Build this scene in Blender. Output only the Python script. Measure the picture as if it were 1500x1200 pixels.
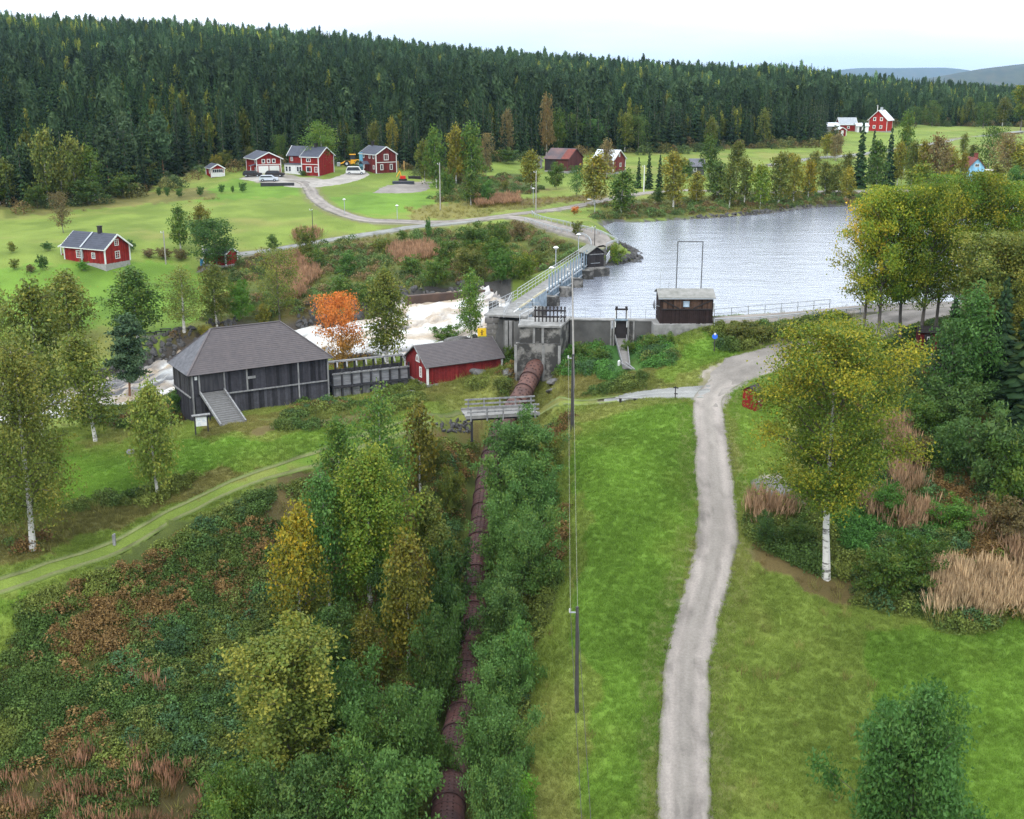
import bpy, math, random
import numpy as np
from mathutils import Vector, Matrix
sc = bpy.context.scene
for o in list(bpy.data.objects):
    bpy.data.objects.remove(o, do_unlink=True)
col = sc.collection
R = math.radians
rng = np.random.default_rng(7)
random.seed(7)

# ------------------------------------------------------------------ camera
FPX, CAMZ, PITCH = 1700.0, 28.0, math.atan(475 / 1700.0)
cth, sth = math.cos(PITCH), math.sin(PITCH)
cd = bpy.data.cameras.new('camera')
cam = bpy.data.objects.new('camera', cd); col.objects.link(cam)
cam.location = (0, 0, CAMZ); cam.rotation_euler = (math.pi / 2 - PITCH, 0, 0)
cd.sensor_width = 36; cd.lens = 36 * FPX / 1500.0
cd.clip_start = 0.5; cd.clip_end = 40000
sc.camera = cam
# ------------------------------------------------------------------ sky, sun, exposure
SUN_EL, SUN_AZ = R(48), R(200)
w = bpy.data.worlds.new('World'); sc.world = w; w.use_nodes = True
nt = w.node_tree; nt.nodes.clear()
N = nt.nodes.new
sky = N('ShaderNodeTexSky'); sky.sky_type = 'NISHITA'; sky.sun_disc = False
sky.sun_elevation = SUN_EL; sky.sun_rotation = SUN_AZ
tc = N('ShaderNodeTexCoord'); sep = N('ShaderNodeSeparateXYZ')
nt.links.new(tc.outputs['Generated'], sep.inputs[0])
ramp = N('ShaderNodeValToRGB')              # overcast: a cloud deck three times as bright overhead as at the horizon
ramp.color_ramp.elements[0].position = 0.0; ramp.color_ramp.elements[0].color = (0.318, 0.33, 0.345, 1)
ramp.color_ramp.elements[1].position = 1.0; ramp.color_ramp.elements[1].color = (0.93, 0.97, 1.0, 1)
nt.links.new(sep.outputs['Z'], ramp.inputs[0])
e_ = ramp.color_ramp.elements.new(0.14); e_.color = (0.70, 0.72, 0.745, 1)
mp = N('ShaderNodeMapping'); mp.inputs['Scale'].default_value = (1.0, 1.0, 5.5)
nt.links.new(tc.outputs['Generated'], mp.inputs[0])
cn = N('ShaderNodeTexNoise'); cn.inputs['Scale'].default_value = 2.6; cn.inputs['Detail'].default_value = 7
nt.links.new(mp.outputs[0], cn.inputs['Vector'])
cr = N('ShaderNodeValToRGB')
cr.color_ramp.elements[0].position = 0.38; cr.color_ramp.elements[0].color = (0.80, 0.87, 0.95, 1)
cr.color_ramp.elements[1].position = 0.62; cr.color_ramp.elements[1].color = (1.04, 1.03, 1.02, 1)
nt.links.new(cn.outputs[0], cr.inputs[0])
mul = N('ShaderNodeMix'); mul.data_type = 'RGBA'; mul.blend_type = 'MULTIPLY'; mul.inputs[0].default_value = 1
nt.links.new(ramp.outputs[0], mul.inputs[6]); nt.links.new(cr.outputs[0], mul.inputs[7])
sca = N('ShaderNodeMix'); sca.data_type = 'RGBA'; sca.blend_type = 'MULTIPLY'; sca.inputs[0].default_value = 1
sca.inputs[7].default_value = (24, 24, 24, 1)
nt.links.new(mul.outputs[2], sca.inputs[6])
mx = N('ShaderNodeMix'); mx.data_type = 'RGBA'; mx.inputs[0].default_value = 0.93
nt.links.new(sky.outputs[0], mx.inputs[6]); nt.links.new(sca.outputs[2], mx.inputs[7])
bg = N('ShaderNodeBackground'); bg.inputs[1].default_value = 0.12
nt.links.new(mx.outputs[2], bg.inputs[0])
wo = N('ShaderNodeOutputWorld'); nt.links.new(bg.outputs[0], wo.inputs[0])
sd = bpy.data.lights.new('sun', 'SUN'); sd.energy = 1.45; sd.angle = R(14); sd.color = (1, 0.96, 0.9)
sun = bpy.data.objects.new('sun', sd); col.objects.link(sun)
sdir = Vector((math.sin(SUN_AZ) * math.cos(SUN_EL), math.cos(SUN_AZ) * math.cos(SUN_EL), math.sin(SUN_EL)))
sun.rotation_euler = sdir.to_track_quat('Z', 'Y').to_euler()
sc.view_settings.view_transform = 'Standard'; sc.view_settings.look = 'None'
sc.view_settings.gamma = 1; sc.view_settings.exposure = 0.2
sc.view_settings.use_curve_mapping = False
sc.cycles.max_bounces = 6; sc.cycles.diffuse_bounces = 3; sc.cycles.glossy_bounces = 2
sc.cycles.transmission_bounces = 3; sc.cycles.transparent_max_bounces = 4; sc.cycles.volume_bounces = 0
sc.cycles.caustics_reflective = False; sc.cycles.caustics_refractive = False
sc.cycles.use_denoising = True; sc.cycles.sample_clamp_indirect = 3
try: sc.cycles.denoising_prefilter = 'NONE'
except Exception: pass

# ------------------------------------------------------------------ geometry of the survey: sight line -> place
def ray(px, py):
    u, v = (px - 750) / FPX, (py - 600) / FPX
    return (u, cth - v * sth, -sth - v * cth)
def P(px, py, z):
    d = ray(px, py); t = (z - CAMZ) / d[2]
    return Vector((d[0] * t, d[1] * t, z))
def Wp(px, dist, z):
    u = (px - 750) / FPX
    a = math.atan2(u, cth)
    return Vector((math.sin(a) * dist, math.cos(a) * dist, z))
def proj(p):
    x, y, z = p[0], p[1], p[2] - CAMZ
    dep = y * cth - z * sth; up = y * sth + z * cth
    return (750 + FPX * x / dep, 600 - FPX * up / dep, dep)
def h_for(px_top, base):
    """height of an upright at base whose top is seen at image row px_top"""
    k = (600 - px_top) / FPX
    y = base[1]
    z = (k * y * cth - y * sth) / (cth + k * sth)
    return z + CAMZ - base[2]

def _hash(ix, iy, s):
    n = (ix.astype(np.int64) * 374761393 + iy.astype(np.int64) * 668265263 + s * 1442695041) & 0xffffffff
    n = ((n ^ (n >> 13)) * 1274126177) & 0xffffffff
    return ((n ^ (n >> 16)) & 0xffff) / 65535.0
def vnoise(x, y, s=0):
    x = np.asarray(x, float); y = np.asarray(y, float)
    ix = np.floor(x); iy = np.floor(y); fx = x - ix; fy = y - iy
    fx = fx * fx * (3 - 2 * fx); fy = fy * fy * (3 - 2 * fy)
    a = _hash(ix, iy, s); b = _hash(ix + 1, iy, s); c = _hash(ix, iy + 1, s); d = _hash(ix + 1, iy + 1, s)
    return (a * (1 - fx) + b * fx) * (1 - fy) + (c * (1 - fx) + d * fx) * fy
def fbm(x, y, s=0, o=4):
    v = 0; a = 0.5; t = 0
    for i in range(o):
        v = v + a * vnoise(x * 2 ** i + 17.3 * i, y * 2 ** i - 9.1 * i, s + i); t += a; a *= 0.5
    return v / t
def sstep(a, b, x):
    t = np.clip((x - a) / (b - a), 0, 1); return t * t * (3 - 2 * t)

ZW = 3.0     # level of the reservoir
ctrl = []
for px, py, z in [
    (-250,1190,-14),(0,1190,-13),(300,1190,-13),(560,1190,-12.6),(790,1190,-10.3),(1000,1190,-9.5),(1250,1190,-9.6),(1500,1190,-9.8),(1750,1190,-10),
    (-200,1000,-10.5),(0,1000,-9.8),(300,1000,-10.6),(560,1000,-10.6),(800,1000,-7.8),(1000,1000,-7.4),(1250,1000,-7.6),(1500,1000,-7.8),(1750,1000,-8),
    (-150,850,-6),(0,850,-5.8),(300,850,-7.4),(560,850,-7.8),(800,850,-5.2),(1010,850,-4.9),(1250,850,-5),(1500,850,-5.4),(1750,850,-6),
    (170,790,-5),(350,700,-3.3),(500,655,-2.1),(343,630,-1.75),(300,642,-2.1),(410,642,-1.7),(600,622,-1.9),(680,608,-1.4),(800,600,-.9),(900,588,.1),
    (150,700,-4.4),(0,720,-4.8),(-150,720,-5),(200,650,-4.3),(60,640,-5.6),(-100,660,-6),
    (450,760,-5.2),(600,760,-6.2),(500,700,-4.0),(620,680,-4.6),
    (800,700,-2.4),(1030,700,-2.0),(1200,700,-2.2),(1350,720,-3),(1500,740,-3.6),(1750,740,-4),
    (1030,620,.2),(1150,620,0),(1030,580,1.2),(1000,577,1.1),(1350,620,-.6),(1500,640,-1.2),(1700,640,-1.5),
    (1130,540,2.3),(1160,508,2.8),(1060,520,2.7),(1250,500,3.2),(1350,510,2.6),(1500,520,2),(1700,520,2),
    (1050,472,4.5),(1130,466,4.5),(1215,457,4.6),(1300,450,4.6),(1400,445,4.4),(1550,450,4.2),
    (840,520,.9),(720,545,-.7),(690,580,-1.5),(850,560,.1),(950,540,1.6),(800,590,-1),(780,540,-.4),(900,515,1.3),(940,500,1.9),
    (640,575,-1.3),(735,540,-.6),(560,585,-2.3),(480,600,-2.2),(400,614,-2.1),(300,618,-2.3),(560,555,-2.9),(480,575,-2.8),(580,530,-3),
    (270,600,-3.8),(180,612,-6.5),
    (600,545,-2.6),(650,505,-.2),(700,500,.6),(715,480,1.5),
    (200,530,-6.5),(240,500,-4.6),(120,545,-8),(40,600,-8.5),(350,470,-3.3),(430,455,-2),(520,440,-.9),(600,425,.3),(690,415,.8),(420,430,-2),
    (300,440,-3.2),(200,440,-3),(60,470,-4),(0,440,-3.4),(-150,450,-4),(-100,560,-8),
    (200,400,-1.2),(60,400,-.6),(300,385,-.6),(130,382,.4),(0,385,.2),(-150,390,0),
    (345,372,.3),(480,350,1.4),(620,331,2.6),(450,390,-.3),(600,380,1.2),(700,390,1.4),(780,400,1.2),(820,375,1.9),(740,360,1.9),(660,350,1.8),
    (0,340,1.4),(200,330,2.4),(350,330,2.6),(0,305,2.8),(100,300,3.2),(200,280,4.8),(300,275,5.6),
    (313,259,6.6),(390,257,7.2),(440,258,7),(560,251,7.4),(620,265,6),(480,305,4.2),(540,322,3.4),(700,322,3.6),(770,316,4.2),(800,325,4.6),(850,342,4.8),(880,352,4.9),(870,365,4.9),
    (700,290,4.8),(800,285,5),(870,298,4.6),(950,285,4.9),(720,265,6),(825,247,7.2),(893,246,7.2),(960,260,6),(1027,256,6),(900,322,3.5),(1000,315,3.5),(1070,311,3.5),(1130,306,3.5),(1180,300,3.5),(1255,297,3.5),
    (1000,290,4.6),(1150,285,4.6),(1300,280,4.6),(1400,275,4.6),(1432,270,4.8),(1500,270,4.8),(1700,270,5),
    (1100,240,7),(1200,232,7.6),(1300,225,8),(1400,215,8.6),(1500,212,9),
    (1290,191,10),(1220,205,9.3),(1400,190,10.2),(1500,190,10.2),(1700,190,10.2),(1350,183,10.6),(1500,184,10.6),
    (300,248,7.8),(560,240,8.2),(700,238,8.4),(820,232,8.4),(960,224,8.6),(1080,218,8.8),(0,295,3.6)]:
    ctrl.append(P(px, py, z))
for c in [(-300,300,4),(-300,450,28),(-300,600,48),(-300,900,88),(-300,1300,80),
          (0,450,21),(0,600,35),(0,900,64),(0,1300,52),
          (300,450,23),(300,600,35),(300,900,62),(300,1300,48),
          (600,450,19),(600,600,28),(600,900,48),(600,1300,36),
          (900,450,14),(900,600,20),(900,900,35),(900,1300,24),
          (1200,520,12),(1200,650,17),(1200,850,27),(1200,1300,16),
          (1350,620,12),(1350,800,15),(1350,1300,10),(1500,620,12),(1500,800,13),(1500,1300,9),
          (1900,620,11),(1900,900,12),(1900,1300,10),(2400,300,6),(2400,800,10),(-900,300,2),(-900,600,45),(-900,1200,100),
          (-900,120,-8),(2400,120,-2),(-900,70,-13),(2400,70,-8),(300,30,-22),(750,25,-20),(1200,30,-17),(750,45,-14.5),(300,45,-16),(1200,45,-13),
          (-900,30,-22),(2400,30,-16)]:
    ctrl.append(Wp(*c))
C = np.array([[p.x, p.y, p.z] for p in ctrl])
def warp(x, y):
    return np.stack([np.arctan2(x, y), 0.5 * np.log(x * x + y * y)], -1)
Q = warp(C[:, 0], C[:, 1])
def _k(r2): return 0.5 * r2 * np.log(r2 + 1e-12)
n_ = len(Q)
A_ = np.zeros((n_ + 3, n_ + 3))
A_[:n_, :n_] = _k(((Q[:, None] - Q[None]) ** 2).sum(-1)) + np.eye(n_) * 2e-5
A_[:n_, n_] = 1; A_[:n_, n_ + 1:] = Q; A_[n_, :n_] = 1; A_[n_ + 1:, :n_] = Q.T
Wt = np.linalg.solve(A_, np.concatenate([C[:, 2], np.zeros(3)]))
def tps(x, y):
    q = warp(x, y).reshape(-1, 2); out = np.empty(len(q))
    for i in range(0, len(q), 20000):
        c = q[i:i + 20000]
        out[i:i + 20000] = _k(((c[:, None] - Q[None]) ** 2).sum(-1)) @ Wt[:n_] + Wt[n_] + c @ Wt[n_ + 1:]
    return out.reshape(np.shape(x))

def polyline_dist(x, y, pts):
    """distance to a polyline, and the interpolated extra values of its points"""
    pts = np.asarray(pts, float); x = np.asarray(x, float).ravel(); y = np.asarray(y, float).ravel()
    best = np.full(x.shape, 1e18); ex = np.zeros((len(x), pts.shape[1] - 2))
    for i in range(len(pts) - 1):
        a, b = pts[i], pts[i + 1]; d = b[:2] - a[:2]; L = d @ d
        t = np.clip(((x - a[0]) * d[0] + (y - a[1]) * d[1]) / L, 0, 1)
        dd = (x - a[0] - t * d[0]) ** 2 + (y - a[1] - t * d[1]) ** 2
        m = dd < best; best[m] = dd[m]
        ex[m] = a[2:] + (b[2:] - a[2:]) * t[m, None]
    return np.sqrt(best), ex
def inpoly(x, y, poly):
    x = np.asarray(x, float); y = np.asarray(y, float); ins = np.zeros(x.shape, bool)
    n = len(poly)
    for i in range(n):
        x1, y1 = poly[i][0], poly[i][1]; x2, y2 = poly[(i + 1) % n][0], poly[(i + 1) % n][1]
        if y1 == y2: continue
        c = ((y1 > y) != (y2 > y)) & (x < (x2 - x1) * (y - y1) / (y2 - y1) + x1)
        ins ^= c
    return ins
def smooth(pts, step):
    """Catmull-Rom through the points, resampled at about step metres"""
    p = np.array([list(q) for q in pts], float); p = np.vstack([2 * p[0] - p[1], p, 2 * p[-1] - p[-2]])
    out = []
    for i in range(1, len(p) - 2):
        a, b, c, d = p[i - 1:i + 3]; n = max(1, int(np.linalg.norm((c - b)[:2]) / step))
        for k in range(n):
            t = k / n
            out.append(0.5 * (2 * b + (c - a) * t + (2 * a - 5 * b + 4 * c - d) * t * t + (3 * b - a - 3 * c + d) * t ** 3))
    out.append(p[-2]); return np.array(out)

RIV = [list(P(px, py, z)) + [hw] for px, py, z, hw in [
    (750,450,.4,15),(690,462,-.4,16),(600,480,-1.3,15.5),(500,495,-3.1,12.5),(400,512,-5,11),(300,543,-6.5,10.5),(200,572,-8.1,9.5),(100,596,-9.3,8.5),(0,612,-10.3,6.5),(-150,640,-11.5,7),(-400,690,-13,7)]]
RIV = smooth(RIV, 4)
PIPE = [list(p) for p in [P(791,518,1.0),P(789,527,.55),P(776,555,-.7),P(764,580,-1.7),P(747,605,-2.7),P(729,640,-4.1),P(714,700,-5.6),P(706,760,-6.9),P(700,820,-8.0),P(694,890,-9.2),P(687,960,-10.2),P(680,1030,-10.9),P(665,1100,-11.2),P(656,1195,-11.4),P(650,1330,-11.9)]]
PIPE = smooth(PIPE, 1.0)
RES = [P(px, py, ZW) for px, py in [(746,474),(776,449),(806,430),(838,407),(862,396),(884,389),(915,386),(934,380),(925,366),(905,352),(893,340),(882,331),
    (900,325),(940,326),(1000,322),(1040,320),(1070,318),(1100,315),(1130,312),(1180,305),(1215,303),(1255,302),(1400,300),(1600,302),(1650,440),(1400,452),(1300,456),(1215,462),(1130,470),(1046,476),(965,480),(835,480)]]
RESa = np.array([[p.x, p.y] for p in RES])

def far_z(x, y):
    r = np.hypot(x, y); a = 750 + FPX * np.tan(np.arctan2(x, y)) * cth
    z = 6 + 6 * fbm(x / 700, y / 700, 5)
    z = z + 166 * np.exp(-((r - 7400) / 1500) ** 2) * (sstep(1150, 1560, a) * .82 + .18 * sstep(1250, 1400, a)) * (0.88 + .24 * fbm(x / 500, y / 500, 9))
    z = z + 205 * np.exp(-((r - 14000) / 2300) ** 2) * sstep(1050, 1230, a) * (1 - .35 * sstep(1330, 1420, a)) * (0.9 + .2 * fbm(x / 1500, y / 1500, 3))
    return z
ROADS = {}
def height(x, y, micro=True):
    x = np.atleast_1d(np.asarray(x, float)); y = np.atleast_1d(np.asarray(y, float)); shp = x.shape
    x = x.ravel(); y = y.ravel(); r = np.hypot(x, y)
    z = tps(x, y)
    z = np.where(r > 1150, z + (far_z(x, y) - z) * sstep(1150, 1500, r), z)
    near = r < 330
    if near.any():
        xn, yn, zn = x[near], y[near], z[near]
        # reservoir
        ins = inpoly(xn, yn, RESa); dR, _ = polyline_dist(xn, yn, np.vstack([RESa, RESa[:1]]))
        zn = np.where(ins, np.minimum(zn, ZW - .05 - .35 * dR), zn)
        zn = np.where(~ins & (yn > 168) & (dR < 9), np.minimum(zn, ZW + .15 + .55 * dR), zn)
        zn = np.where(~ins & (xn > 17) & (yn < 168) & (dR < 5), np.minimum(zn, ZW + .06 + .42 * dR), zn)
        # river
        d, ex = polyline_dist(xn, yn, RIV); zr, hw = ex[:, 1 - 1], ex[:, 1]
        isr = (d < hw + 25) & ~ins
        zn2 = np.where((d > hw) & (d < hw + 5) & (xn < -3), np.maximum(zn, zr + .25), zn)
        zn2 = np.minimum(zn2, zr - .9 + np.maximum(0, d - hw + .8) * 1.1)
        zn = np.where(isr, zn2, zn)
        # penstock trench
        d, ex = polyline_dist(xn, yn, PIPE); zp = ex[:, 0]
        zn = np.minimum(zn, zp - 1.35 + np.maximum(0, d - 1.5) * .95)
        zn = np.where(d < 1.5, np.minimum(zn, zp - 1.3), zn)
        z[near] = zn
    if micro:
        z = z + np.where(r < 400, .22 * (fbm(x / 3.1, y / 3.1, 11, 3) - .5) + .5 * (fbm(x / 14, y / 14, 12, 2) - .5), 0)
        z = z + np.where((r > 330) & (r < 1400), 5 * sstep(330, 500, r) * (fbm(x / 60, y / 60, 13, 3) - .5), 0)
    return z.reshape(shp)
def ground(px, py):
    """where the sight line meets the ground"""
    d = np.array(ray(px, py)); ts = np.exp(np.linspace(math.log(45), math.log(1400), 500))
    x, y, zz = d[0] * ts, d[1] * ts, CAMZ + d[2] * ts
    hh = height(x, y, False); f = zz - hh; i = np.argmax(f < 0)
    if f[i] >= 0 or i == 0:
        t = ts[i] if i else ts[-1]; return Vector((d[0] * t, d[1] * t, float(height(d[0] * t, d[1] * t, False)[0])))
    a, b = ts[i - 1], ts[i]
    for _ in range(3):
        tt = np.linspace(a, b, 9); f = CAMZ + d[2] * tt - height(d[0] * tt, d[1] * tt, False); j = max(1, int(np.argmax(f < 0))); a, b = tt[j - 1], tt[j]
    t = (a + b) / 2; x, y = d[0] * t, d[1] * t
    return Vector((x, y, float(height(x, y)[0])))
def hz(x, y): return float(height(x, y)[0])

# ------------------------------------------------------------------ materials
MATS = {}
def rgb(h):
    return tuple(h) if not isinstance(h, str) else tuple(((int(h[i:i+2], 16) / 255) ** 2.2) for i in (0, 2, 4))
def mat(name, c, rough=.75, metal=0, spec=.3, var=.25, scale=2.0, bump=0, bscale=8, c2=None, stretch=None, streak=0, detail=5):
    if name in MATS: return MATS[name]
    m = bpy.data.materials.new(name); m.use_nodes = True; t = m.node_tree; b = t.nodes['Principled BSDF']
    b.inputs['Roughness'].default_value = rough; b.inputs['Metallic'].default_value = metal
    b.inputs['Specular IOR Level'].default_value = spec
    co = t.nodes.new('ShaderNodeTexCoord'); ma = t.nodes.new('ShaderNodeMapping')
    t.links.new(co.outputs['Object'], ma.inputs[0])
    if stretch: ma.inputs['Scale'].default_value = stretch
    n = t.nodes.new('ShaderNodeTexNoise'); n.inputs['Scale'].default_value = scale; n.inputs['Detail'].default_value = detail; n.inputs['Roughness'].default_value = .65
    t.links.new(ma.outputs[0], n.inputs['Vector'])
    r = t.nodes.new('ShaderNodeValToRGB'); c = rgb(c)
    lo = tuple(v * (1 - var) for v in c) if c2 is None else rgb(c2); hi = tuple(min(1, v * (1 + var)) for v in c) if c2 is None else c
    r.color_ramp.elements[0].position = .3; r.color_ramp.elements[1].position = .68
    r.color_ramp.elements[0].color = lo + (1,); r.color_ramp.elements[1].color = hi + (1,)
    t.links.new(n.outputs[0], r.inputs[0])
    # each piece a little lighter or darker than its neighbour
    oi = t.nodes.new('ShaderNodeObjectInfo'); mr = t.nodes.new('ShaderNodeMapRange'); mr.inputs[3].default_value = .9; mr.inputs[4].default_value = 1.1
    t.links.new(oi.outputs['Random'], mr.inputs[0])
    mm = t.nodes.new('ShaderNodeMix'); mm.data_type = 'RGBA'; mm.blend_type = 'MULTIPLY'; mm.inputs[0].default_value = 1
    t.links.new(r.outputs[0], mm.inputs[6]); t.links.new(mr.outputs[0], mm.inputs[7])
    t.links.new(mm.outputs[2], b.inputs['Base Color'])
    if bump:
        n2 = t.nodes.new('ShaderNodeTexNoise'); n2.inputs['Scale'].default_value = bscale; n2.inputs['Detail'].default_value = 4
        t.links.new(ma.outputs[0], n2.inputs['Vector'])
        bp = t.nodes.new('ShaderNodeBump'); bp.inputs['Strength'].default_value = bump; bp.inputs['Distance'].default_value = .05
        t.links.new(n2.outputs[0], bp.inputs['Height']); t.links.new(bp.outputs[0], b.inputs['Normal'])
    MATS[name] = m; return m
def attr_mat(name, attr, atype='GEOMETRY', rough=.8, transl=0, fine=0, fscale=3, bump=0, spec=.15, tint=False):
    m = bpy.data.materials.new(name); m.use_nodes = True; t = m.node_tree; b = t.nodes['Principled BSDF']; out = t.nodes['Material Output']
    b.inputs['Roughness'].default_value = rough; b.inputs['Specular IOR Level'].default_value = spec
    a = t.nodes.new('ShaderNodeAttribute'); a.attribute_name = attr; a.attribute_type = atype
    c = a.outputs['Color']
    def mulc(x, y):
        k = t.nodes.new('ShaderNodeMix'); k.data_type = 'RGBA'; k.blend_type = 'MULTIPLY'; k.inputs[0].default_value = 1
        t.links.new(x, k.inputs[6]); t.links.new(y, k.inputs[7]); return k.outputs[2]
    if tint:
        oi = t.nodes.new('ShaderNodeObjectInfo'); c = mulc(c, oi.outputs['Color'])
    if fine:
        geo = t.nodes.new('ShaderNodeNewGeometry')
        for sc_, st in ((fscale, fine), (fscale * 4.3, fine * .9)):
            n = t.nodes.new('ShaderNodeTexNoise'); n.inputs['Scale'].default_value = sc_; n.inputs['Detail'].default_value = 5; n.inputs['Roughness'].default_value = .7
            t.links.new(geo.outputs['Position'], n.inputs['Vector'])
            mr = t.nodes.new('ShaderNodeMapRange'); mr.inputs[1].default_value = .3; mr.inputs[2].default_value = .7; mr.inputs[3].default_value = 1 - st; mr.inputs[4].default_value = 1 + st
            t.links.new(n.outputs[0], mr.inputs[0]); c = mulc(c, mr.outputs[0])
        if bump:
            bp = t.nodes.new('ShaderNodeBump'); bp.inputs['Strength'].default_value = bump; bp.inputs['Distance'].default_value = .12
            t.links.new(n.outputs[0], bp.inputs['Height']); t.links.new(bp.outputs[0], b.inputs['Normal'])
    t.links.new(c, b.inputs['Base Color'])
    if transl:
        tr = t.nodes.new('ShaderNodeBsdfTranslucent'); t.links.new(c, tr.inputs['Color'])
        ms = t.nodes.new('ShaderNodeMixShader'); ms.inputs[0].default_value = transl
        t.links.new(b.outputs[0], ms.inputs[1]); t.links.new(tr.outputs[0], ms.inputs[2]); t.links.new(ms.outputs[0], out.inputs[0])
    MATS[name] = m; return m

def link_mesh(name, verts, faces, m, parent=None, cols=None, smooth_=False):
    me = bpy.data.meshes.new(name)
    verts = np.asarray(verts, dtype=np.float32)
    if isinstance(faces, np.ndarray):
        k = faces.shape[1]; me.vertices.add(len(verts)); me.vertices.foreach_set('co', verts.ravel())
        me.loops.add(faces.size); me.loops.foreach_set('vertex_index', faces.ravel().astype(np.int32))
        me.polygons.add(len(faces)); me.polygons.foreach_set('loop_start', np.arange(0, faces.size, k, dtype=np.int32))
        me.polygons.foreach_set('loop_total', np.full(len(faces), k, dtype=np.int32))
        me.update(calc_edges=True)
    else:
        me.from_pydata([tuple(v) for v in verts.tolist()], [], [tuple(f) for f in faces])
    if cols is not None:
        cols = np.asarray(cols, dtype=np.float32)
        if cols.shape[1] == 3: cols = np.concatenate([cols, np.ones((len(cols), 1), np.float32)], 1)
        dom = 'POINT' if len(cols) == len(verts) else 'FACE'
        at = me.attributes.new('col', 'FLOAT_COLOR', dom); at.data.foreach_set('color', cols.ravel())
    if smooth_: me.polygons.foreach_set('use_smooth', np.ones(len(me.polygons), bool))
    if m: me.materials.append(m)
    o = bpy.data.objects.new(name, me); col.objects.link(o)
    if parent is not None: o.parent = parent
    return o
def tag(o, label=None, cat=None, group=None, kind=None):
    if label: o['label'] = label
    if cat: o['category'] = cat
    if group: o['group'] = group
    if kind: o['kind'] = kind
    return o

# ------------------------------------------------------------------ ground cover
G_ = lambda pts: np.array([[p.x, p.y] for p in (ground(a, b) for a, b in pts)])
MEADOW, LAWN, ROUGH, DRY, FOREST, GRAVEL, ROCK, HEATH, LUSH = range(9)
PAL = np.array([  # dark, light, accent  (real leaf, straw and soil colours)
    [(.108,.150,.026),(.155,.205,.038),(.195,.185,.055)],   # meadow
    [(.084,.150,.019),(.122,.212,.028),(.170,.205,.040)],   # lawn
    [(.050,.066,.016),(.100,.120,.028),(.130,.090,.036)],   # rough
    [(.100,.095,.028),(.165,.150,.045),(.100,.130,.025)],   # dry
    [(.020,.026,.010),(.040,.045,.016),(.060,.045,.022)],   # forest floor
    [(.210,.190,.160),(.300,.275,.240),(.240,.190,.150)],   # gravel
    [(.030,.028,.025),(.110,.105,.100),(.060,.045,.030)],   # rock
    [(.062,.052,.020),(.115,.085,.032),(.080,.085,.026)],   # heath
    [(.022,.070,.016),(.050,.125,.030),(.080,.120,.020)]])  # lush
COV = []
def cov(c, pts): COV.append((c, G_(pts)))
# the woods behind everything
tl = [ground(a, b) for a, b in [(-700,330),(-300,322),(0,306),(60,301),(150,291),(205,283),(250,262),(300,249),(420,241),(500,243),(590,246),(640,262),(700,240),(800,229),(900,224),(960,223),(1010,216),(1080,218),(1150,213),(1200,214),(1212,190),(1330,183),(1500,184),(1900,185)]]
COV.append((FOREST, np.array([[p.x, p.y] for p in tl] + [[4000, 800], [9000, 16000], [-9000, 16000], [-4000, 400]])))
FORESTP = COV[-1][1]
cov(LAWN, [(-200,395),(0,392),(60,385),(80,395),(200,378),(240,378),(300,400),(300,470),(240,495),(150,480),(60,500),(-200,520)])
cov(LAWN, [(280,295),(330,262),(400,268),(440,270),(450,285),(370,290)])
cov(LAWN, [(485,290),(640,265),(640,300),(560,315),(500,308)])
cov(ROUGH, [(340,378),(480,353),(620,333),(770,322),(880,360),(860,370),(740,432),(600,440),(440,470),(330,490),(300,480),(330,420),(290,390)])
cov(HEATH, [(385,375),(440,372),(470,400),(440,450),(400,430)])
cov(DRY, [(560,370),(640,360),(720,365),(700,385),(600,395)])
cov(DRY, [(600,305),(740,290),(800,300),(700,318),(600,322)])
cov(HEATH, [(690,296),(760,292),(900,285),(900,292),(780,303)])
cov(ROUGH, [(870,322),(870,300),(960,290),(1100,282),(1300,282),(1260,302),(1130,310),(1000,321),(900,326)])
cov(ROUGH, [(640,300),(660,262),(760,255),(800,280),(720,292)])
cov(ROUGH, [(120,620),(120,560),(200,520),(260,497),(340,480),(340,500),(270,620),(200,640)])
cov(DRY, [(300,616),(480,590),(600,560),(740,545),(760,520),(850,515),(980,545),(1000,570),(850,590),(700,600),(560,612),(480,630),(380,632),(300,636)])
cov(ROUGH, [(380,612),(490,588),(520,590),(440,615)])
cov(ROUGH, [(640,560),(745,545),(760,525),(800,560),(780,590),(700,575)])
cov(HEATH, [(380,625),(480,612),(560,600),(570,606),(480,625),(390,634)])
cov(DRY, [(600,560),(740,545),(700,565),(620,580)])
cov(LUSH, [(840,505),(960,500),(985,540),(900,560),(840,545)])
cov(MEADOW, [(560,625),(740,548),(760,560),(700,598),(600,622)])
cov(LAWN, [(90,640),(300,640),(400,645),(560,615),(500,650),(350,700),(200,730),(90,740)])
cov(DRY, [(-100,740),(100,745),(330,690),(400,680),(330,712),(170,785),(0,850),(-100,900)])
cov(LAWN, [(-100,905),(30,880),(110,850),(60,900),(-10,1000),(-100,1010)])
cov(MEADOW, [(-100,870),(170,785),(350,698),(500,648),(690,603),(695,618),(500,676),(360,733),(180,826),(20,895),(-100,930)])
cov(ROUGH, [(-300,1260),(-100,1010),(-10,1000),(60,880),(180,815),(360,725),(500,665),(640,622),(700,620),(830,620),(830,700),(800,900),(770,1260)])
cov(HEATH, [(-50,1140),(160,1120),(300,1100),(330,1160),(280,1260),(-60,1260)])
cov(HEATH, [(420,690),(640,630),(640,700),(480,760),(380,770)])
cov(MEADOW, [(780,950),(850,930),(870,1000),(880,1260),(770,1260)])
cov(LAWN, [(850,620),(1000,600),(1022,620),(1030,700),(1000,850),(965,1000),(960,1260),(880,1260),(870,1000),(835,860),(850,700)])
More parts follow.
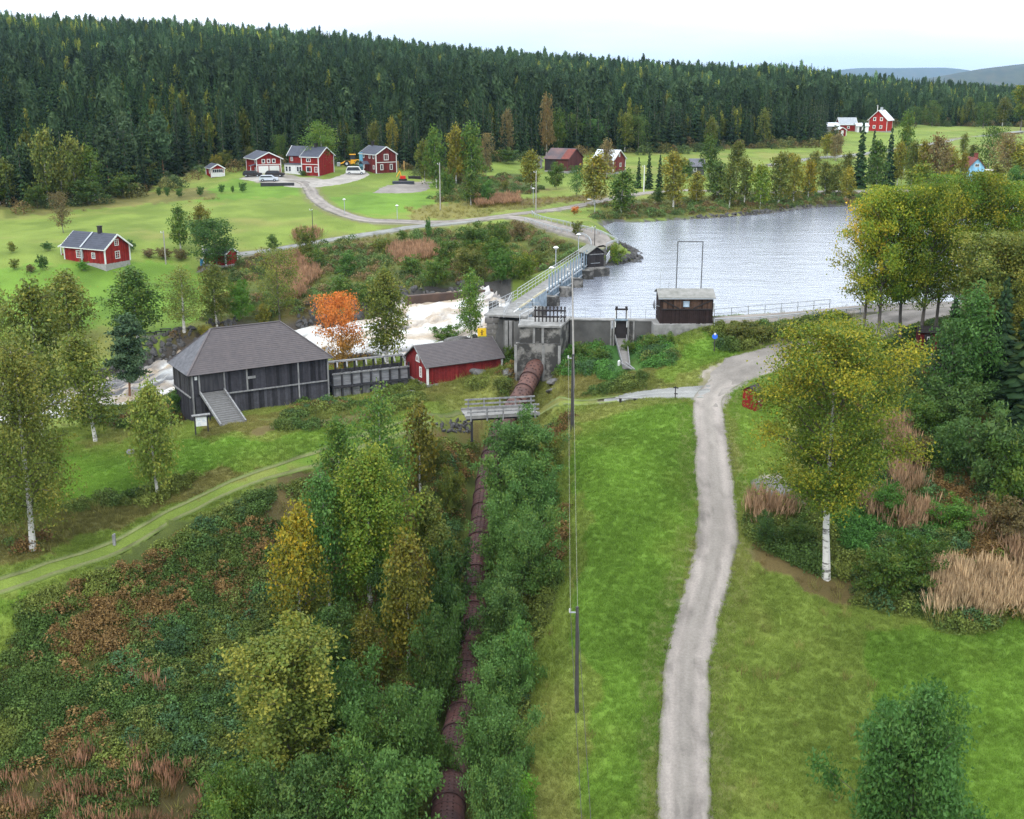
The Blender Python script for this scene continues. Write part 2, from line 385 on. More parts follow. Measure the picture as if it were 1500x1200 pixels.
cov(MEADOW, [(820,640),(850,620),(850,700),(840,860),(860,1000),(790,1000),(810,880)])
cov(LAWN, [(1075,560),(1130,545),(1160,560),(1150,700),(1090,720),(1072,640)])
cov(LAWN, [(1045,485),(1100,500),(1000,560),(960,560),(1000,510)])
cov(ROUGH, [(1050,478),(1215,462),(1400,450),(1400,490),(1180,500),(1060,512),(1040,500)])
cov(GRAVEL, [(1020,585),(1040,545),(1070,522),(1160,505),(1180,510),(1170,530),(1100,555),(1070,575),(1055,600),(1025,605)])
cov(GRAVEL, [(1102,705),(1140,700),(1172,735),(1150,750),(1110,735)])
cov(ROUGH, [(1100,745),(1200,720),(1180,640),(1180,520),(2300,520),(2300,880),(1500,900),(1370,915),(1240,880),(1180,850),(1120,830),(1095,780)])
cov(LUSH, [(1230,730),(1330,700),(1420,790),(1300,830),(1220,800)])
cov(HEATH, [(1110,800),(1210,850),(1260,840),(1230,880),(1150,860),(1100,830)])
cov(FOREST, [(1260,500),(1330,470),(1500,460),(2300,470),(2300,640),(1400,640),(1300,560)])
cov(LAWN, [(1240,920),(1370,925),(1500,905),(1800,890),(1800,1260),(1300,1260)])
cov(GRAVEL, [(210,492),(262,485),(262,492),(215,499)])
cov(GRAVEL, [(350,258),(400,268),(440,266),(480,272),(470,262),(420,255)])
cov(DRY, [(0,300),(150,285),(300,275),(330,290),(150,305),(0,320)])
cov(GRAVEL, [(560,278),(600,268),(625,266),(625,275),(590,280)])
def cover(x, y, jit=True):
    x = np.asarray(x, float); y = np.asarray(y, float); r = np.hypot(x, y)
    if jit:
        s = np.clip(r / 90, .8, 5)
        wx = x + s * 1.8 * (fbm(x / 1.9, y / 1.9, 31, 3) - .5) + 2.5 * (fbm(x / 7, y / 7, 33, 2) - .5); wy = y + s * 2.6 * (fbm(x / 1.9, y / 1.9, 41, 3) - .5) + 3 * (fbm(x / 7, y / 7, 43, 2) - .5)
    else: wx, wy = x, y
    c = np.full(x.shape, MEADOW)
    for k, poly in COV:
        mn = poly.min(0); mxx = poly.max(0)
        m = (wx > mn[0]) & (wx < mxx[0]) & (wy > mn[1]) & (wy < mxx[1])
        if not m.any(): continue
        idx = np.where(m)[0]; ins = inpoly(wx[idx], wy[idx], poly); c[idx[ins]] = k
    near = r < 330
    if near.any():
        i = np.where(near)[0]
        d, ex = polyline_dist(x[i], y[i], RIV); ok = (d < ex[:, 1] + 1.4) & (x[i] < 0); c[i[ok]] = ROCK
        dR, _ = polyline_dist(x[i], y[i], np.vstack([RESa, RESa[:1]])); ins = inpoly(x[i], y[i], RESa)
        c[i[ins | ((dR < .7))]] = ROCK
    return c
def cover_color(x, y, c):
    r = np.hypot(x, y)
    n1 = sstep(.36, .64, .6 * fbm(x / 4.5, y / 4.5, 51, 4) + .4 * fbm(x / 19, y / 27, 52, 3)); n2 = sstep(.5, .7, .5 * fbm(x / 7, y / 7, 61, 4) + .5 * fbm(x / 31, y / 22, 62, 3)); n3 = fbm(x / .8, y / .8, 71, 3)
    n3 = np.where(r > 135, .5 + 1.5 * (fbm(x / 3.2, y / 2.2, 72, 5) - .5) + .9 * (fbm(x / 16, y / 5, 74, 3) - .5), n3)
    a = PAL[c]; o = a[:, 0] + (a[:, 1] - a[:, 0]) * n1[:, None]; o = o + (a[:, 2] - o) * (n2 * .65)[:, None]
    return o * (.92 + .16 * n3)[:, None]

# ground sheet, finer near than far
NC = 470
ang = np.linspace(R(-43), R(43), NC)
rad = np.concatenate([np.exp(np.arange(math.log(24), math.log(1300), .0066)), np.exp(np.linspace(math.log(1320), math.log(20000), 100))])
AA, RR = np.meshgrid(ang, rad); X = (np.sin(AA) * RR).ravel(); Y = (np.cos(AA) * RR).ravel()
Z = height(X, Y)
cc = cover(X, Y); colr = cover_color(X, Y, cc)
Z = Z + np.where((cc == ROUGH) | (cc == LUSH), .5 * (fbm(X / 1.1, Y / 1.1, 88, 3) - .45), 0) * (np.hypot(X, Y) < 200)
nr = len(rad)
ii = np.arange(NC - 1)[None] + NC * np.arange(nr - 1)[:, None]
F = np.stack([ii, ii + 1, ii + NC + 1, ii + NC], -1).reshape(-1, 4)[:, ::-1]
MG = attr_mat('ground_cover', 'col', rough=.95, fine=.19, fscale=6.5, bump=.6)
# ------------------------------------------------------------------ roads and tracks
def road(name, pts, width, mid, m, lift=.05, edge=.25, twin=False):
    p = [ground(a, b) for a, b in pts]; zs = None
    cl = smooth([[q.x, q.y] for q in p], .7)
    w_ = np.interp(np.linspace(0, 1, len(cl)), np.linspace(0, 1, len(width)), width) if hasattr(width, '__len__') else np.full(len(cl), width)
    return dict(name=name, cl=cl, w=w_, mat=m, lift=lift, edge=edge, twin=twin)
RD = []
RD.append(road('dirt_road', [(1003,1330),(1002,1190),(1003,1100),(1004,1030),(1007,970),(1024,900),(1040,840),(1050,790),(1050,740),(1046,690),(1042,640),(1037,608),(1040,580),(1068,556),(1110,540),(1160,520),(1230,508),(1300,470),(1400,452)], [2.9,2.9,2.9,2.9,2.9,3,3,3,2.9,2.8,2.7,3.0,4.0,6,6,5,4,3.4,3], 0, 'gravel'))
RD.append(road('grass_track', [(905,585),(880,588),(850,592),(795,600)], 1.9, 0, 'track'))
RD.append(road('gravel_spur', [(1040,574),(1010,575),(960,577),(920,582),(885,588)], [3.2,2.6,2.2,2.0,1.2], 0, 'grey'))
RD.append(road('cart_track', [(683,613),(640,617),(560,637),(500,656),(430,681),(350,709),(260,752),(170,803),(90,830),(0,860),(-90,885)], 2.0, 0, 'track'))
RD.append(road('crest_road', [(1044,471),(1090,467),(1140,463),(1215,456),(1300,449),(1400,443)], 3.0, 0, 'gravel'))
RD.append(road('dam_road', [(874,362),(884,356),(872,348),(840,339),(800,329),(768,321),(740,318),(700,322)], 3.2, 0, 'gravel'))
RD.append(road('village_road', [(372,262),(400,264),(440,266),(452,275),(462,290),(485,306),(530,321),(600,325),(700,321),(780,311),(860,299),(930,285),(1000,279),(1100,283),(1200,281),(1300,280),(1400,279),(1500,277)], 2.8, 0, 'gravel'))
RD.append(road('lower_road', [(700,323),(620,331),(560,340),(480,352),(400,366),(345,373),(300,378)], 2.2, 0, 'grey'))
RD.append(road('farm_road', [(1130,242),(1200,231),(1260,226),(1330,216),(1400,205),(1450,198),(1500,192)], 3.6, 0, 'grey'))
MR = {'gravel': mat('gravel_road', (.36,.325,.285), rough=.95, c2=(.24,.215,.185), scale=1.6, bump=.5, bscale=14, detail=9),
      'track': mat('grass_track', (.20,.175,.10), rough=.95, c2=(.08,.11,.02), scale=1.1, bump=.4, bscale=9, detail=8),
      'grey': mat('grey_road', (.27,.27,.265), rough=.95, c2=(.19,.185,.175), scale=2, bump=.3, bscale=14, detail=8)}
for rd in RD:
    d, _ = polyline_dist(X[:], Y[:], np.column_stack([rd['cl'], rd['w']])[::2] if len(rd['cl']) > 40 else np.column_stack([rd['cl'], rd['w']])) if False else (None, None)
    cl = rd['cl']; mn = cl.min(0) - 6; mxx = cl.max(0) + 6
    m = np.where((X > mn[0]) & (X < mxx[0]) & (Y > mn[1]) & (Y < mxx[1]))[0]
    d, ex = polyline_dist(X[m], Y[m], np.column_stack([cl, rd['w']])[::3])
    near = d < ex[:, 0] / 2 + .1
    if rd['mat'] != 'track': Z[m[near]] = height(X[m[near]], Y[m[near]], False) - .16
    rim = d < ex[:, 0] / 2 + .75 + .9 * fbm(X[m] / .9, Y[m] / .9, 91, 3)
    if rd['mat'] != 'track':
        colr[m[rim & ~near]] = colr[m[rim & ~near]] * .45 + np.array([.13,.12,.05]) * .55
    if rd['mat'] != 'track': colr[m[near]] = (.2,.18,.14)
    # ribbon
    t = np.gradient(cl, axis=0); t /= np.linalg.norm(t, axis=1)[:, None]; nrm = np.stack([t[:, 1], -t[:, 0]], 1)
    us = np.linspace(-1, 1, 21); n = len(cl)
    jl = 1 + .26 * (fbm(np.arange(n) * .55, np.zeros(n), 5, 4) - .5); jr = 1 + .26 * (fbm(np.arange(n) * .55, np.ones(n) * 9, 8, 3) - .5)
    V = []; CC = []
    for k, u in enumerate(us):
        ww = rd['w'] / 2 * (jl if u < 0 else jr) * 1.06
        p = cl + nrm * (u * ww)[:, None]
        # crown between two wheel ruts; edges slope into the ground
        zz = height(p[:, 0], p[:, 1], False) + rd['lift'] - (.03 if rd['mat'] == 'track' else 0) - (abs(u) > .95) * .22 - .035 * math.exp(-((abs(u) - .55) / .17) ** 2)
        V.append(np.column_stack([p, zz]))
        rut = math.exp(-((abs(u) - .52) / .2) ** 2)
        nz = (.5 * fbm(p[:, 0] / .45, p[:, 1] / .45, 21, 4) + .5 * fbm(np.full(n, u * 4.0), np.arange(n) * .06, 29, 3))[:, None]; nz2 = fbm(p[:, 0] / 5, p[:, 1] / 5, 23, 3)[:, None]
        if rd['mat'] == 'gravel': base = np.array([.195,.175,.155]) * (1 - rut) + np.array([.240,.212,.190]) * rut
        elif rd['mat'] == 'grey': base = np.array([.20,.20,.19]) * np.ones(3)
        else: base = np.array([.080,.125,.020]) * (1 - rut) + (np.array([.135,.145,.060]) if rd['name'] == 'cart_track' else np.array([.16,.18,.07])) * rut
        c = base * (.62 + .76 * nz) * (.80 + .40 * nz2)
        spot = sstep(.60, .70, fbm(p[:, 0] / .9 + 7, p[:, 1] / 1.6, 27, 3))[:, None]; c = c * (1 - .28 * spot)
        if abs(u) > .85: c = c * .6 + np.array([.08,.09,.03]) * .4
        CC.append(c)
    V = np.stack(V, 1).reshape(-1, 3); CC = np.stack(CC, 1).reshape(-1, 3); K = len(us)
    i0 = (np.arange(n - 1)[:, None] * K + np.arange(K - 1)[None]).ravel()
    FF = np.stack([i0, i0 + K, i0 + K + 1, i0 + 1], -1)[:, ::-1]
    if rd['mat'] == 'track':
        um = (us[i0 % K] + us[i0 % K + 1]) / 2; FF = FF[(np.abs(um) > .40) & (np.abs(um) < .80)]; V[:, 2] = height(V[:, 0], V[:, 1]) + .035
    if 'road_surface' not in MATS: attr_mat('road_surface', 'col', rough=.95, fine=.16, fscale=6, bump=.35)
    o = link_mesh(rd['name'], V, FF, MATS['road_surface'], cols=CC, smooth_=True); tag(o, kind='structure')
o = link_mesh('ground', np.column_stack([X, Y, Z]), F, MG, cols=colr, smooth_=True); tag(o, kind='structure')

# gravel apron where the road widens, and the old gravel pad
def patch(name, pts, c, lift=.05, step=.5, edge=.5, kind='structure'):
    poly = smooth([list(ground(a, b))[:2] for a, b in pts] + [list(ground(*pts[0]))[:2]], 1.0)
    mn = poly.min(0); mxx = poly.max(0)
    gx = np.arange(mn[0], mxx[0] + step, step); gy = np.arange(mn[1], mxx[1] + step, step)
    XX, YY = np.meshgrid(gx, gy); x = XX.ravel(); y = YY.ravel()
    ins = inpoly(x, y, poly); d, _ = polyline_dist(x, y, np.column_stack([poly, np.zeros(len(poly))]))
    sd_ = np.where(ins, d, -d) + .9 * (fbm(x / 1.2, y / 1.2, 3, 3) - .5)
    z = height(x, y) + np.clip(sd_ * .3, -.3, lift)
    keep = sd_ > -.9
    W_ = len(gx); i = (np.arange(len(gy) - 1)[:, None] * W_ + np.arange(W_ - 1)[None]).ravel()
    k = keep[i] & keep[i + 1] & keep[i + W_] & keep[i + W_ + 1]; i = i[k]
    nz = fbm(x / .8, y / .8, 21, 4)[:, None]; nz2 = fbm(x / 4, y / 4, 23, 3)[:, None]
    CC = np.array(c) * (.7 + .6 * nz) * (.8 + .4 * nz2)
    o = link_mesh(name, np.column_stack([x, y, z]), np.stack([i, i + 1, i + W_ + 1, i + W_], -1), MATS['road_surface'], cols=CC, smooth_=True)
    return tag(o, kind=kind)
patch('gravel_yard', [(1026,596),(1036,560),(1062,528),(1100,517),(1160,505),(1188,504),(1188,514),(1165,528),(1110,553),(1078,574),(1060,600)], (.20,.18,.16), lift=.09)
patch('gravel_pad', [(1101,706),(1140,701),(1174,736),(1150,750),(1112,738)], (.12,.115,.11), lift=.10, step=.3)
patch('farmyard', [(350,262),(375,256),(430,262),(480,262),(520,250),(540,256),(500,270),(450,275),(400,270)], (.27,.25,.225), lift=.10)
patch('house_drive', [(545,283),(575,272),(622,268),(628,277),(600,283)], (.21,.19,.17), lift=.10)

# ------------------------------------------------------------------ water
def water_mat():
    m = bpy.data.materials.new('water'); m.use_nodes = True; t = m.node_tree; b = t.nodes['Principled BSDF']
    b.inputs['Base Color'].default_value = (.19,.205,.245,1); b.inputs['Roughness'].default_value = .08; b.inputs['IOR'].default_value = 2.3  # pale blue base paints in part of the bright sky reflection
    geo = t.nodes.new('ShaderNodeNewGeometry'); last = None
    for sx, sy, sc_, di, st in ((.5,1,.9,.13,.8), (.7,1.2,3.0,.045,.8), (.12,.4,.35,.35,.5)):
        mp_ = t.nodes.new('ShaderNodeMapping'); mp_.inputs['Scale'].default_value = (sx, sy, 1); mp_.inputs['Rotation'].default_value = (0,0,.12)
        t.links.new(geo.outputs['Position'], mp_.inputs[0])
        n = t.nodes.new('ShaderNodeTexNoise'); n.inputs['Scale'].default_value = sc_; n.inputs['Detail'].default_value = 5; n.inputs['Roughness'].default_value = .6; n.inputs['Distortion'].default_value = .6
        t.links.new(mp_.outputs[0], n.inputs['Vector'])
        bp = t.nodes.new('ShaderNodeBump'); bp.inputs['Strength'].default_value = st; bp.inputs['Distance'].default_value = di
        t.links.new(n.outputs[0], bp.inputs['Height'])
        if last: t.links.new(last, bp.inputs['Normal'])
        last = bp.outputs[0]
    t.links.new(last, b.inputs['Normal']); return m
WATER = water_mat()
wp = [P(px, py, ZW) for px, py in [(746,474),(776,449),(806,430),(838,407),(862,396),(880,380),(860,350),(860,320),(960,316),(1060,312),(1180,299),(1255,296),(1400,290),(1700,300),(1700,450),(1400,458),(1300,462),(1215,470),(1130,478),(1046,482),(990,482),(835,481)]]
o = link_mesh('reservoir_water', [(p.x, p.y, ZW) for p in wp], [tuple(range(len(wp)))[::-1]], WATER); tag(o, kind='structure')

r_ = smooth(RIV.tolist(), .3)
t = np.gradient(r_[:, :2], axis=0); t /= np.linalg.norm(t, axis=1)[:, None]; nrm = np.stack([t[:, 1], -t[:, 0]], 1)
K = 100; us = np.linspace(-1.08, 1.08, K); V = []; CC = []
s_ = np.concatenate([[0], np.cumsum(np.linalg.norm(np.diff(r_[:, :2], axis=0), axis=1))])
for u in us:
    p = r_[:, :2] + nrm * (u * r_[:, 3])[:, None]; a = s_; b = u * r_[:, 3]
    ridge = 1 - np.abs(2 * fbm(a / 6 + 1.5 * fbm(a / 9, b / 6, 7, 2), b / 3.2, 101, 4) - 1)
    fine = fbm(a / 1.6, b / .9, 103, 4)
    chop = fbm(a / .75, b / .5, 117, 3)
    z = r_[:, 2] + 1.7 * (ridge - .75) + 1.1 * (fine - .5) + .5 * (chop - .5) - .5 * max(0, abs(u) - .9) * 5
    V.append(np.column_stack([p, z]))
    foam = sstep(.30, .60, fbm(a / 7, b / 2.4, 107, 5) + .33 * (fine - .5) + .30 * (chop - .5) + .10 * (ridge - .7) + .10 + .10 * sstep(85, 105, s_))
    tan = sstep(.42, .64, .55 * fbm(a / 9, b / 3.4, 109, 4) + .45 * fbm(a / 2.4, b / 1.0, 119, 4) + .1 * (ridge - .7))
    calm = sstep(38, 50, s_) * (1 - sstep(60, 72, s_)) * (u > .25) * sstep(.35, .6, fbm(a / 4, b / 1.5, 111, 4)) * .7
    foam = np.clip(foam - calm, 0, 1)
    white = np.array([.52,.517,.505]) * (1 - tan[:, None] * .85) + np.array([.33,.245,.155]) * tan[:, None] * .85
    dark = np.array([.085,.083,.09])
    CC.append(dark + (white - dark) * foam[:, None])
V = np.stack(V, 1).reshape(-1, 3); CC = np.stack(CC, 1).reshape(-1, 3); n = len(r_)
i0 = (np.arange(n - 1)[:, None] * K + np.arange(K - 1)[None]).ravel()
attr_mat('white_water', 'col', rough=.45, fine=.20, fscale=1.6, bump=.9, spec=.5)
o = link_mesh('river_rapids', V, np.stack([i0, i0 + K, i0 + K + 1, i0 + 1], -1)[:, ::-1], MATS['white_water'], cols=CC, smooth_=True); tag(o, kind='structure')
# ------------------------------------------------------------------ trees
LEAF = attr_mat('leaves', 'col', rough=.6, transl=.34, spec=.25, tint=True)
NEEDLE = attr_mat('needles', 'col', rough=.7, transl=.05, spec=.15, tint=True)
BIRCHBARK = mat('birch_bark', (.52,.50,.46), c2=(.05,.045,.04), scale=1.1, stretch=(1,1,3.5), rough=.8)
_t = BIRCHBARK.node_tree
for n in _t.nodes:
    if n.type == 'VALTORGB': n.color_ramp.elements[0].position = .38; n.color_ramp.elements[1].position = .47
TWIG = mat('twigs', (.075,.06,.05), var=.3)
GREYBARK = mat('grey_bark', (.16,.14,.12), c2=(.07,.06,.05), scale=2, stretch=(1,1,.3))
PINEBARK = mat('pine_bark', (.30,.14,.07), c2=(.12,.08,.06), scale=1.5, stretch=(1,1,.3))

class MB:
    """collects boxes, bars, tubes and prisms; build() links them as ONE mesh object"""
    def __init__(s): s.v = []; s.f = []
    def add(s, v, f):
        n = len(s.v); s.v += [tuple(p) for p in v]; s.f += [tuple(i + n for i in q) for q in f]; return s
    def box(s, c, size, M=None):
        x, y, z = (k / 2 for k in size); v = [Vector((a * x, b * y, d * z)) for a in (-1, 1) for b in (-1, 1) for d in (-1, 1)]
        c = Vector(c); v = [(M @ p if M else p) + c for p in v]
        return s.add(v, [(0,1,3,2),(4,6,7,5),(0,4,5,1),(2,3,7,6),(0,2,6,4),(1,5,7,3)])
    def bar(s, a, b, w, h=None):
        a, b = Vector(a), Vector(b); h = h or w; d = (b - a); L = d.length
        if L < 1e-6: return s
        up = Vector((0,0,1)) if abs(d.z) < .95 * L else Vector((0,1,0))
        z = d / L; x = up.cross(z).normalized(); y = z.cross(x); M = Matrix((x, y, z)).transposed()
        return s.box((a + b) / 2, (w, h, L), M)
    def tube(s, pts, radii, n=8, cap=True):
        pts = [Vector(p) for p in pts]; base = len(s.v)
        if not hasattr(radii, '__len__'): radii = [radii] * len(pts)
        ref = None
        for i, p in enumerate(pts):
            d = (pts[min(i + 1, len(pts) - 1)] - pts[max(i - 1, 0)]).normalized()
            if ref is None: ref = Vector((1,0,0)) if abs(d.x) < .8 else Vector((0,1,0))
            x = (ref - d * ref.dot(d)).normalized(); y = d.cross(x); ref = x
            for k in range(n):
                a = 2 * math.pi * k / n; s.v.append(tuple(p + (x * math.cos(a) + y * math.sin(a)) * radii[i]))
        for i in range(len(pts) - 1):
            for k in range(n):
                a = base + i * n + k; b = base + i * n + (k + 1) % n; s.f.append((a, b, b + n, a + n))
        if cap: s.f.append(tuple(base + k for k in range(n))[::-1]); s.f.append(tuple(base + (len(pts) - 1) * n + k for k in range(n)))
        return s
    def prism(s, poly, d):
        """extrude a polygon (3D points) by the vector d"""
        n = len(poly); d = Vector(d); v = [Vector(p) for p in poly] + [Vector(p) + d for p in poly]
        return s.add(v, [tuple(range(n))[::-1], tuple(range(n, 2 * n))] + [(i, (i + 1) % n, n + (i + 1) % n, n + i) for i in range(n)])
    def build(s, name, m, parent=None, sm=False, kind=None, label=None):
        o = link_mesh(name, s.v, s.f, m, parent, smooth_=sm)
        if kind: o['kind'] = kind
        if label: o['label'] = label
        return o
def empty(name, loc, rz=0):
    o = bpy.data.objects.new(name, None); col.objects.link(o); o.location = loc; o.rotation_euler = (0, 0, rz); return o

def leaf_quads(C0, size, g, droop=0.0, aspect=1.5, upbias=.3, outward=None):
    n = len(C0); d = g.normal(size=(n, 3)); d[:, 2] += upbias
    if outward is not None: d += outward
    d /= np.linalg.norm(d, axis=1)[:, None]
    a = g.normal(size=(n, 3)); a[:, 2] -= droop * 2.5; u = a - d * (a * d).sum(1)[:, None]; u /= np.linalg.norm(u, axis=1)[:, None] + 1e-9
    v = np.cross(d, u); s = (size * g.uniform(.6, 1.35, n))[:, None]
    u = u * s * aspect * .5; v = v * s * .5
    V = np.stack([C0 - u, C0 + v * .9 - u * .1, C0 + u, C0 - v * .9 - u * .1], 1).reshape(-1, 3)
    F_ = np.arange(4 * n).reshape(-1, 4)
    return V, F_
PALT = {  # leaf colours: inner, outer, fleck
    'green':  [(.035,.070,.016),(.070,.115,.022),(.150,.150,.025)],
    'olive':  [(.050,.070,.018),(.105,.118,.026),(.180,.145,.030)],
    'yellow': [(.085,.092,.020),(.180,.160,.028),(.270,.180,.022)],
    'lime':   [(.060,.100,.014),(.110,.165,.020),(.230,.200,.025)],
    'orange': [(.190,.085,.020),(.330,.088,.022),(.380,.130,.028)],
    'dark':   [(.020,.046,.012),(.038,.076,.020),(.055,.085,.022)],
    'blue':   [(.028,.062,.019),(.066,.114,.034),(.100,.130,.030)],
    'brown':  [(.075,.055,.030),(.130,.090,.045),(.160,.080,.035)],
    'aspen':  [(.030,.066,.010),(.080,.114,.013),(.230,.180,.016)],
    'aspengreen': [(.030,.068,.009),(.072,.112,.013),(.175,.165,.018)],
    'gold':   [(.095,.120,.014),(.290,.225,.020),(.460,.270,.020)],
    'pine':   [(.026,.050,.022),(.048,.082,.034),(.060,.090,.034)],
    'spruce': [(.009,.025,.009),(.025,.051,.015),(.045,.068,.018)],
    'bright': [(.050,.120,.018),(.085,.180,.028),(.130,.200,.030)]}
def leaf_cols(n, pal, g, tone, fleck):
    a = np.array(PALT[pal]) * (1 if pal in ('spruce', 'pine') else np.array([1.38, 1.58, 1.2])); c = a[0] + (a[1] - a[0]) * np.clip(tone, 0, 1)[:, None]
    c = c + (a[2] - c) * np.clip(fleck, 0, 1)[:, None]
    return c * g.uniform(.8, 1.2, n)[:, None]
PROTO = {}
def hidden_mesh(name, V, F_, m, cols=None):
    o = link_mesh(name, V, F_, m, cols=cols); me = o.data; bpy.data.objects.remove(o); return me
def tree_proto(kind, pal, seed, leaves, size):
    """a tree ten metres tall: (trunk mesh, crown mesh), crown radius about 2.3"""
    key = (kind, pal, seed, leaves)
    if key in PROTO: return PROTO[key]
    g = np.random.default_rng(seed * 97 + 5); H = 10.0; mb = MB()
    bark = {'birch': BIRCHBARK, 'aspen': GREYBARK, 'round': GREYBARK, 'pine': PINEBARK, 'bush': GREYBARK, 'bare': GREYBARK}[kind]
    cb = {'birch': .17, 'aspen': .24, 'round': .14, 'pine': .30, 'bush': .02, 'bare': .12}[kind]
    Rm = {'birch': 2.1, 'aspen': 2.3, 'round': 3.6, 'pine': 2.2, 'bush': 4.6, 'bare': 2.6}[kind]
    bend = g.normal(0, .18, (5, 2)).cumsum(0) * .6; bend[0] = 0
    def axis(z):
        k = np.clip(z / H * 4, 0, 3.999); i = int(k); f = k - i; b = bend[i] * (1 - f) + bend[i + 1] * f; return np.array([b[0], b[1], z])
    pts = [axis(z) for z in np.linspace(-.3, H * .93, 9)]
    r0 = .15 if kind != 'bush' else .07
    mb.tube(pts, [r0 * 1.25] + [r0 * (1 - .93 * t) for t in np.linspace(.05, 1, 8)], 7)
    ntr = len(mb.f)
    nb = {'birch': 46, 'aspen': 40, 'round': 34, 'pine': 26, 'bush': 34, 'bare': 40}[kind]
    cl = []; lobes = g.normal(0, 1, 6)
    for i in range(nb):
        t = (i + g.uniform(0, 1)) / nb; az = i * 2.39996 + g.normal(0, .3)
        if kind == 'birch': prof = math.sin(math.pi * min(1, t * .86 + .13)) ** .75 * (1 - .35 * t)
        elif kind == 'aspen': prof = math.sin(math.pi * min(1, t * .80 + .18)) ** .6
        elif kind in ('round',): prof = math.sin(math.pi * min(1, t * .80 + .17)) ** .5
        elif kind == 'pine': prof = (.5 + .5 * math.sin(math.pi * t)) * (1 - .35 * t)
        elif kind == 'bush': prof = math.sqrt(max(.06, 1 - t ** 2.2))
        else: prof = math.sin(math.pi * min(1, t * .8 + .18)) ** .7
        az_l = 1 + .22 * math.sin(az * 2 + lobes[0] * 3 + t * 5) + .14 * math.sin(az * 3 + lobes[1] * 3 - t * 7)
        L = Rm * prof * az_l * g.uniform(.78, 1.15) + .25
        z0 = H * (cb + (1 - cb) * t * .90); rise = {'birch': .55, 'aspen': .8, 'round': .5, 'pine': .12, 'bush': .9, 'bare': .9}[kind] * L * (.6 + .8 * t)
        if kind == 'bush': z0 = .3 + 6.2 * t
        a0 = axis(z0); z0 = a0[2]
        tip = a0 + np.array([math.cos(az) * L, math.sin(az) * L, rise]); tip[2] = min(tip[2], H * 1.0 - .35 * L * .3)
        mid = (a0 + tip) / 2 + np.array([0, 0, .12 * L])
        mb.tube([a0, mid, tip], [max(.02, r0 * .33 * (1 - t * .7)), .02 + .015 * (1 - t), .008], 4, False)
        k = max(3, int(3 + 5 * L / Rm)); tt = g.uniform(.22, 1.05, k)
        P_ = (1 - tt)[:, None] ** 2 * a0 + 2 * (tt * (1 - tt))[:, None] * mid + (tt ** 2)[:, None] * tip
        cl.append(np.column_stack([P_, tt, np.full(k, t), np.full(k, L)]))
    top = np.array([[*axis(H * z), .9, 1, .4] for z in (.92, .95, .98, 1.0)])
    cl = np.vstack(cl + [top]); cl[:, :3] += g.normal(0, .18, (len(cl), 3))
    ok = g.uniform(0, 1, len(cl)) > (.10 if kind != 'bare' else .3); cl = cl[ok]       # gaps
    nl = leaves; wgt = .5 + cl[:, 3]; wgt /= wgt.sum(); ci = g.choice(len(cl), nl, p=wgt)
    sg = {'birch': .32, 'aspen': .33, 'round': .55, 'pine': .42, 'bush': .52, 'bare': .45}[kind]
    off = g.normal(0, 1, (nl, 3)) * sg * np.array([1, 1, .72])
    if kind == 'birch': off[:, 2] -= g.exponential(.42, nl)
    if kind == 'pine': off[:, 2] *= .5
    if kind in ('aspen',): off[:, 2] += .15
    C0 = cl[ci, :3] + off; C0[:, 2] = np.clip(C0[:, 2], .15, H * 1.02)
    outw = C0 - np.array([0, 0, H * .5]); outw[:, 2] *= .4; outw /= np.linalg.norm(outw, axis=1)[:, None] + 1e-6
    V, F_ = leaf_quads(C0, size, g, droop=.6 if kind == 'birch' else .1, aspect=2.6 if kind == 'pine' else (1.9 if kind == 'bush' else 1.35), outward=outw * .8)
    ctone = g.uniform(0, 1, len(cl))[ci]; hgt = C0[:, 2] / H; rr = np.hypot(C0[:, 0], C0[:, 1]) / Rm
    tone = .15 + .55 * ctone + .35 * g.uniform(0, 1, nl)
    cf = g.uniform(0, 1, len(cl))[ci]
    fk = np.where(cf > .72, .75, .08) * g.uniform(.2, 1, nl) + (.35 * (hgt > .75) + .3 * (rr > .8)) * (g.uniform(0, 1, nl) > .5) * (pal in ('aspen', 'gold', 'lime', 'yellow', 'olive', 'orange'))
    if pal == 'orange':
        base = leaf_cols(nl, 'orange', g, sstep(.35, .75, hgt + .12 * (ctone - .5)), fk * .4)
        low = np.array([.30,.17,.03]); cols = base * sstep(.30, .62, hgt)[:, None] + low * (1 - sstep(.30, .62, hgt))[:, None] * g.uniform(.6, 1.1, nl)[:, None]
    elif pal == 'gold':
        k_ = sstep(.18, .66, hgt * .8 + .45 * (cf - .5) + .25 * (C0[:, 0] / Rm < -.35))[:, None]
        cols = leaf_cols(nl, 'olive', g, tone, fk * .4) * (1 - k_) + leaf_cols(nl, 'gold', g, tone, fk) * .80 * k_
    else: cols = leaf_cols(nl, pal, g, tone, fk)
    name = {'birch': 'crown', 'aspen': 'crown', 'round': 'crown', 'pine': 'crown', 'bush': 'foliage', 'bare': 'crown'}[kind]
    tm = hidden_mesh('trunk' if kind != 'bush' else 'stems', mb.v, mb.f, bark); tm.materials.append(TWIG); tm.polygons.foreach_set('material_index', [0 if i < ntr else 1 for i in range(len(mb.f))]); cm = hidden_mesh(name, V, F_, NEEDLE if kind == 'pine' else LEAF, cols)
    PROTO[key] = (tm, cm); return PROTO[key]
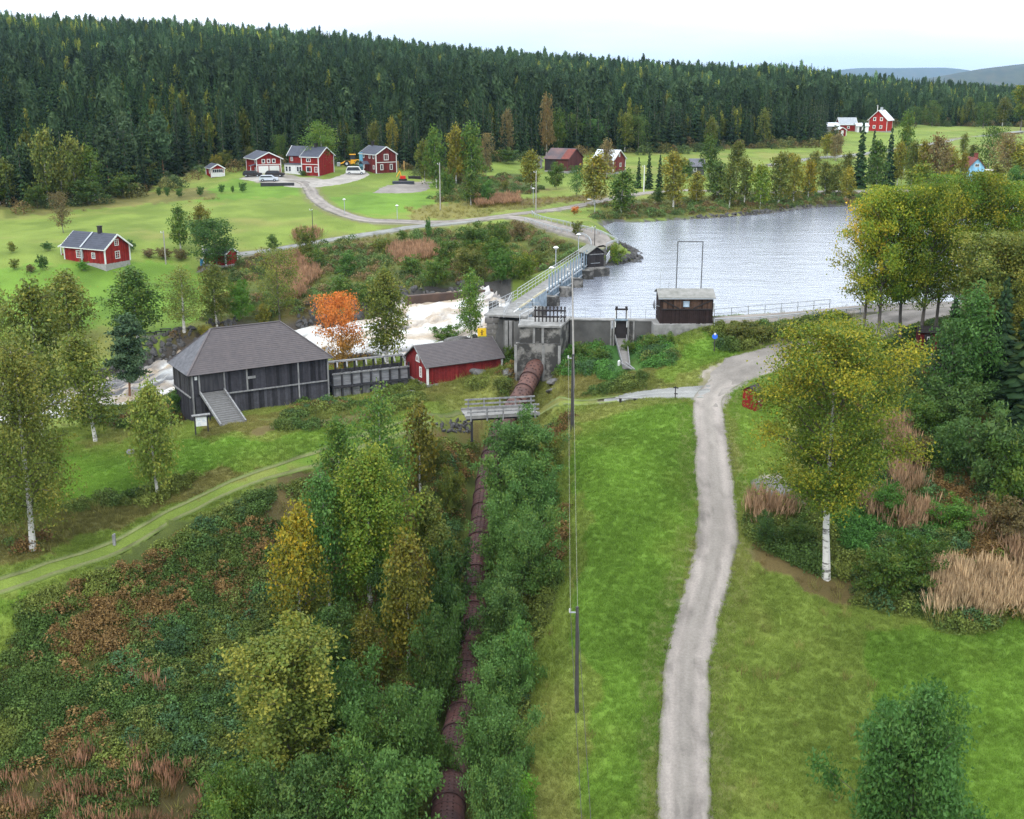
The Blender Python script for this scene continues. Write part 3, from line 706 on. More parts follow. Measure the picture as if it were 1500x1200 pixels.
def spruce_proto(seed, rows, pal='spruce', k0=9):
    key = ('spruce', seed, rows, pal)
    if key in PROTO: return PROTO[key]
    g = np.random.default_rng(seed + 900); H = 10.; V = []; F_ = []; cols = []; a = np.array(PALT[pal])
    for i in range(rows):
        t = i / rows; z = .7 + (H - .9) * t; L = 1.75 * (1 - t) ** .82 * g.uniform(.85, 1.12) + .12; nb = max(4, int(k0 * (1 - .45 * t)))
        for j in range(nb):
            az = j * 2 * math.pi / nb + g.uniform(-.35, .35) + i; Lj = L * g.uniform(.65, 1.15); dz = -Lj * g.uniform(.25, .55) + .10
            d = np.array([math.cos(az), math.sin(az), 0]); s = np.array([-d[1], d[0], 0]); w = Lj * g.uniform(.20, .34)
            zz = z + g.uniform(-.2, .2); n = len(V)
            mid = d * Lj * .55 + np.array([0, 0, zz + dz * .35])
            V += [np.array([0, 0, zz + .18]), mid + s * w - [0, 0, .18], d * Lj + np.array([0, 0, zz + dz]), mid - s * w - [0, 0, .18], mid + np.array([0, 0, -.30 - .12 * Lj])]
            F_ += [(n, n + 1, n + 2), (n, n + 2, n + 3), (n + 1, n + 4, n + 2), (n + 4, n + 3, n + 2)]
            c = (a[0] + (a[1] - a[0]) * g.uniform(0, 1)) * g.uniform(.75, 1.25)
            if g.uniform() > .9: c = a[2]
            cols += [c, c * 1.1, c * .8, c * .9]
    V += [np.array([-.07, 0, H - .7]), np.array([.07, .03, H - .7]), np.array([0, 0, H])]; F_ += [(len(V) - 3, len(V) - 2, len(V) - 1)]; cols.append(a[1])
    cm = hidden_mesh('crown', np.array(V), np.array(F_), NEEDLE, np.array(cols)); mb = MB().tube([(0,0,-.5),(0,0,5),(0,0,9.6)], [.16,.09,.02], 6)
    tm = hidden_mesh('trunk', mb.v, mb.f, GREYBARK); PROTO[key] = (tm, cm); return PROTO[key]
OCC = []
def plant_at(name, pos, h, w, protos, label, cat, group=None, tint=1.0, lean=None, wref=4.6, kind=None):
    """h, w in metres"""
    r = empty(name, pos, random.uniform(0, 6.28)); tm, cm = protos; sc_ = h / 10; k = w / wref
    if lean: r.rotation_euler = (lean[0], lean[1], r.rotation_euler.z)
    for me in (tm, cm):
        o = bpy.data.objects.new(me.name.split('.')[0], me); col.objects.link(o); o.parent = r
        o.scale = (k, k, sc_)
        if me is cm:
            f = tint * random.uniform(.88, 1.12); o.color = (f * random.uniform(.94, 1.06), f, f * random.uniform(.9, 1.1), 1)
    tag(r, label, cat, group); return r
KN = dict(birch='birch_tree', aspen='aspen_tree', round='broadleaf_tree', pine='pine_tree', bush='willow_bush', bare='bare_tree', spruce='spruce_tree')
KR = dict(birch=5.2, aspen=5.6, round=8.2, pine=5.2, bush=12.0, bare=5.6, spruce=3.7)
def tree(kind, pal, bx, by, ty, wpx, label, group=None, q=None, tint=1.0, lean=None, z=None, back=0, seed=None):
    b = ground(bx, by) if z is None else P(bx, by, z)
    if back:
        b = Vector((b.x * (1 + back / b.y), b.y + back, 0)); b.z = hz(b.x, b.y)
    dep = proj(b)[2]; h = h_for(ty, b) * (1.05 if kind != 'bush' else 1.05); wd = wpx / FPX * dep
    area = wpx * (by - ty)
    if q == 15000: q = 24000
    if q in (1300, 3200): q = {1300: 2400, 3200: 5000}[q]
    if kind == 'bush' and q in (7000, 15000): q = 16000 if q == 7000 else 26000
    if q is None: q = 24000 if area > 30000 else 7000 if area > 7000 else 3200 if area > 2500 else 1300
    q = {1300: 2400, 3200: 5000}.get(q, q)
    if kind == 'spruce': pr = spruce_proto(random.randint(0, 2), 34 if area > 5000 else 20, 'spruce', 11)
    else:
        sz = {24000: .15, 26000: .15, 60000: .125, 16000: .17, 7000: .19, 5000: .20, 2400: .29}[q]
        # sizes are for a tree ten metres tall
        f = 10 / max(h, 1); sz = sz * (f if q > 3000 else 1) if kind != 'bush' else sz * (1.1 if q > 5000 else 1.5)
        sz = min(sz, .5) if kind != 'bush' else min(sz, .5)
        sz = round(sz, 1) if q <= 5000 else round(sz, 2)
        pr = tree_proto(kind, pal, (seed % 3 if q > 3000 and kind == 'birch' else seed) if seed is not None else random.randint(0, 1 if q > 3000 else 2), q, sz)
    OCC.append((b.x, b.y, wd / 2))
    return plant_at(KN[kind], b, h, wd, pr, label, 'tree' if kind != 'bush' else 'bush', group, tint, lean, KR[kind])
# ------------------------------------------------------------------ the trees and bushes one by one
T = tree
# foreground left
T('birch','olive',48,806,502,160,'large white-trunked birch with yellowing green leaves, farthest left beside the grass track',q=15000,tint=.95,seed=3)
T('birch','olive',232,729,562,82,'small yellow-brown birch standing alone on the lawn beside the grass track',q=7000,tint=1.35,seed=4)
T('birch','olive',140,646,487,100,'slender brownish birch with a leaning white trunk at the far edge of the left lawn',q=7000,lean=(0,-.06),seed=2)
T('birch','olive',62,640,412,120,'tall dark olive birch behind the large birch at the left border of the picture',q=7000,tint=.8,seed=5)
T('birch','olive',12,620,418,90,'dull brown-green birch cut by the left border above the large birch',q=7000,tint=.75,seed=6)
T('birch','olive',100,508,402,88,'full yellow-tipped birch on the cottage lawn, leftmost of the riverside row',tint=1.1,seed=1)
T('birch','green',203,502,392,92,'airy green birch on the river bank below the red cottage, beside the grey stone patch',tint=.9,seed=2)
T('birch','olive',270,487,392,80,'bushy olive birch on the river bank left of the slim drooping birch',seed=3)
T('birch','olive',318,477,388,54,'slim drooping birch between two wider trees on the lawn edge above the barn roof',tint=.85,seed=4)
T('bush','bright',353,474,415,44,'round bright green bush on the river bank above the barn roof',q=3200,tint=.7)
T('round','olive',410,470,372,70,'broad olive-brown leafy tree on the river bank above the right end of the barn roof',tint=.9)
T('pine','pine',190,592,470,68,'dark blue-green pine with an orange trunk standing against the white rapids',q=7000,tint=1.2)
T('bush','yellow',387,480,447,26,'little tan-yellow bush just behind the barn ridge',tint=.8)
T('bush','yellow',300,500,478,22,'tiny orange-yellow bush by the left end of the barn roof',tint=.9)
T('round','brown',93,343,285,32,'thin grey-brown tree in the field behind the red cottage chimney',tint=.9)
T('birch','green',265,366,302,36,'grey-green birch in the meadow right of the red cottage',tint=.85)
T('birch','yellow',297,366,300,38,'yellow-brown birch behind the dark rounded tree right of the cottage',tint=.62)
T('round','dark',319,398,326,76,'dark green rounded maple hiding a small red shed right of the cottage',q=7000)
T('bush','dark',258,612,575,34,'dark green bush against the left wall of the barn',tint=1.3)
# mid, by the river and the flume
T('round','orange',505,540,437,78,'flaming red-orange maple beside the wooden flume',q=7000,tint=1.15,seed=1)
T('birch','olive',568,532,395,72,'tall olive-green birch between the orange maple and the red shed',q=7000,tint=.95,seed=7)
T('birch','green',691,500,397,46,'slim birch with white stem behind the red shed by the yellow sign',q=3200,tint=1.1)
T('bush','green',655,505,478,60,'low green scrub on the rocks behind the red shed',tint=.9)
# cluster left of the penstock
T('birch','green',560,812,572,104,'tall green birch, rearmost of the foreground birch group, pointed top in front of the shed',q=7000,seed=3)
T('birch','green',500,760,612,72,'narrow green birch top, left neighbour of the tall pointed birch',q=7000,tint=1.05,seed=5)
T('birch','lime',543,890,660,132,'big bright green birch with a long white trunk in the middle of the foreground group',q=15000,tint=.85,seed=1)
T('birch','dark',484,912,690,88,'very dark green birch between the golden birch and the bright green birch',q=7000,tint=1.6,seed=2)
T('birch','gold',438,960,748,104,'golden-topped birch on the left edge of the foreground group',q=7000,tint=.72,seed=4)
T('birch','yellow',598,985,785,90,'yellow-brown drooping birch nearest the rusty pipe in the foreground group',q=7000,tint=.60,seed=3)
T('birch','yellow',541,1022,898,62,'small thin yellow-brown birch with a bent white stem in the lower foreground',q=3200,tint=.48)
T('birch','yellow',616,728,590,62,'sparse tan-yellow young birch left of the footbridge',q=1300,tint=.50)
T('birch','olive',625,812,718,52,'small olive birch between the tan young birch and the pipe bushes',q=3200)
T('birch','olive',645,880,770,62,'dull olive shrubby birch at the left edge of the pipe trench',q=3200,tint=.8)
T('aspen','olive',432,1195,952,178,'wide bushy tree with mixed yellow and green leaves, lowest of the foreground group',q=15000,tint=1.0,seed=2)
for i, (bx, by, ty, w, pal, tn, lb) in enumerate([
    (480,1010,900,110,'blue',.75,'dark bluish bush under the golden birch'),
    (520,1160,985,140,'blue',.9,'large blue-green bush beside the wide bushy mixed-colour tree'),
    (590,1190,1020,134,'blue',.95,'large blue-green bush left of the pipe near the bottom edge of the picture'),
    (570,1300,1110,164,'blue',.9,'blue-green bush cut by the bottom edge, left of the pipe'),
    (450,1290,1120,150,'blue',.8,'blue-green bush cut by the bottom edge below the wide mixed-colour tree'),
    (642,1060,900,90,'blue',.65,'dark bush hanging over the pipe from the left, below the yellow-brown birch'),
    (656,985,850,80,'blue',.6,'dark shaded bush at the narrowest part of the pipe trench'),
    (662,905,800,74,'blue',.6,'shaded green bush left of the pipe, beside the olive shrubby birch'),
    (580,930,830,90,'blue',.65,'dark green bush at the feet of the bright green birch'),
    (668,935,872,42,'blue',.6,'small shaded bush against the left flank of the pipe'),(650,1165,1085,54,'blue',.8,'small bush leaning on the pipe near the bottom edge'),
    (350,1280,1130,120,'green',.9,'low green bush at the bottom left below the wide mixed-colour tree'),
    (632,700,640,60,'olive',.7,'low olive scrub on the trench rim left below the footbridge'),
    (662,760,690,44,'olive',.75,'small olive shrub on the left lip of the pipe trench')]):
    T('bush',pal,bx,by,ty,w*1.1,lb,'willow bushes along the left side of the penstock',q=7000 if w > 85 else 3200,tint=tn)
for i, (bx, by, ty, w, pal, tn, lb) in enumerate([
    (768,720,612,108,'blue',1.05,'rounded willow bush right of the pipe, closest to the footbridge'),
    (757,800,672,114,'blue',1.1,'second willow bush from the footbridge on the right side of the pipe'),
    (783,780,690,90,'blue',1.1,'willow bush on the grass side, beside the second bush from the footbridge'),
    (744,860,735,96,'blue',1.1,'willow bush midway down the right side of the pipe, leaning over it'),
    (778,880,760,100,'blue',1.05,'broad willow bush on the grass side midway down the pipe'),
    (736,965,850,94,'blue',1.0,'willow bush just above the bend where the pipe turns red'),
    (760,1030,920,70,'blue',1.05,'small willow bush on the grass side above the last broad bushes'),
    (730,1075,945,94,'blue',1.15,'broad pale willow bush right of the pipe, third from the bottom edge'),
    (730,1180,1030,112,'blue',1.05,'broad willow bush right of the pipe next to the lowest power pole'),
    (728,1290,1125,94,'blue',.95,'willow bush cut by the bottom edge, right of the pipe'),
    (716,905,845,52,'blue',.9,'narrow willow bush hanging over the middle of the pipe'),(713,1005,932,52,'blue',.9,'narrow willow bush hanging over the pipe below the bend'),(704,1115,1032,54,'blue',.95,'narrow willow bush hanging over the lower pipe'),
    (752,1240,1135,72,'bright',.85,'bright yellow-green small bush at the bottom edge right of the pipe'),
    (805,700,640,50,'olive',.9,'small olive shrub at the grass edge right of the first willow bush'),
    (757,690,630,52,'blue',.95,'willow shrub tucked under the footbridge on the right of the pipe')]):
    T('bush',pal,bx,by,ty,w*1.1,lb,'willow bushes along the right side of the penstock',q=7000 if w > 85 else 3200,tint=tn)
# right foreground
big = T('aspen','aspen',1211,848,500,212,'huge yellow-green aspen with a pale trunk standing alone between road and thicket',q=60000,tint=.9,seed=1); big.rotation_euler.z = 2.2
T('bush','dark',1324,1275,1026,225,'dark green young tree cut by the bottom edge on the right-hand lawn',q=26000,tint=1.45,seed=2)
for ch in big.children:
    if ch.name.startswith('trunk'): ch.data = ch.data.copy(); ch.data.materials[0] = BIRCHBARK
# aspen grove
for i, (bx, by, ty, w, pal, tn, lb) in enumerate([
    (1262,500,300,84,'gold',1.15,'bright golden aspen at the water edge, leftmost of the grove'),
    (1286,512,278,96,'aspen',1.0,'tall gold and green aspen, second from the left of the grove'),
    (1318,505,292,90,'aspengreen',.85,'dark green-hearted aspen behind the second grove aspen'),
    (1345,515,275,100,'aspen',.9,'yellow-green aspen in the middle of the grove beside the gold one'),
    (1368,505,262,90,'aspengreen',.85,'tall bare-stemmed aspen in the centre of the grove'),
    (1410,500,258,100,'aspen',.85,'broad yellow-green aspen right of the tall bare-stemmed one'),
    (1452,495,270,100,'aspengreen',1.0,'yellow-topped aspen near the right border of the grove'),
    (1495,500,272,110,'aspen',1.0,'yellow-green aspen cut by the right border'),
    (1440,560,345,120,'olive',.85,'olive birch in front of the grove, near the red-leaved shrub'),
    (1500,580,350,110,'olive',.9,'olive-yellow birch at the right border in front of the grove'),
    (1240,520,470,50,'lime',.8,'young lime-green aspen at the foot of the grove by the road'),
    (1265,560,490,60,'aspen',.9,'young yellow-green aspen overhanging the gravel road end')]):
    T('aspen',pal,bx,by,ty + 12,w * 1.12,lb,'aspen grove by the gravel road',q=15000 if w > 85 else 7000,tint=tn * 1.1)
T('birch','dark',1412,604,420,96,'dark birch with a pale bare trunk in the shaded wood on the right',q=7000,tint=1.3)
T('spruce','spruce',1455,600,410,80,'dark spruce in the shaded wood on the right',tint=1)
T('spruce','spruce',1490,640,430,90,'dark spruce cut by the right border in the shaded wood',tint=1)
T('spruce','spruce',1385,590,440,70,'dark spruce behind the pale bare birch trunk in the right wood',tint=.9)
T('round','brown',1422,540,480,46,'small reddish shrub tree with dull crimson leaves in the right wood',tint=1.2)
T('bush','blue',1400,640,560,110,'blue-green bush under the dark spruces of the right wood',q=3200,tint=.75,group='bushes at the foot of the right wood')
for bx, by, ty, w, pal, tn, lb in [
    (1450,730,610,130,'blue',.8,'large bluish willow bush below the right wood'),
    (1385,700,625,80,'blue',.75,'round bluish bush left of the large willow bush below the right wood'),
    (1495,760,640,110,'green',.75,'dark green bush at the right border below the wood'),
    (1350,640,585,70,'green',.8,'green bush in the shade left of the wood'),
    (1330,690,640,60,'brown',.9,'reddish brown shrub beyond the huge aspen'),
    (1480,800,735,90,'brown',.75,'brown-green bush at the right border above the reeds'),
    (1300,880,800,110,'green',.75,'grey-green bush in the thicket right of the aspen trunk'),
    (1340,860,790,90,'green',.7,'grey-green bush in the thicket left of the reed bed'),
    (1120,800,755,46,'blue',.7,'dark low bush at the left end of the thicket by the gravel pad'),
    (1170,800,762,60,'green',.7,'low dark bush in front of the gravel pad'),
    (1260,700,650,60,'blue',.6,'dark bush under the right side of the huge aspen'),
    (1300,760,715,70,'bright',.6,'fresh green low bush in the middle of the thicket'),
    (1400,780,735,80,'bright',.6,'fresh green low bush behind the reed bed')]:
    T('bush',pal,bx,by,ty,w,lb,'bushes of the thicket on the right',q=3200,tint=tn)
# embankment bushes by the dam hut
for bx, by, ty, w, lb in [(1080,500,476,46,'dark bush on the embankment behind the blue sign'),(1118,502,478,50,'olive bush on the embankment, second right of the blue sign'),(1160,498,474,50,'olive bush on the embankment below the crest road railing'),(1200,492,468,46,'olive bush on the embankment next to the huge aspen top'),(1090,486,470,40,'low scrub under the crest road beside the dam hut')]:
    T('bush','olive',bx,by,ty,w,lb,'embankment bushes',tint=.65)
for bx, by, ty, w, lb in [(848,528,502,36,'green bush against the concrete wall right of the penstock head'),(876,535,512,30,'low green bush beside the wooden chute'),(955,515,492,38,'green bush right of the wooden chute'),(980,508,488,26,'green bush at the concrete footing of the dam hut'),(746,532,508,20,'reddish green bush between shed and intake wall'),(920,520,500,26,'dark green bush behind the wooden chute')]:
    T('bush','green',bx,by,ty,w,lb,'bushes at the foot of the dam wall',tint=.9)
# shrubland beyond the rapids
for bx, by, ty, w, pal, tn, lb in [
    (697,375,330,62,'green',.8,'dark green broad bush, highest in the scrub beyond the rapids'),(730,372,328,40,'green',.75,'dark green bush just right of the highest broad bush'),
    (655,395,352,46,'green',.8,'mid green bush below the broad dark bushes'),(690,412,362,60,'olive',.75,'olive bush in the scrub above the slim birch'),
    (735,415,368,50,'bright',.55,'fresh green bush near the dam walkway'),(768,412,372,40,'lime',.75,'yellow-green bush nearest the dam walkway'),
    (720,398,350,50,'green',.75,'green bush behind the fresh green one by the walkway'),(640,420,380,50,'green',.8,'green bush above the brown river wall'),
    (605,405,375,44,'green',.85,'low green bush above the olive birch'),(510,408,370,40,'dark',1.5,'small dark green tree in the scrub behind the orange maple'),
    (500,440,404,50,'green',1.0,'rounded light green bush right above the orange maple'),(540,448,415,44,'green',.8,'grey-green bush left of the tall olive birch'),
    (465,395,365,36,'green',.75,'grey-green bush amid the brown scrub'),(450,385,335,34,'olive',.75,'upright olive shrub by the lower road'),
    (628,352,320,12,'dark',1.6,'tiny dark conifer-like shrub beside the lower road'),(400,368,345,24,'green',.8,'bush at the end of the hedge near the lower road'),
    (900,390,358,34,'lime',.7,'green bush on the stony tip at the far end of the dam'),(845,345,325,20,'olive',.8,'small bush by the guard rail of the dam road'),
    (590,355,338,20,'green',.8,'small bush on the verge of the lower road'),(560,375,350,34,'olive',.8,'low olive bush in the brown scrub'),(790,395,370,26,'olive',.8,'olive bush beneath the dam road guard rail'),(760,350,326,30,'brown',.9,'brown shrub below the dam road')]:
    T('bush',pal,bx,by,ty,w,lb,'scrub bushes beyond the rapids',tint=tn)
# hedge and garden bushes of the cottage, bushes of the upper farm
for bx, by, ty, w, pal, lb in [(190,368,352,22,'dark','clipped dark bush at the rear corner of the cottage'),(122,397,382,20,'bright','light green bush before the cottage front wall'),(63,397,375,22,'dark','rounded green bush left of the cottage front'),(45,400,388,20,'brown','brownish garden bush left of the rounded green one'),(22,395,380,18,'olive','olive garden bush near the left border'),(70,368,355,20,'dark','dark bush behind the cottage porch'),(18,370,355,16,'olive','garden bush at the left border beyond the cottage'),
    (218,376,365,26,'brown','section of brown hedge right of the cottage'),(240,378,364,30,'brown','middle section of the brown hedge'),(265,380,366,30,'brown','right section of the brown hedge by the maple'),
    (233,288,275,10,'dark','leftmost clipped bush of the row by the small cabin'),(245,288,275,10,'dark','second clipped bush of the row by the small cabin'),(263,289,277,13,'dark','third clipped bush of the row, below the cabin'),(294,287,274,14,'dark','lone clipped bush right of the grey slab'),(325,283,271,12,'dark','clipped bush left of the white dog-sized stone'),(341,282,273,8,'dark','smallest clipped bush of the row'),(356,281,268,14,'dark','rightmost clipped bush of the row'),
    (444,258,250,14,'dark','low bush before the large red house')]:
    T('bush',pal,bx,by,ty,w,lb,'garden bushes',q=1300,tint=1.1 if pal == 'dark' else .9)
# around the upper houses
T('birch','green',474,253,180,58,'big rounded green birch between the two upper red houses',q=7000,tint=1.15,seed=1)
rowL = [(10,300,232,40,'olive',.8),(38,296,215,36,'pine',1.1),(70,300,190,46,'olive',.9),(92,300,235,30,'olive',.75),(112,297,200,44,'olive',1.0),(140,295,215,40,'green',.7),(160,285,188,30,'pine',1),(190,270,172,30,'pine',1.2),(212,262,190,26,'pine',1.1),(240,262,170,34,'pine',1.2),(75,296,265,24,'lime',.9),(55,305,270,40,'green',.6),(294,232,188,16,'lime',.9),(130,300,262,60,'green',.55),(180,290,255,50,'green',.6),(0,300,255,50,'green',.6),(215,272,240,40,'olive',.6)]
for i, (bx, by, ty, w, pal, tn) in enumerate(rowL):
    k = 'pine' if pal == 'pine' else ('bush' if by - ty < 45 else 'birch')
    T(k,pal,bx,by,ty,w,['leftmost tree of the meadow edge with grey-green leaves','second forest-edge pine from the left border','yellow-topped birch at the meadow edge above the cottage','thin olive birch between two yellow-topped birches','yellow-crowned birch with white stem at the meadow edge','dull green birch right of the yellow-crowned one','slim pine at the meadow edge left of the tallest bare-trunked pine','tall forest-edge pine with a long bare pink trunk','thinner pine right of the long bare pink trunk','round-headed forest-edge pine nearest the small cabin','small lime-green bush tree at the meadow edge','scrubby bush at the foot of the left forest edge','slim lime-green birch against the dark forest above the cabin','low scrub under the yellow-crowned birch','low scrub under the slim pine','scrub at the left border under the forest edge','low olive scrub left of the cabin meadow'][i],'trees of the left forest edge',q=1300,tint=tn)
mid = [('birch','yellow',1155,262,224,24,.6,'tan birch standing in the meadow behind the far shore row'),('birch','olive',1190,262,222,22,.8,'olive birch in the meadow left of the small yellow-orange tree'),('birch','green',1002,264,234,26,.8,'green birch beyond the shore left of the grey hut'),('birch','olive',1240,270,224,22,.8,'olive birch directly left of the tallest dark spruce'),('birch','yellow',1238,294,246,22,.6,'orange-tan birch on the shore below the tallest dark spruce'),('birch','yellow',1392,264,216,24,.6,'tan birch beyond the lane left of the blue house'),('birch','olive',1424,246,212,22,.8,'olive birch behind the blue house roof'),('birch','yellow',1476,240,203,26,.65,'golden birch near the right border beyond the blue house'),('birch','yellow',1020,300,252,24,.6,'tan birch on the shore in front of the grey hut'),('spruce','spruce',1425,565,395,80,1,'dark spruce left of the border spruces in the right wood'),('spruce','spruce',1470,545,375,80,1,'dark spruce towering behind the right wood'),('round','dark',1385,610,478,84,1.1,'dark leafy tree left in the right wood'),
    ('birch','olive',622,270,205,22,.8,'narrow birch left of the pale grey-green birch above the meadow'),('birch','green',640,275,188,30,.85,'pale grey-green birch standing above the upper meadow'),('birch','yellow',668,270,184,26,.62,'yellow-leaved birch in the clump above the upper meadow'),('birch','green',690,270,182,34,.9,'tallest light green birch right of the yellow-leaved one'),('round','brown',712,262,200,26,.75,'grey-brown tree right of the tallest light green birch'),
    ('bush','green',655,292,250,34,.7,'green scrub tree in front of the birch clump'),('birch','green',690,300,252,26,.75,'pointed green birch sapling above the brown grass'),('bush','dark',712,300,262,28,1.4,'dark green rounded bush above the brown grass'),('bush','olive',740,285,265,16,.8,'small round olive bush on the grassy slope'),('bush','green',745,240,218,40,.65,'dark green thicket below the forest left of the grey barn'),
    ('birch','yellow',778,278,220,26,.5,'dense brown-yellow birch left of the grey barn'),('bush','green',815,278,240,34,.75,'green bush tree in front of the grey barn'),('round','dark',845,290,246,26,1.3,'dark tree between the two barns'),('birch','yellow',870,300,226,40,.62,'yellow birch between the road and the old barns'),('birch','green',909,315,250,40,.85,'green birch with a white stem on the reservoir shore'),('birch','brown',888,262,205,20,.9,'bare brownish birch behind the metal-roofed barn'),
    ('spruce','spruce',935,275,230,14,1,'left one of three small spruces beside the metal-roofed barn'),('spruce','spruce',950,276,222,18,1,'middle one of three small spruces beside the metal-roofed barn'),('spruce','spruce',966,276,226,16,1,'right one of three small spruces beside the metal-roofed barn'),('birch','yellow',986,308,222,34,.6,'orange-yellow birch on the shore right of the three small spruces'),('bush','green',965,300,276,30,.7,'green bush on the shore below the small spruces'),
    ('birch','green',1050,292,236,36,.75,'rounded dull green birch on the far shore right of the grey hut'),('birch','olive',1068,305,238,24,.75,'olive birch with thin white stem on the far shore'),('birch','olive',1090,300,232,26,.8,'grey-olive birch on the far shore left of the lime one'),('birch','lime',1113,306,240,28,.85,'lime-yellow birch close to the far water edge'),('birch','olive',1140,302,222,32,.8,'tall olive birch right of the lime-yellow shore birch'),('birch','yellow',1162,300,228,26,.55,'tan birch on the far shore beside the tall olive one'),('birch','gold',1183,293,236,24,.7,'bright orange-gold birch on the far shore'),('birch','olive',1208,285,236,24,.75,'olive birch right of the orange-gold shore birch'),('birch','olive',1222,288,240,20,.8,'slender olive birch left of the dark spruce pair'),
    ('birch','green',1040,262,200,26,.7,'pointed grey-green tree behind the far shore birches'),('birch','olive',1078,262,206,24,.75,'olive forest-edge birch behind the far shore'),('birch','olive',1118,215,160,18,.8,'white-stemmed birch standing before the far forest'),('birch','olive',1042,218,172,18,.8,'olive birch standing before the forest left of the white-stemmed one'),('birch','yellow',1212,232,196,20,.6,'small yellow-orange tree at the meadow left of the farm'),('birch','brown',1224,236,196,18,.9,'grey-brown tree beside the small yellow-orange one'),
    ('spruce','spruce',1258,276,178,30,1.0,'tallest dark spruce, left one of the pair before the farm'),('spruce','spruce',1300,276,186,28,1.0,'dark spruce right of the olive birch before the farm'),('spruce','spruce',1276,262,190,20,.9,'thin dark spruce hidden between the pair before the farm'),('birch','green',1282,294,205,30,.8,'dense olive-green birch between the two dark spruces'),('birch','green',1322,262,166,24,.9,'leafy birch beside the red farmhouse'),('birch','yellow',1314,275,208,20,.55,'yellow-brown birch right of the dark spruces'),('birch','olive',1334,278,206,20,.8,'olive birch on the lane right of the dark spruces'),
    ('birch','yellow',1350,280,206,22,.5,'tan birch beside the lane before the far meadow'),('birch','brown',1372,282,200,34,.8,'grey leafless-looking birch left of the blue house'),('birch','lime',1345,300,240,40,.7,'pale green birch behind the golden grove'),('birch','yellow',1408,280,222,14,.5,'thin tan birch at the corner of the blue house'),('round','green',1446,262,190,40,.8,'green round tree behind the blue house'),('round','brown',1468,268,200,44,.8,'grey-brown round tree right of the blue house'),('birch','olive',1410,228,196,12,.8,'small pointed olive tree on the far meadow edge'),('birch','yellow',1495,270,204,40,.65,'yellow tree at the right border beyond the blue house'),('bush','dark',1485,285,245,40,1.6,'dark green bush right of the blue house'),('birch','yellow',1458,282,242,26,.5,'tan birch in front of the blue house porch'),
    ('aspen','aspen',1495,190,130,34,.8,'yellow-green tree at the right border before the far forest'),('birch','olive',1468,186,142,18,.7,'olive tree left of the yellow-green one before the far forest'),('birch','olive',1418,184,144,14,.7,'olive tree standing before the far forest edge'),('round','green',1340,186,158,28,.6,'low dark green tree at the far meadow edge'),('round','green',1365,186,150,28,.6,'dark green tree at the far meadow edge, second from the farm'),('round','green',1440,187,152,34,.6,'dark green broad tree at the far meadow edge'),
    ('round','green',840,222,172,30,.65,'dark rounded tree at the forest edge above the barns'),('birch','green',818,226,160,22,.75,'light green tree at the forest edge above the grey barn'),('round','dark',870,222,178,36,1.5,'blue-green rounded tree at the forest edge above the barns'),('birch','olive',915,222,165,22,.85,'pale olive tree at the forest edge above the metal-roofed barn'),('round','green',935,222,172,34,.6,'dark round tree right of the pale olive one'),('birch','brown',800,228,140,20,.8,'brownish tree standing out at the forest edge'),('birch','brown',742,232,160,18,.8,'brown-leaved tree at the forest edge above the meadow'),('birch','yellow',575,238,172,16,.5,'tan-yellow tree behind the house with the yellow machine'),('birch','olive',548,238,178,18,.7,'dull olive tree behind the house with the yellow machine'),('round','green',520,240,200,26,.8,'green tree left of the yellow machine'),('bush','olive',330,246,222,30,.7,'olive bush at the forest edge behind the small cabin'),('bush','yellow',318,250,228,22,.5,'tan bush at the forest edge behind the small cabin'),('bush','olive',368,240,216,22,.7,'olive bush at the forest edge behind the garage house'),('round','green',412,240,200,22,.6,'dark green tree behind the large red house')]
for k, pal, bx, by, ty, w, tn, lb in mid:
    if k == 'birch': w *= 1.35
    if pal in ('yellow', 'brown'): tn *= 1.45
    T(k,pal,bx,by,ty,w,lb,None,q=1300 if k != 'spruce' else None,tint=tn)
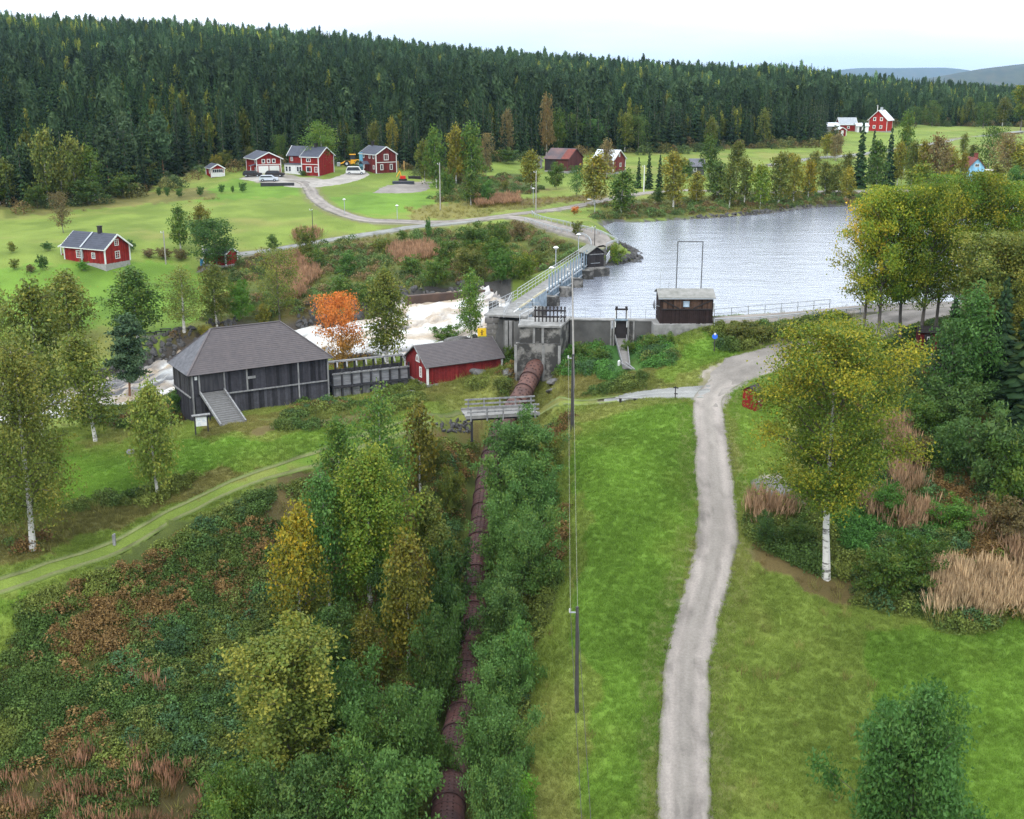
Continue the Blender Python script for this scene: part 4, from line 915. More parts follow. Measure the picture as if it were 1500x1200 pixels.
# trees beyond the left bank, more undergrowth between penstock and left slope
# ------------------------------------------------------------------ the forest
def scatter(name, meshes, pts, rot, scl, idx, colc=None, label=None, tilt=None):
    """one object of kind stuff: meshes stood on the given points"""
    src = bpy.data.collections.new(name + '_source'); obs = []
    for i, me in enumerate(meshes):
        o = bpy.data.objects.new('%s_piece_%02d' % (name, i), me); src.objects.link(o); obs.append(o)
    me = bpy.data.meshes.new(name); me.vertices.add(len(pts)); me.vertices.foreach_set('co', np.asarray(pts, np.float32).ravel())
    def at(n, ty, dom, data, key='value'):
        a = me.attributes.new(n, ty, dom); a.data.foreach_set(key, np.ascontiguousarray(data).ravel())
    at('rot', 'FLOAT_VECTOR', 'POINT', np.asarray(rot, np.float32), 'vector'); at('scl', 'FLOAT_VECTOR', 'POINT', np.asarray(scl, np.float32), 'vector'); at('idx', 'INT', 'POINT', np.asarray(idx, np.int32))
    if colc is not None: at('icol', 'FLOAT_COLOR', 'POINT', np.column_stack([colc, np.ones(len(colc))]).astype(np.float32), 'color')
    o = bpy.data.objects.new(name, me); col.objects.link(o)
    ng = bpy.data.node_groups.new(name, 'GeometryNodeTree'); ng.interface.new_socket('Geometry', in_out='INPUT', socket_type='NodeSocketGeometry'); ng.interface.new_socket('Geometry', in_out='OUTPUT', socket_type='NodeSocketGeometry')
    n = ng.nodes.new; gi = n('NodeGroupInput'); go = n('NodeGroupOutput'); ip = n('GeometryNodeInstanceOnPoints'); ci = n('GeometryNodeCollectionInfo')
    ci.inputs['Collection'].default_value = src; ci.inputs['Separate Children'].default_value = True; ci.inputs['Reset Children'].default_value = True
    def na(nm, ty):
        q = n('GeometryNodeInputNamedAttribute'); q.data_type = ty; q.inputs['Name'].default_value = nm; return q.outputs['Attribute']
    e2r = n('FunctionNodeEulerToRotation')
    L = ng.links.new; L(gi.outputs[0], ip.inputs['Points']); L(ci.outputs[0], ip.inputs['Instance']); ip.inputs['Pick Instance'].default_value = True
    L(na('idx', 'INT'), ip.inputs['Instance Index']); L(na('rot', 'FLOAT_VECTOR'), e2r.inputs[0]); L(e2r.outputs[0], ip.inputs['Rotation']); L(na('scl', 'FLOAT_VECTOR'), ip.inputs['Scale']); L(ip.outputs[0], go.inputs[0])
    md = o.modifiers.new('scatter', 'NODES'); md.node_group = ng
    o['kind'] = 'stuff'
    if label: o['label'] = label
    return o
# trees one can count stand at the near edge of the wood; the mass behind is one object
g = np.random.default_rng(42)
def forest_points():
    out = []
    for i in range(190000):
        a = g.uniform(R(-36), R(36)); r = math.sqrt(g.uniform(230 ** 2, 1150 ** 2)); out.append((math.sin(a) * r, math.cos(a) * r))
    p = np.array(out); c = inpoly(p[:, 0], p[:, 1], FORESTP); p = p[c]
    dE, _ = polyline_dist(p[:, 0], p[:, 1], np.column_stack([FORESTP[:23], np.zeros(23)]))
    # thin out: minimum spacing by grid
    cell = 3.3; seen = {}; keep = []
    for i, (x, y) in enumerate(p):
        k = (int(x // cell), int(y // cell))
        if any((k[0] + a, k[1] + b) in seen and (seen[(k[0] + a, k[1] + b)][0] - x) ** 2 + (seen[(k[0] + a, k[1] + b)][1] - y) ** 2 < 2.7 ** 2 for a in (-1, 0, 1) for b in (-1, 0, 1)): continue
        if k in seen: continue
        seen[k] = (x, y); keep.append(i)
    return p[keep], dE[keep]
FP, FD = forest_points()
fz = height(FP[:, 0], FP[:, 1]); r = np.hypot(FP[:, 0], FP[:, 1])
px_ = 750 + FPX * FP[:, 0] / (FP[:, 1] * cth - (fz - CAMZ) * sth)
inv = (px_ > -15) & (px_ < 1515)
order = np.argsort(FD + np.where(inv, 0, 1e6) + .08 * r)
front = order[:275]; rest = np.setdiff1d(np.arange(len(FP)), front)
hgt = 12.5 * np.clip(g.normal(1, .2, len(FP)), .5, 1.45) * (1 + .25 * (fbm(FP[:, 0] / 40, FP[:, 1] / 40, 201, 2) - .5))
hgt *= np.where(px_ > 1230, .85, 1.0) * (1 - .28 * sstep(380, 820, r))
SPR = [spruce_proto(s, (15, 18, 13, 16, 20, 14)[s], 'spruce', 7) for s in range(6)]
SEGX = [60, 130, 210, 290, 350, 420, 480, 520, 590, 660, 740, 800, 860, 930, 1000, 1060, 1120, 1180, 1240, 1310, 1370, 1440]
SEGL = ['at the left border', 'above the red cottage', 'right above the yellow-crowned birches', 'left of the tiny cabin', 'behind the tiny cabin', 'behind the garage house', 'behind the large red farmhouse', 'behind the yellow wheel loader', 'behind the brownish red house', 'right of the brownish red house', 'behind the pale green birch clump', 'left of the old sagging barn', 'behind the old sagging barn', 'behind the metal-roofed barn', 'behind the three small spruces', 'behind the grey log hut', 'left of the white-stemmed birch', 'right of the white-stemmed birch', 'left of the far red farm', 'behind the bright red farmhouse', 'right of the bright red farmhouse', 'beyond the far meadow road', 'at the right border']
GEN = 'dark spruce standing in the front rank of the forest that closes off the meadows'
for i in front:
    b = Vector((FP[i, 0], FP[i, 1], fz[i])); h = float(hgt[i]) * .95
    j = int(np.searchsorted(SEGX, px_[i])); lb = SEGL[min(j, len(SEGL) - 1)]
    plant_at('spruce_tree', b, h, h * .27, SPR[i % 6], 'dark spruce in the front rank of the forest ' + lb, 'tree', 'spruces of the forest edge ' + lb, random.uniform(.6, 1.1), None, 3.7)
spt = np.array([])
# colour: mostly spruce, paler young stands near the top, a few yellow birches
def icol_mesh(me, matn):
    m2 = me.copy(); m2.materials.clear(); m2.materials.append(matn); return m2
FM = bpy.data.materials.new('forest_needles'); FM.use_nodes = True; t = FM.node_tree; b_ = t.nodes['Principled BSDF']; b_.inputs['Roughness'].default_value = .75; b_.inputs['Specular IOR Level'].default_value = .1
a1 = t.nodes.new('ShaderNodeAttribute'); a1.attribute_name = 'col'; a2 = t.nodes.new('ShaderNodeAttribute'); a2.attribute_name = 'icol'; a2.attribute_type = 'INSTANCER'
k_ = t.nodes.new('ShaderNodeMix'); k_.data_type = 'RGBA'; k_.blend_type = 'MULTIPLY'; k_.inputs[0].default_value = 1
t.links.new(a1.outputs['Color'], k_.inputs[6]); t.links.new(a2.outputs['Color'], k_.inputs[7]); t.links.new(k_.outputs[2], b_.inputs['Base Color'])
fm = [icol_mesh(SPR[s][1], FM) for s in range(6)] + [icol_mesh(tree_proto('birch', 'olive', s, 700, .55)[1], FM) for s in (11, 12)] + [icol_mesh(tree_proto('pine', 'pine', 11, 700, .55)[1], FM)]
P3 = np.column_stack([FP[rest], fz[rest]]); n = len(rest); x, y = FP[rest, 0], FP[rest, 1]; rr = r[rest]
u = g.uniform(0, 1, n); band = fbm(x / 55, y / 55, 211, 3)
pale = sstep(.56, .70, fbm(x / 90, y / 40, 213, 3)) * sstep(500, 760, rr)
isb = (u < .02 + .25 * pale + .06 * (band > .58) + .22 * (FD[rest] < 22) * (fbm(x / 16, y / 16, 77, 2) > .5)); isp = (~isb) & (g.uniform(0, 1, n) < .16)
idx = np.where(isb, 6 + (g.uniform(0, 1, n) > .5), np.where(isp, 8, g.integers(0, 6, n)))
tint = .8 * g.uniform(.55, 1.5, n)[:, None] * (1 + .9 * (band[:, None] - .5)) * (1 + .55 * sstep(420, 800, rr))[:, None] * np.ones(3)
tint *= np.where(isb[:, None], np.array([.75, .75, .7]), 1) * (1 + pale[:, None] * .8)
h = hgt[rest] * np.where(isb, .85, 1) * np.where(isp, 1.05, 1); wd = np.where(isb, .62, np.where(isp, .55, 1.0)) * h / 10 * g.uniform(.62, 1.15, n)
scl = np.column_stack([wd, wd, h / 10]); rot = np.column_stack([np.zeros(n), np.zeros(n), g.uniform(0, 6.28, n)])
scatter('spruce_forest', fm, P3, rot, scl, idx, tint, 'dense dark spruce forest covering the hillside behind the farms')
print('forest', len(FP))

# ------------------------------------------------------------------ grass, weeds, reeds
def icmat(name, rough=.7, tr=.2):
    m = bpy.data.materials.new(name); m.use_nodes = True; t = m.node_tree; b = t.nodes['Principled BSDF']; b.inputs['Roughness'].default_value = rough; b.inputs['Specular IOR Level'].default_value = .15
    a1 = t.nodes.new('ShaderNodeAttribute'); a1.attribute_name = 'col'; a2 = t.nodes.new('ShaderNodeAttribute'); a2.attribute_name = 'icol'; a2.attribute_type = 'INSTANCER'
    k = t.nodes.new('ShaderNodeMix'); k.data_type = 'RGBA'; k.blend_type = 'MULTIPLY'; k.inputs[0].default_value = 1
    t.links.new(a1.outputs['Color'], k.inputs[6]); t.links.new(a2.outputs['Color'], k.inputs[7]); t.links.new(k.outputs[2], b.inputs['Base Color'])
    tn = t.nodes.new('ShaderNodeBsdfTranslucent'); t.links.new(k.outputs[2], tn.inputs[0]); ms = t.nodes.new('ShaderNodeMixShader'); ms.inputs[0].default_value = tr
    t.links.new(b.outputs[0], ms.inputs[1]); t.links.new(tn.outputs[0], ms.inputs[2]); t.links.new(ms.outputs[0], t.nodes['Material Output'].inputs[0]); return m
GM = icmat('grass_blades')
def tuft(seed, n, rad_, h, w, lean=.5, col_=None):
    q = np.random.default_rng(seed); V = []; F_ = []; c = []
    for i in range(n):
        a, rr_ = q.uniform(0, 6.28), rad_ * math.sqrt(q.uniform()); x, y = rr_ * math.cos(a), rr_ * math.sin(a); b = q.uniform(0, 6.28); hh = h * q.uniform(.5, 1.2)
        dx, dy = math.cos(b) * w, math.sin(b) * w; l = q.normal(0, lean, 2) * hh
        k = len(V); V += [(x - dx, y - dy, -.03), (x + dx, y + dy, -.03), (x + l[0], y + l[1], hh)]; F_.append((k, k + 1, k + 2)); c.append(np.array(col_ if col_ else (1, 1, 1)) * q.uniform(.75, 1.3))
    return hidden_mesh('tuft', np.array(V), np.array(F_), GM, np.array(c))
def clump(seed, n, rad_, h, size, flat=1.0):
    q = np.random.default_rng(seed); d = q.normal(size=(n, 3)); d /= np.linalg.norm(d, axis=1)[:, None]; d[:, 2] = abs(d[:, 2]); rr_ = q.uniform(.45, 1, n)[:, None] ** .5
    lob = 1 + .35 * np.sin(np.arctan2(d[:, 1], d[:, 0]) * 3 + seed)[:, None]
    C0 = d * rr_ * np.array([rad_, rad_, h]) * np.where(np.arange(3) < 2, lob, 1); V, F_ = leaf_quads(C0, size, q, .1, 1.4, .5, d * .7)
    return hidden_mesh('clump', V, F_, GM, np.ones((n, 3)) * q.uniform(.65, 1.35, n)[:, None])
def reed(seed):
    q = np.random.default_rng(seed); V = []; F_ = []; c = []
    for i in range(38):
        x, y = q.normal(0, .3, 2); hh = q.uniform(.9, 1.8); a = q.uniform(0, 6.28); l = q.normal(0, .28, 2)
        for (z0, z1, w, cc_) in ((0, .62, .018, (.42, .55, .25)), (.5, 1.0, .038, (1, 1, 1))):
            k = len(V); dx, dy = math.cos(a) * w, math.sin(a) * w
            p0 = np.array([x + l[0] * z0, y + l[1] * z0, hh * z0]); p1 = np.array([x + l[0] * z1, y + l[1] * z1, hh * z1]); pm = (p0 + p1) / 2
            V += [p0, pm + [dx, dy, 0], p1, pm - [dx, dy, 0]]; F_.append((k, k + 1, k + 2, k + 3)); c.append(np.array(cc_) * q.uniform(.7, 1.3))
    return hidden_mesh('reed', np.array(V), np.array(F_), GM, np.array(c))
def pts_in(n, rmin, rmax, amax=29):
    a = g.uniform(R(-amax), R(amax), n); r = np.sqrt(g.uniform(rmin ** 2, rmax ** 2, n)); return np.sin(a) * r, np.cos(a) * r
ROADALL = [(rd['cl'], rd['w']) for rd in RD]
CLEAR = [G_([(300,560),(420,610),(400,650),(270,650),(265,600)]), G_([(670,590),(800,585),(800,640),(700,650),(640,650),(630,612)]), G_([(880,488),(926,488),(948,552),(898,552)]), G_([(895,592),(940,575),(1000,570),(1000,592),(940,600)])]
def offroad(x, y, extra=.1):
    ok = np.ones(len(x), bool)
    if extra > .3:
        for q in CLEAR: ok &= ~inpoly(x, y, q)
        dp, _ = polyline_dist(x, y, PIPE); ok &= dp > 2.1
    for rd in RD:
        cl = rd['cl']; mn = cl.min(0) - 3; mxx = cl.max(0) + 3; m = np.where((x > mn[0]) & (x < mxx[0]) & (y > mn[1]) & (y < mxx[1]))[0]
        if len(m) == 0: continue
        d, ex = polyline_dist(x[m], y[m], np.column_stack([cl, rd['w']])[::2]); ok[m[d < ex[:, 0] / 2 + extra + (.5 if rd['name'] == 'cart_track' and extra > .3 else 0)]] = False
    return ok
def put(name, meshes, x, y, c, smin, smax, label, zs=(.8, 1.25), colmul=1.0, dz=0, colvar=.2, pal=None):
    n = len(x); z = height(x, y) + np.where((c == ROUGH) | (c == LUSH), .5 * (fbm(x / 1.1, y / 1.1, 88, 3) - .45), 0) * (np.hypot(x, y) < 200) + dz
    s = g.uniform(smin, smax, n); rot = np.column_stack([g.normal(0, .08, n), g.normal(0, .08, n), g.uniform(0, 6.28, n)])
    cl = (cover_color(x, y, c) if pal is None else pal) * g.uniform(1 - colvar, 1 + colvar, n)[:, None] * colmul
    return scatter(name, meshes, np.column_stack([x, y, z]), rot, np.column_stack([s, s, s * g.uniform(*zs, n)]), g.integers(0, len(meshes), n), cl, label)
TF = [tuft(s, 22, .16, .13, .011, .6) for s in range(4)]; TL = [tuft(s + 9, 26, .25, .42, .014, .45) for s in range(3)]
x, y = pts_in(260000, 50, 125); c = cover(x, y); ok = ((c == LAWN) | (c == MEADOW) | (c == DRY)) & offroad(x, y, -.12) & (g.uniform(0, 1, len(x)) < np.clip(85 / np.hypot(x, y), 0, 1) ** 1.5)
print('tufts', ok.sum()); put('grass', TF, x[ok], y[ok], c[ok], .8, 1.5, 'short green and yellowish grass on the meadows', colmul=1.25, colvar=.24)
x, y = pts_in(26000, 50, 260); c = cover(x, y); ok = ((c == ROUGH) | (c == DRY) | (c == HEATH) | (c == LUSH) | ((c == MEADOW) & (np.hypot(x, y) < 140) & (g.uniform(0, 1, len(x)) < .25))) & offroad(x, y, .4)
put('tall_grass', TL, x[ok], y[ok], c[ok], .8, 1.8, 'tall withered grass among the scrub', colmul=1.5, colvar=.35, pal=cover_color(x[ok], y[ok], np.where(g.uniform(0, 1, ok.sum()) < .6, DRY, c[ok])))
# weeds: raspberry, nettles and low willow
CLP = [clump(s, 220, .6, .62, .095) for s in range(5)]; CLB = [clump(s + 20, 380, 1.0, 1.25, .125) for s in range(4)]
x, y = pts_in(72000, 48, 135, 35); c = cover(x, y); nz = fbm(x / 3.5, y / 3.5, 301, 3)
ok = ((c == ROUGH) | (c == LUSH) | ((c == HEATH) & (nz > .5)) | ((c == DRY) & (nz > .62)) | ((c == FOREST))) & offroad(x, y, .7) & (nz > .26) & (g.uniform(0, 1, len(x)) < .8)
fa = sstep(.35, .65, fbm(x[ok] / 4, y[ok] / 4, 303, 4))[:, None]; fb = (fbm(x[ok] / 9, y[ok] / 9, 305, 4) + g.normal(0, .07, ok.sum()) > .67)[:, None]
pal = np.array([.036,.070,.019]) * (1 - fa) + np.array([.078,.105,.026]) * fa; pal = np.where(fb, np.array([.105,.072,.032]), pal)
pal = np.where((c[ok] == LUSH)[:, None], np.array([.045,.120,.028]), pal)
put('undergrowth', CLP, x[ok], y[ok], c[ok], .6, 1.35, 'tangled green and brown undergrowth covering the slopes', colvar=.3, pal=pal * np.array([1.6, 1.45, 1.2])); 
x, y = pts_in(19000, 48, 150, 35); c = cover(x, y); nz = fbm(x / 6, y / 6, 311, 3)
ok = ((c == ROUGH) | (c == LUSH) | (c == FOREST)) & offroad(x, y, 1.3) & (nz > .54)
pal = np.array([(.045,.090,.036),(.052,.100,.028),(.085,.105,.026)])[g.integers(0, 3, ok.sum())]
put('low_willow_scrub', CLB, x[ok], y[ok], c[ok], .45, .95, 'low blue-green scrub in the thickets', colvar=.35, pal=pal * 1.25); print('scrub', ok.sum())
x, y = pts_in(22000, 135, 330, 28); c = cover(x, y); nz = fbm(x / 8, y / 8, 321, 3)
ok = ((c == ROUGH) | (c == LUSH)) & offroad(x, y, 1.5) & (nz > .40)
pal = np.array([(.060,.095,.026),(.100,.110,.032),(.125,.085,.040),(.070,.115,.032)])[g.integers(0, 4, ok.sum())]
put('distant_scrub', CLP[:3], x[ok], y[ok], c[ok], .8, 2.0, 'rough scrub beyond the rapids and along the far shore', colvar=.4, pal=pal * 1.3)
x, y = pts_in(9000, 235, 700, 29); c = cover(x, y); dE, _ = polyline_dist(x, y, np.column_stack([FORESTP[:23], np.zeros(23)])); ok = (dE < 7)
pal = np.array([(.055,.080,.024),(.100,.100,.030),(.125,.090,.034),(.040,.065,.022)])[g.integers(0, 4, ok.sum())]
put('forest_edge_scrub', CLB, x[ok], y[ok], c[ok], 1.0, 2.6, 'mixed scrub along the foot of the forest', colvar=.3, pal=pal * 1.2)
# reed beds
RE = [reed(s) for s in range(5)]
def bed(name, polys, dens, pal, label, smin=.8, smax=1.15):
    xs, ys = [], []
    for pl in polys:
        q = G_(pl); mn, mxx = q.min(0), q.max(0); n = int((mxx - mn).prod() * dens); x, y = g.uniform(mn[0], mxx[0], n), g.uniform(mn[1], mxx[1], n); ins = inpoly(x + .8 * (fbm(x, y, 4, 2) - .5), y + 1.5 * (fbm(x, y, 6, 2) - .5), q); xs.append(x[ins]); ys.append(y[ins])
    x, y = np.concatenate(xs), np.concatenate(ys); n = len(x)
    return put(name, RE, x, y, np.full(n, DRY), smin, smax, label, pal=np.array(pal) * (.75 + .5 * fbm(x / 1.5, y / 1.5, 9, 3))[:, None], colvar=.25)
bed('reed_bed', [[(1362,915),(1360,850),(1395,838),(1420,845),(1500,850),(1600,860),(1600,905),(1500,905),(1420,905)]], 7, (.40,.285,.165), 'pale brown reed bed standing beside the right-hand lawn')
bed('withered_fireweed', [[(1105,780),(1100,742),(1140,745),(1165,760),(1130,772)],[(1250,745),(1330,740),(1370,760),(1330,785),(1260,765)],[(1290,660),(1330,650),(1345,735),(1310,720)],[(1370,775),(1440,770),(1430,795)],[(1470,800),(1600,790),(1600,850),(1480,840)],[(1290,630),(1340,635),(1330,655),(1295,655)]], 4.5, (.31,.20,.115), 'patches of withered brown fireweed in the right thicket')
bed('brown_fireweed', [[(-20,1260),(-20,1140),(100,1125),(200,1110),(280,1120),(300,1180),(260,1260)],[(300,1150),(350,1130),(340,1200),(310,1210)],[(190,1000),(240,990),(250,1030),(210,1040)]], 1.0, (.26,.14,.08), 'brown withered fireweed at the bottom left', .6, .85)
bed('dry_marsh_grass', [[(395,385),(440,378),(470,405),(435,445),(405,430)],[(560,372),(630,362),(650,380),(590,392)],[(430,345),(470,340),(470,352),(435,358)],[(690,296),(760,290),(760,300),(700,305)]], 1.6, (.32,.19,.11), 'pinkish brown marsh grass beyond the rapids', .8, 1.1)
# ------------------------------------------------------------------ buildings
RED = mat('falu_red', (.20,.018,.015), var=.3, scale=1.4, rough=.85)
BROWNRED = mat('brown_red', (.115,.022,.020), var=.3, scale=1.2, rough=.85)
WHITE = mat('white_paint', (.58,.58,.565), var=.08, rough=.6)
TARWOOD = mat('tarred_wood', (.050,.048,.052), c2=(.014,.014,.017), scale=1.5, stretch=(3,3,.4), rough=.9)
GREYWOOD = mat('weathered_wood', (.27,.265,.26), c2=(.10,.10,.105), scale=2, stretch=(2,2,.5), rough=.9)
ROOFGREY = mat('roof_felt', (.115,.100,.100), c2=(.085,.076,.080), scale=2.2, rough=.95, detail=9)
ROOFSLATE = mat('dark_roof', (.050,.055,.075), var=.2, scale=1.3, rough=.7)
ROOFMETAL = mat('metal_roof', (.52,.55,.58), c2=(.36,.38,.42), scale=1, rough=.5, spec=.5)
ROOFTILE = mat('tile_roof', (.20,.055,.040), c2=(.11,.035,.03), scale=1.1, rough=.9)
ROOFOLD = mat('old_roof', (.17,.10,.09), c2=(.055,.055,.065), scale=.35, rough=.9)
GLASS = mat('window_glass', (.03,.035,.045), var=.2, rough=.12, spec=.8)
CONC = mat('weathered_concrete', (.22,.208,.19), c2=(.045,.043,.04), scale=.75, rough=.95, detail=10, bump=.5, bscale=5)
_v = [n for n in CONC.node_tree.nodes if n.type == 'VALTORGB'][0]; _v.color_ramp.elements[0].position = .47; _v.color_ramp.elements[1].position = .60
CONCD = mat('dark_concrete', (.115,.112,.105), c2=(.055,.053,.05), scale=.5, rough=.95, detail=9, bump=.4, bscale=4)
CONCL = mat('pale_concrete', (.27,.262,.25), c2=(.11,.107,.10), scale=1.2, rough=.9, detail=8)
STEEL = mat('galvanised_steel', (.30,.32,.34), var=.15, rough=.45, spec=.5, scale=3)
BLUESTEEL = mat('blue_grey_steel', (.20,.26,.31), c2=(.12,.16,.20), rough=.55, scale=2)
DARK = mat('black_timber', (.022,.018,.018), var=.3)
STONE = mat('stone_blocks', (.25,.235,.22), c2=(.12,.115,.11), scale=1.5, bump=.5)
BRICK = mat('foundation', (.25,.24,.23), var=.2)

def boards(parent, p0, p1, z0, ztop, nrm, bw=.24, base=(.2,.02,.016), var=.25, th=.03, m=None, name='board_cladding', z0f=None, batt=True):
    """vertical boards with battens on a wall, joined: each is a few pixels wide"""
    p0 = Vector(p0); p1 = Vector(p1); L = (p1 - p0).length; d = (p1 - p0) / L; n = max(2, int(L / bw)); V = []; F_ = []; c = []
    nv = Vector(nrm).normalized()
    for i in range(n):
        s0, s1 = i * L / n + .006, (i + 1) * L / n - .006; sm = (s0 + s1) / 2; t_ = th * random.uniform(.6, 1.3); lo = (z0 if z0f is None else z0f(sm)) + random.uniform(-.05, .05)
        q0, q1 = p0 + d * s0, p0 + d * s1; k = len(V); hi0, hi1 = ztop(s0), ztop(s1)
        for q, hi in ((q0, hi0), (q1, hi1)):
            V += [(q.x, q.y, lo), (q.x, q.y, hi), (q.x + nv.x * t_, q.y + nv.y * t_, lo), (q.x + nv.x * t_, q.y + nv.y * t_, hi)]
        F_ += [(k + 2, k + 3, k + 7, k + 6), (k, k + 2, k + 3, k + 1), (k + 4, k + 5, k + 7, k + 6), (k, k + 4, k + 6, k + 2), (k + 1, k + 3, k + 7, k + 5)]
        f = random.uniform(1 - var, 1 + var); c += [np.array(base) * f] * 5
    if 'board_paint' not in MATS: attr_mat('board_paint', 'col', rough=.9, fine=.22, fscale=2.5)
    o = link_mesh(name, V, F_, MATS['board_paint'], parent, cols=np.array(c)); o['kind'] = 'stuff'; return o
def window(parent, o, d, n, w, h, nx=2, nz=2, fr=.11, m=None, glass=None, name='window', arch=False):
    """o: centre on the wall, d: along the wall, n: outward"""
    o, d, n = Vector(o), Vector(d).normalized(), Vector(n).normalized(); u = Vector((0, 0, 1)); M = Matrix((d, n, u)).transposed(); mb = MB(); c = o + n * .05
    if arch:
        for k in range(8):
            a0, a1 = math.pi * k / 8, math.pi * (k + 1) / 8
            f_ = lambda a, r: c + d * math.cos(a) * r * w / 2 + u * (math.sin(a) * r * h - h / 2)
            q = [f_(a0, 1.0), f_(a1, 1.0), f_(a1, .72), f_(a0, .72)]; mb.prism(q, n * .06)
        mb.box(c - u * h / 2, (w, .07, fr), M); mb.box(c - u * .05, (fr * .6, .06, h * .8), M)
    else:
        for s in (-1, 1):
            mb.box(c + d * s * (w - fr) / 2, (fr, .09, h - 2 * fr - .004), M); mb.box(c + u * s * (h - fr) / 2, (w, .09, fr), M)
        for i in range(1, nx): mb.box(c + d * (i * w / nx - w / 2), (fr * .42, .05, h - 2 * fr - .01), M)
        for i in range(1, nz): mb.box(c + u * (i * h / nz - h / 2) - n * .004, (w - 2 * fr - .01, .04, fr * .35), M)
    f = mb.build(name, m or WHITE, parent); p = MB().box(o + n * .025, (w * (.8 if arch else .97), .02, h * (.8 if arch else .97)), M).build('pane', glass or GLASS, f); return f
def slab(mb, a, b, c, d, th):
    """roof plane a-b eave, d-c ridge"""
    a, b, c, d = map(Vector, (a, b, c, d)); n = (b - a).cross(d - a).normalized(); n = n if n.z > 0 else -n
    mb.prism([a, b, c, d], n * th)
def courses(parent, a, b, c, d, n, m, name='roof_courses', jag=.01, lift=.05):
    """overlapping rows laid up the slope, joined"""
    a, b, c, d = map(Vector, (a, b, c, d)); nm = (b - a).cross(d - a).normalized(); nm = nm if nm.z > 0 else -nm; mb = MB()
    for i in range(n):
        t0, t1 = i / n, (i + 1.12) / n; t1 = min(t1, 1)
        q = [a.lerp(d, t0) + nm * (lift + .035), b.lerp(c, t0) + nm * (lift + .035), b.lerp(c, t1) + nm * (lift + .004), a.lerp(d, t1) + nm * (lift + .004)]
        mb.prism(q, nm * .02)
    return mb.build(name, m, parent, kind='stuff')
def house(name, label, cat, A, B, W, eave, rise, wall=RED, roof=ROOFSLATE, base=(.2,.018,.015), ridge='x', ov=.35, trim=WHITE, zb=0, drop=1.2, clad=True, courses_n=8, group=None, plinth=True, corners=True, gableboards=True, bw=.24, off=0):
    A, B = Vector(A), Vector(B); L = (Vector((B.x, B.y)) - Vector((A.x, A.y))).length; rz = math.atan2(B.y - A.y, B.x - A.x)
    r = empty(name, A, rz); tag(r, label, cat, group)
    r['_dims'] = (L, W, eave, rise); mb = MB()
    if ridge == 'x':
        prof = [(0, 0, -drop), (0, W, -drop), (0, W, eave), (0, W / 2, eave + rise), (0, 0, eave)]; mb.prism(prof, (L, 0, 0))
        gz = lambda s: eave + rise * (1 - abs(2 * s / W - 1)) ; sl = rise / (W / 2)
        e0 = eave - sl * ov
        P1 = [(-ov, -ov, e0), (L + ov, -ov, e0), (L + ov, W / 2, eave + rise), (-ov, W / 2, eave + rise)]
        P2 = [(-ov, W + ov, e0), (L + ov, W + ov, e0), (L + ov, W / 2, eave + rise), (-ov, W / 2, eave + rise)]
    else:
        prof = [(0, 0, -drop), (L, 0, -drop), (L, 0, eave), (L / 2, 0, eave + rise), (0, 0, eave)]; mb.prism(prof, (0, W, 0))
        gz = lambda s: eave + rise * (1 - abs(2 * s / L - 1)); sl = rise / (L / 2); e0 = eave - sl * ov
        P1 = [(-ov, -ov, e0), (-ov, W + ov, e0), (L / 2, W + ov, eave + rise), (L / 2, -ov, eave + rise)]
        P2 = [(L + ov, -ov, e0), (L + ov, W + ov, e0), (L / 2, W + ov, eave + rise), (L / 2, -ov, eave + rise)]
    mb.build('wall', wall, r)
    rm = MB(); slab(rm, *P1, .07); slab(rm, *P2, .07); ro = rm.build('roof', roof, r)
    if courses_n: courses(ro, *P1, courses_n, roof, lift=.06); courses(ro, *P2, courses_n, roof, lift=.06)
    if clad:
        flat = lambda s: eave - .02
        if ridge == 'x':
            boards(r, (0, 0, 0), (L, 0, 0), zb, flat, (0, -1, 0), base=base, bw=bw)
            for x0, nx in ((0, -1), (L, 1)): boards(r, (x0, 0, 0), (x0, W, 0), zb, gz, (nx, 0, 0), base=base, bw=bw)
        else:
            boards(r, (0, 0, 0), (L, 0, 0), zb, gz, (0, -1, 0), base=base, bw=bw)
            for x0, nx in ((0, -1), (L, 1)): boards(r, (x0, 0, 0), (x0, W, 0), zb, flat, (nx, 0, 0), base=base, bw=bw)
    if trim:
        if corners:
            for x0, y0 in ((0, 0), (L, 0), (0, W), (L, W)):
                MB().box((x0 + (.05 if x0 else -.05), y0 + (.05 if y0 else -.05), (eave + zb) / 2), (.19, .19, eave - zb)).build('corner_board', trim, r)
        if gableboards:
            for P_ in (P1, P2):
                for k0, k1 in ((0, 3), (1, 2)):
                    a, b = Vector(P_[k0]), Vector(P_[k1]); MB().bar(a + Vector((0, 0, -.02)), b + Vector((0, 0, -.02)), .09, .24).build('bargeboard', trim, r)
                MB().bar(Vector(P_[0]) + Vector((0, 0, .0)), Vector(P_[1]) + Vector((0, 0, .0)), .10, .16).build('gutter', trim, r)
    if plinth: MB().box((L / 2, W / 2, zb / 2 - drop / 2), (L + .06, W + .06, zb + drop)).build('plinth', BRICK, r)
    return r, L, W
def chimney(r, x, y, z0, z1, w=.6, m=DARK):
    f = MB().box((x, y, (z0 + z1) / 2), (w, w, z1 - z0)).build('chimney', m, r); MB().box((x, y, z1 + .06), (w + .14, w + .14, .12)).build('chimney_cap', m, f)
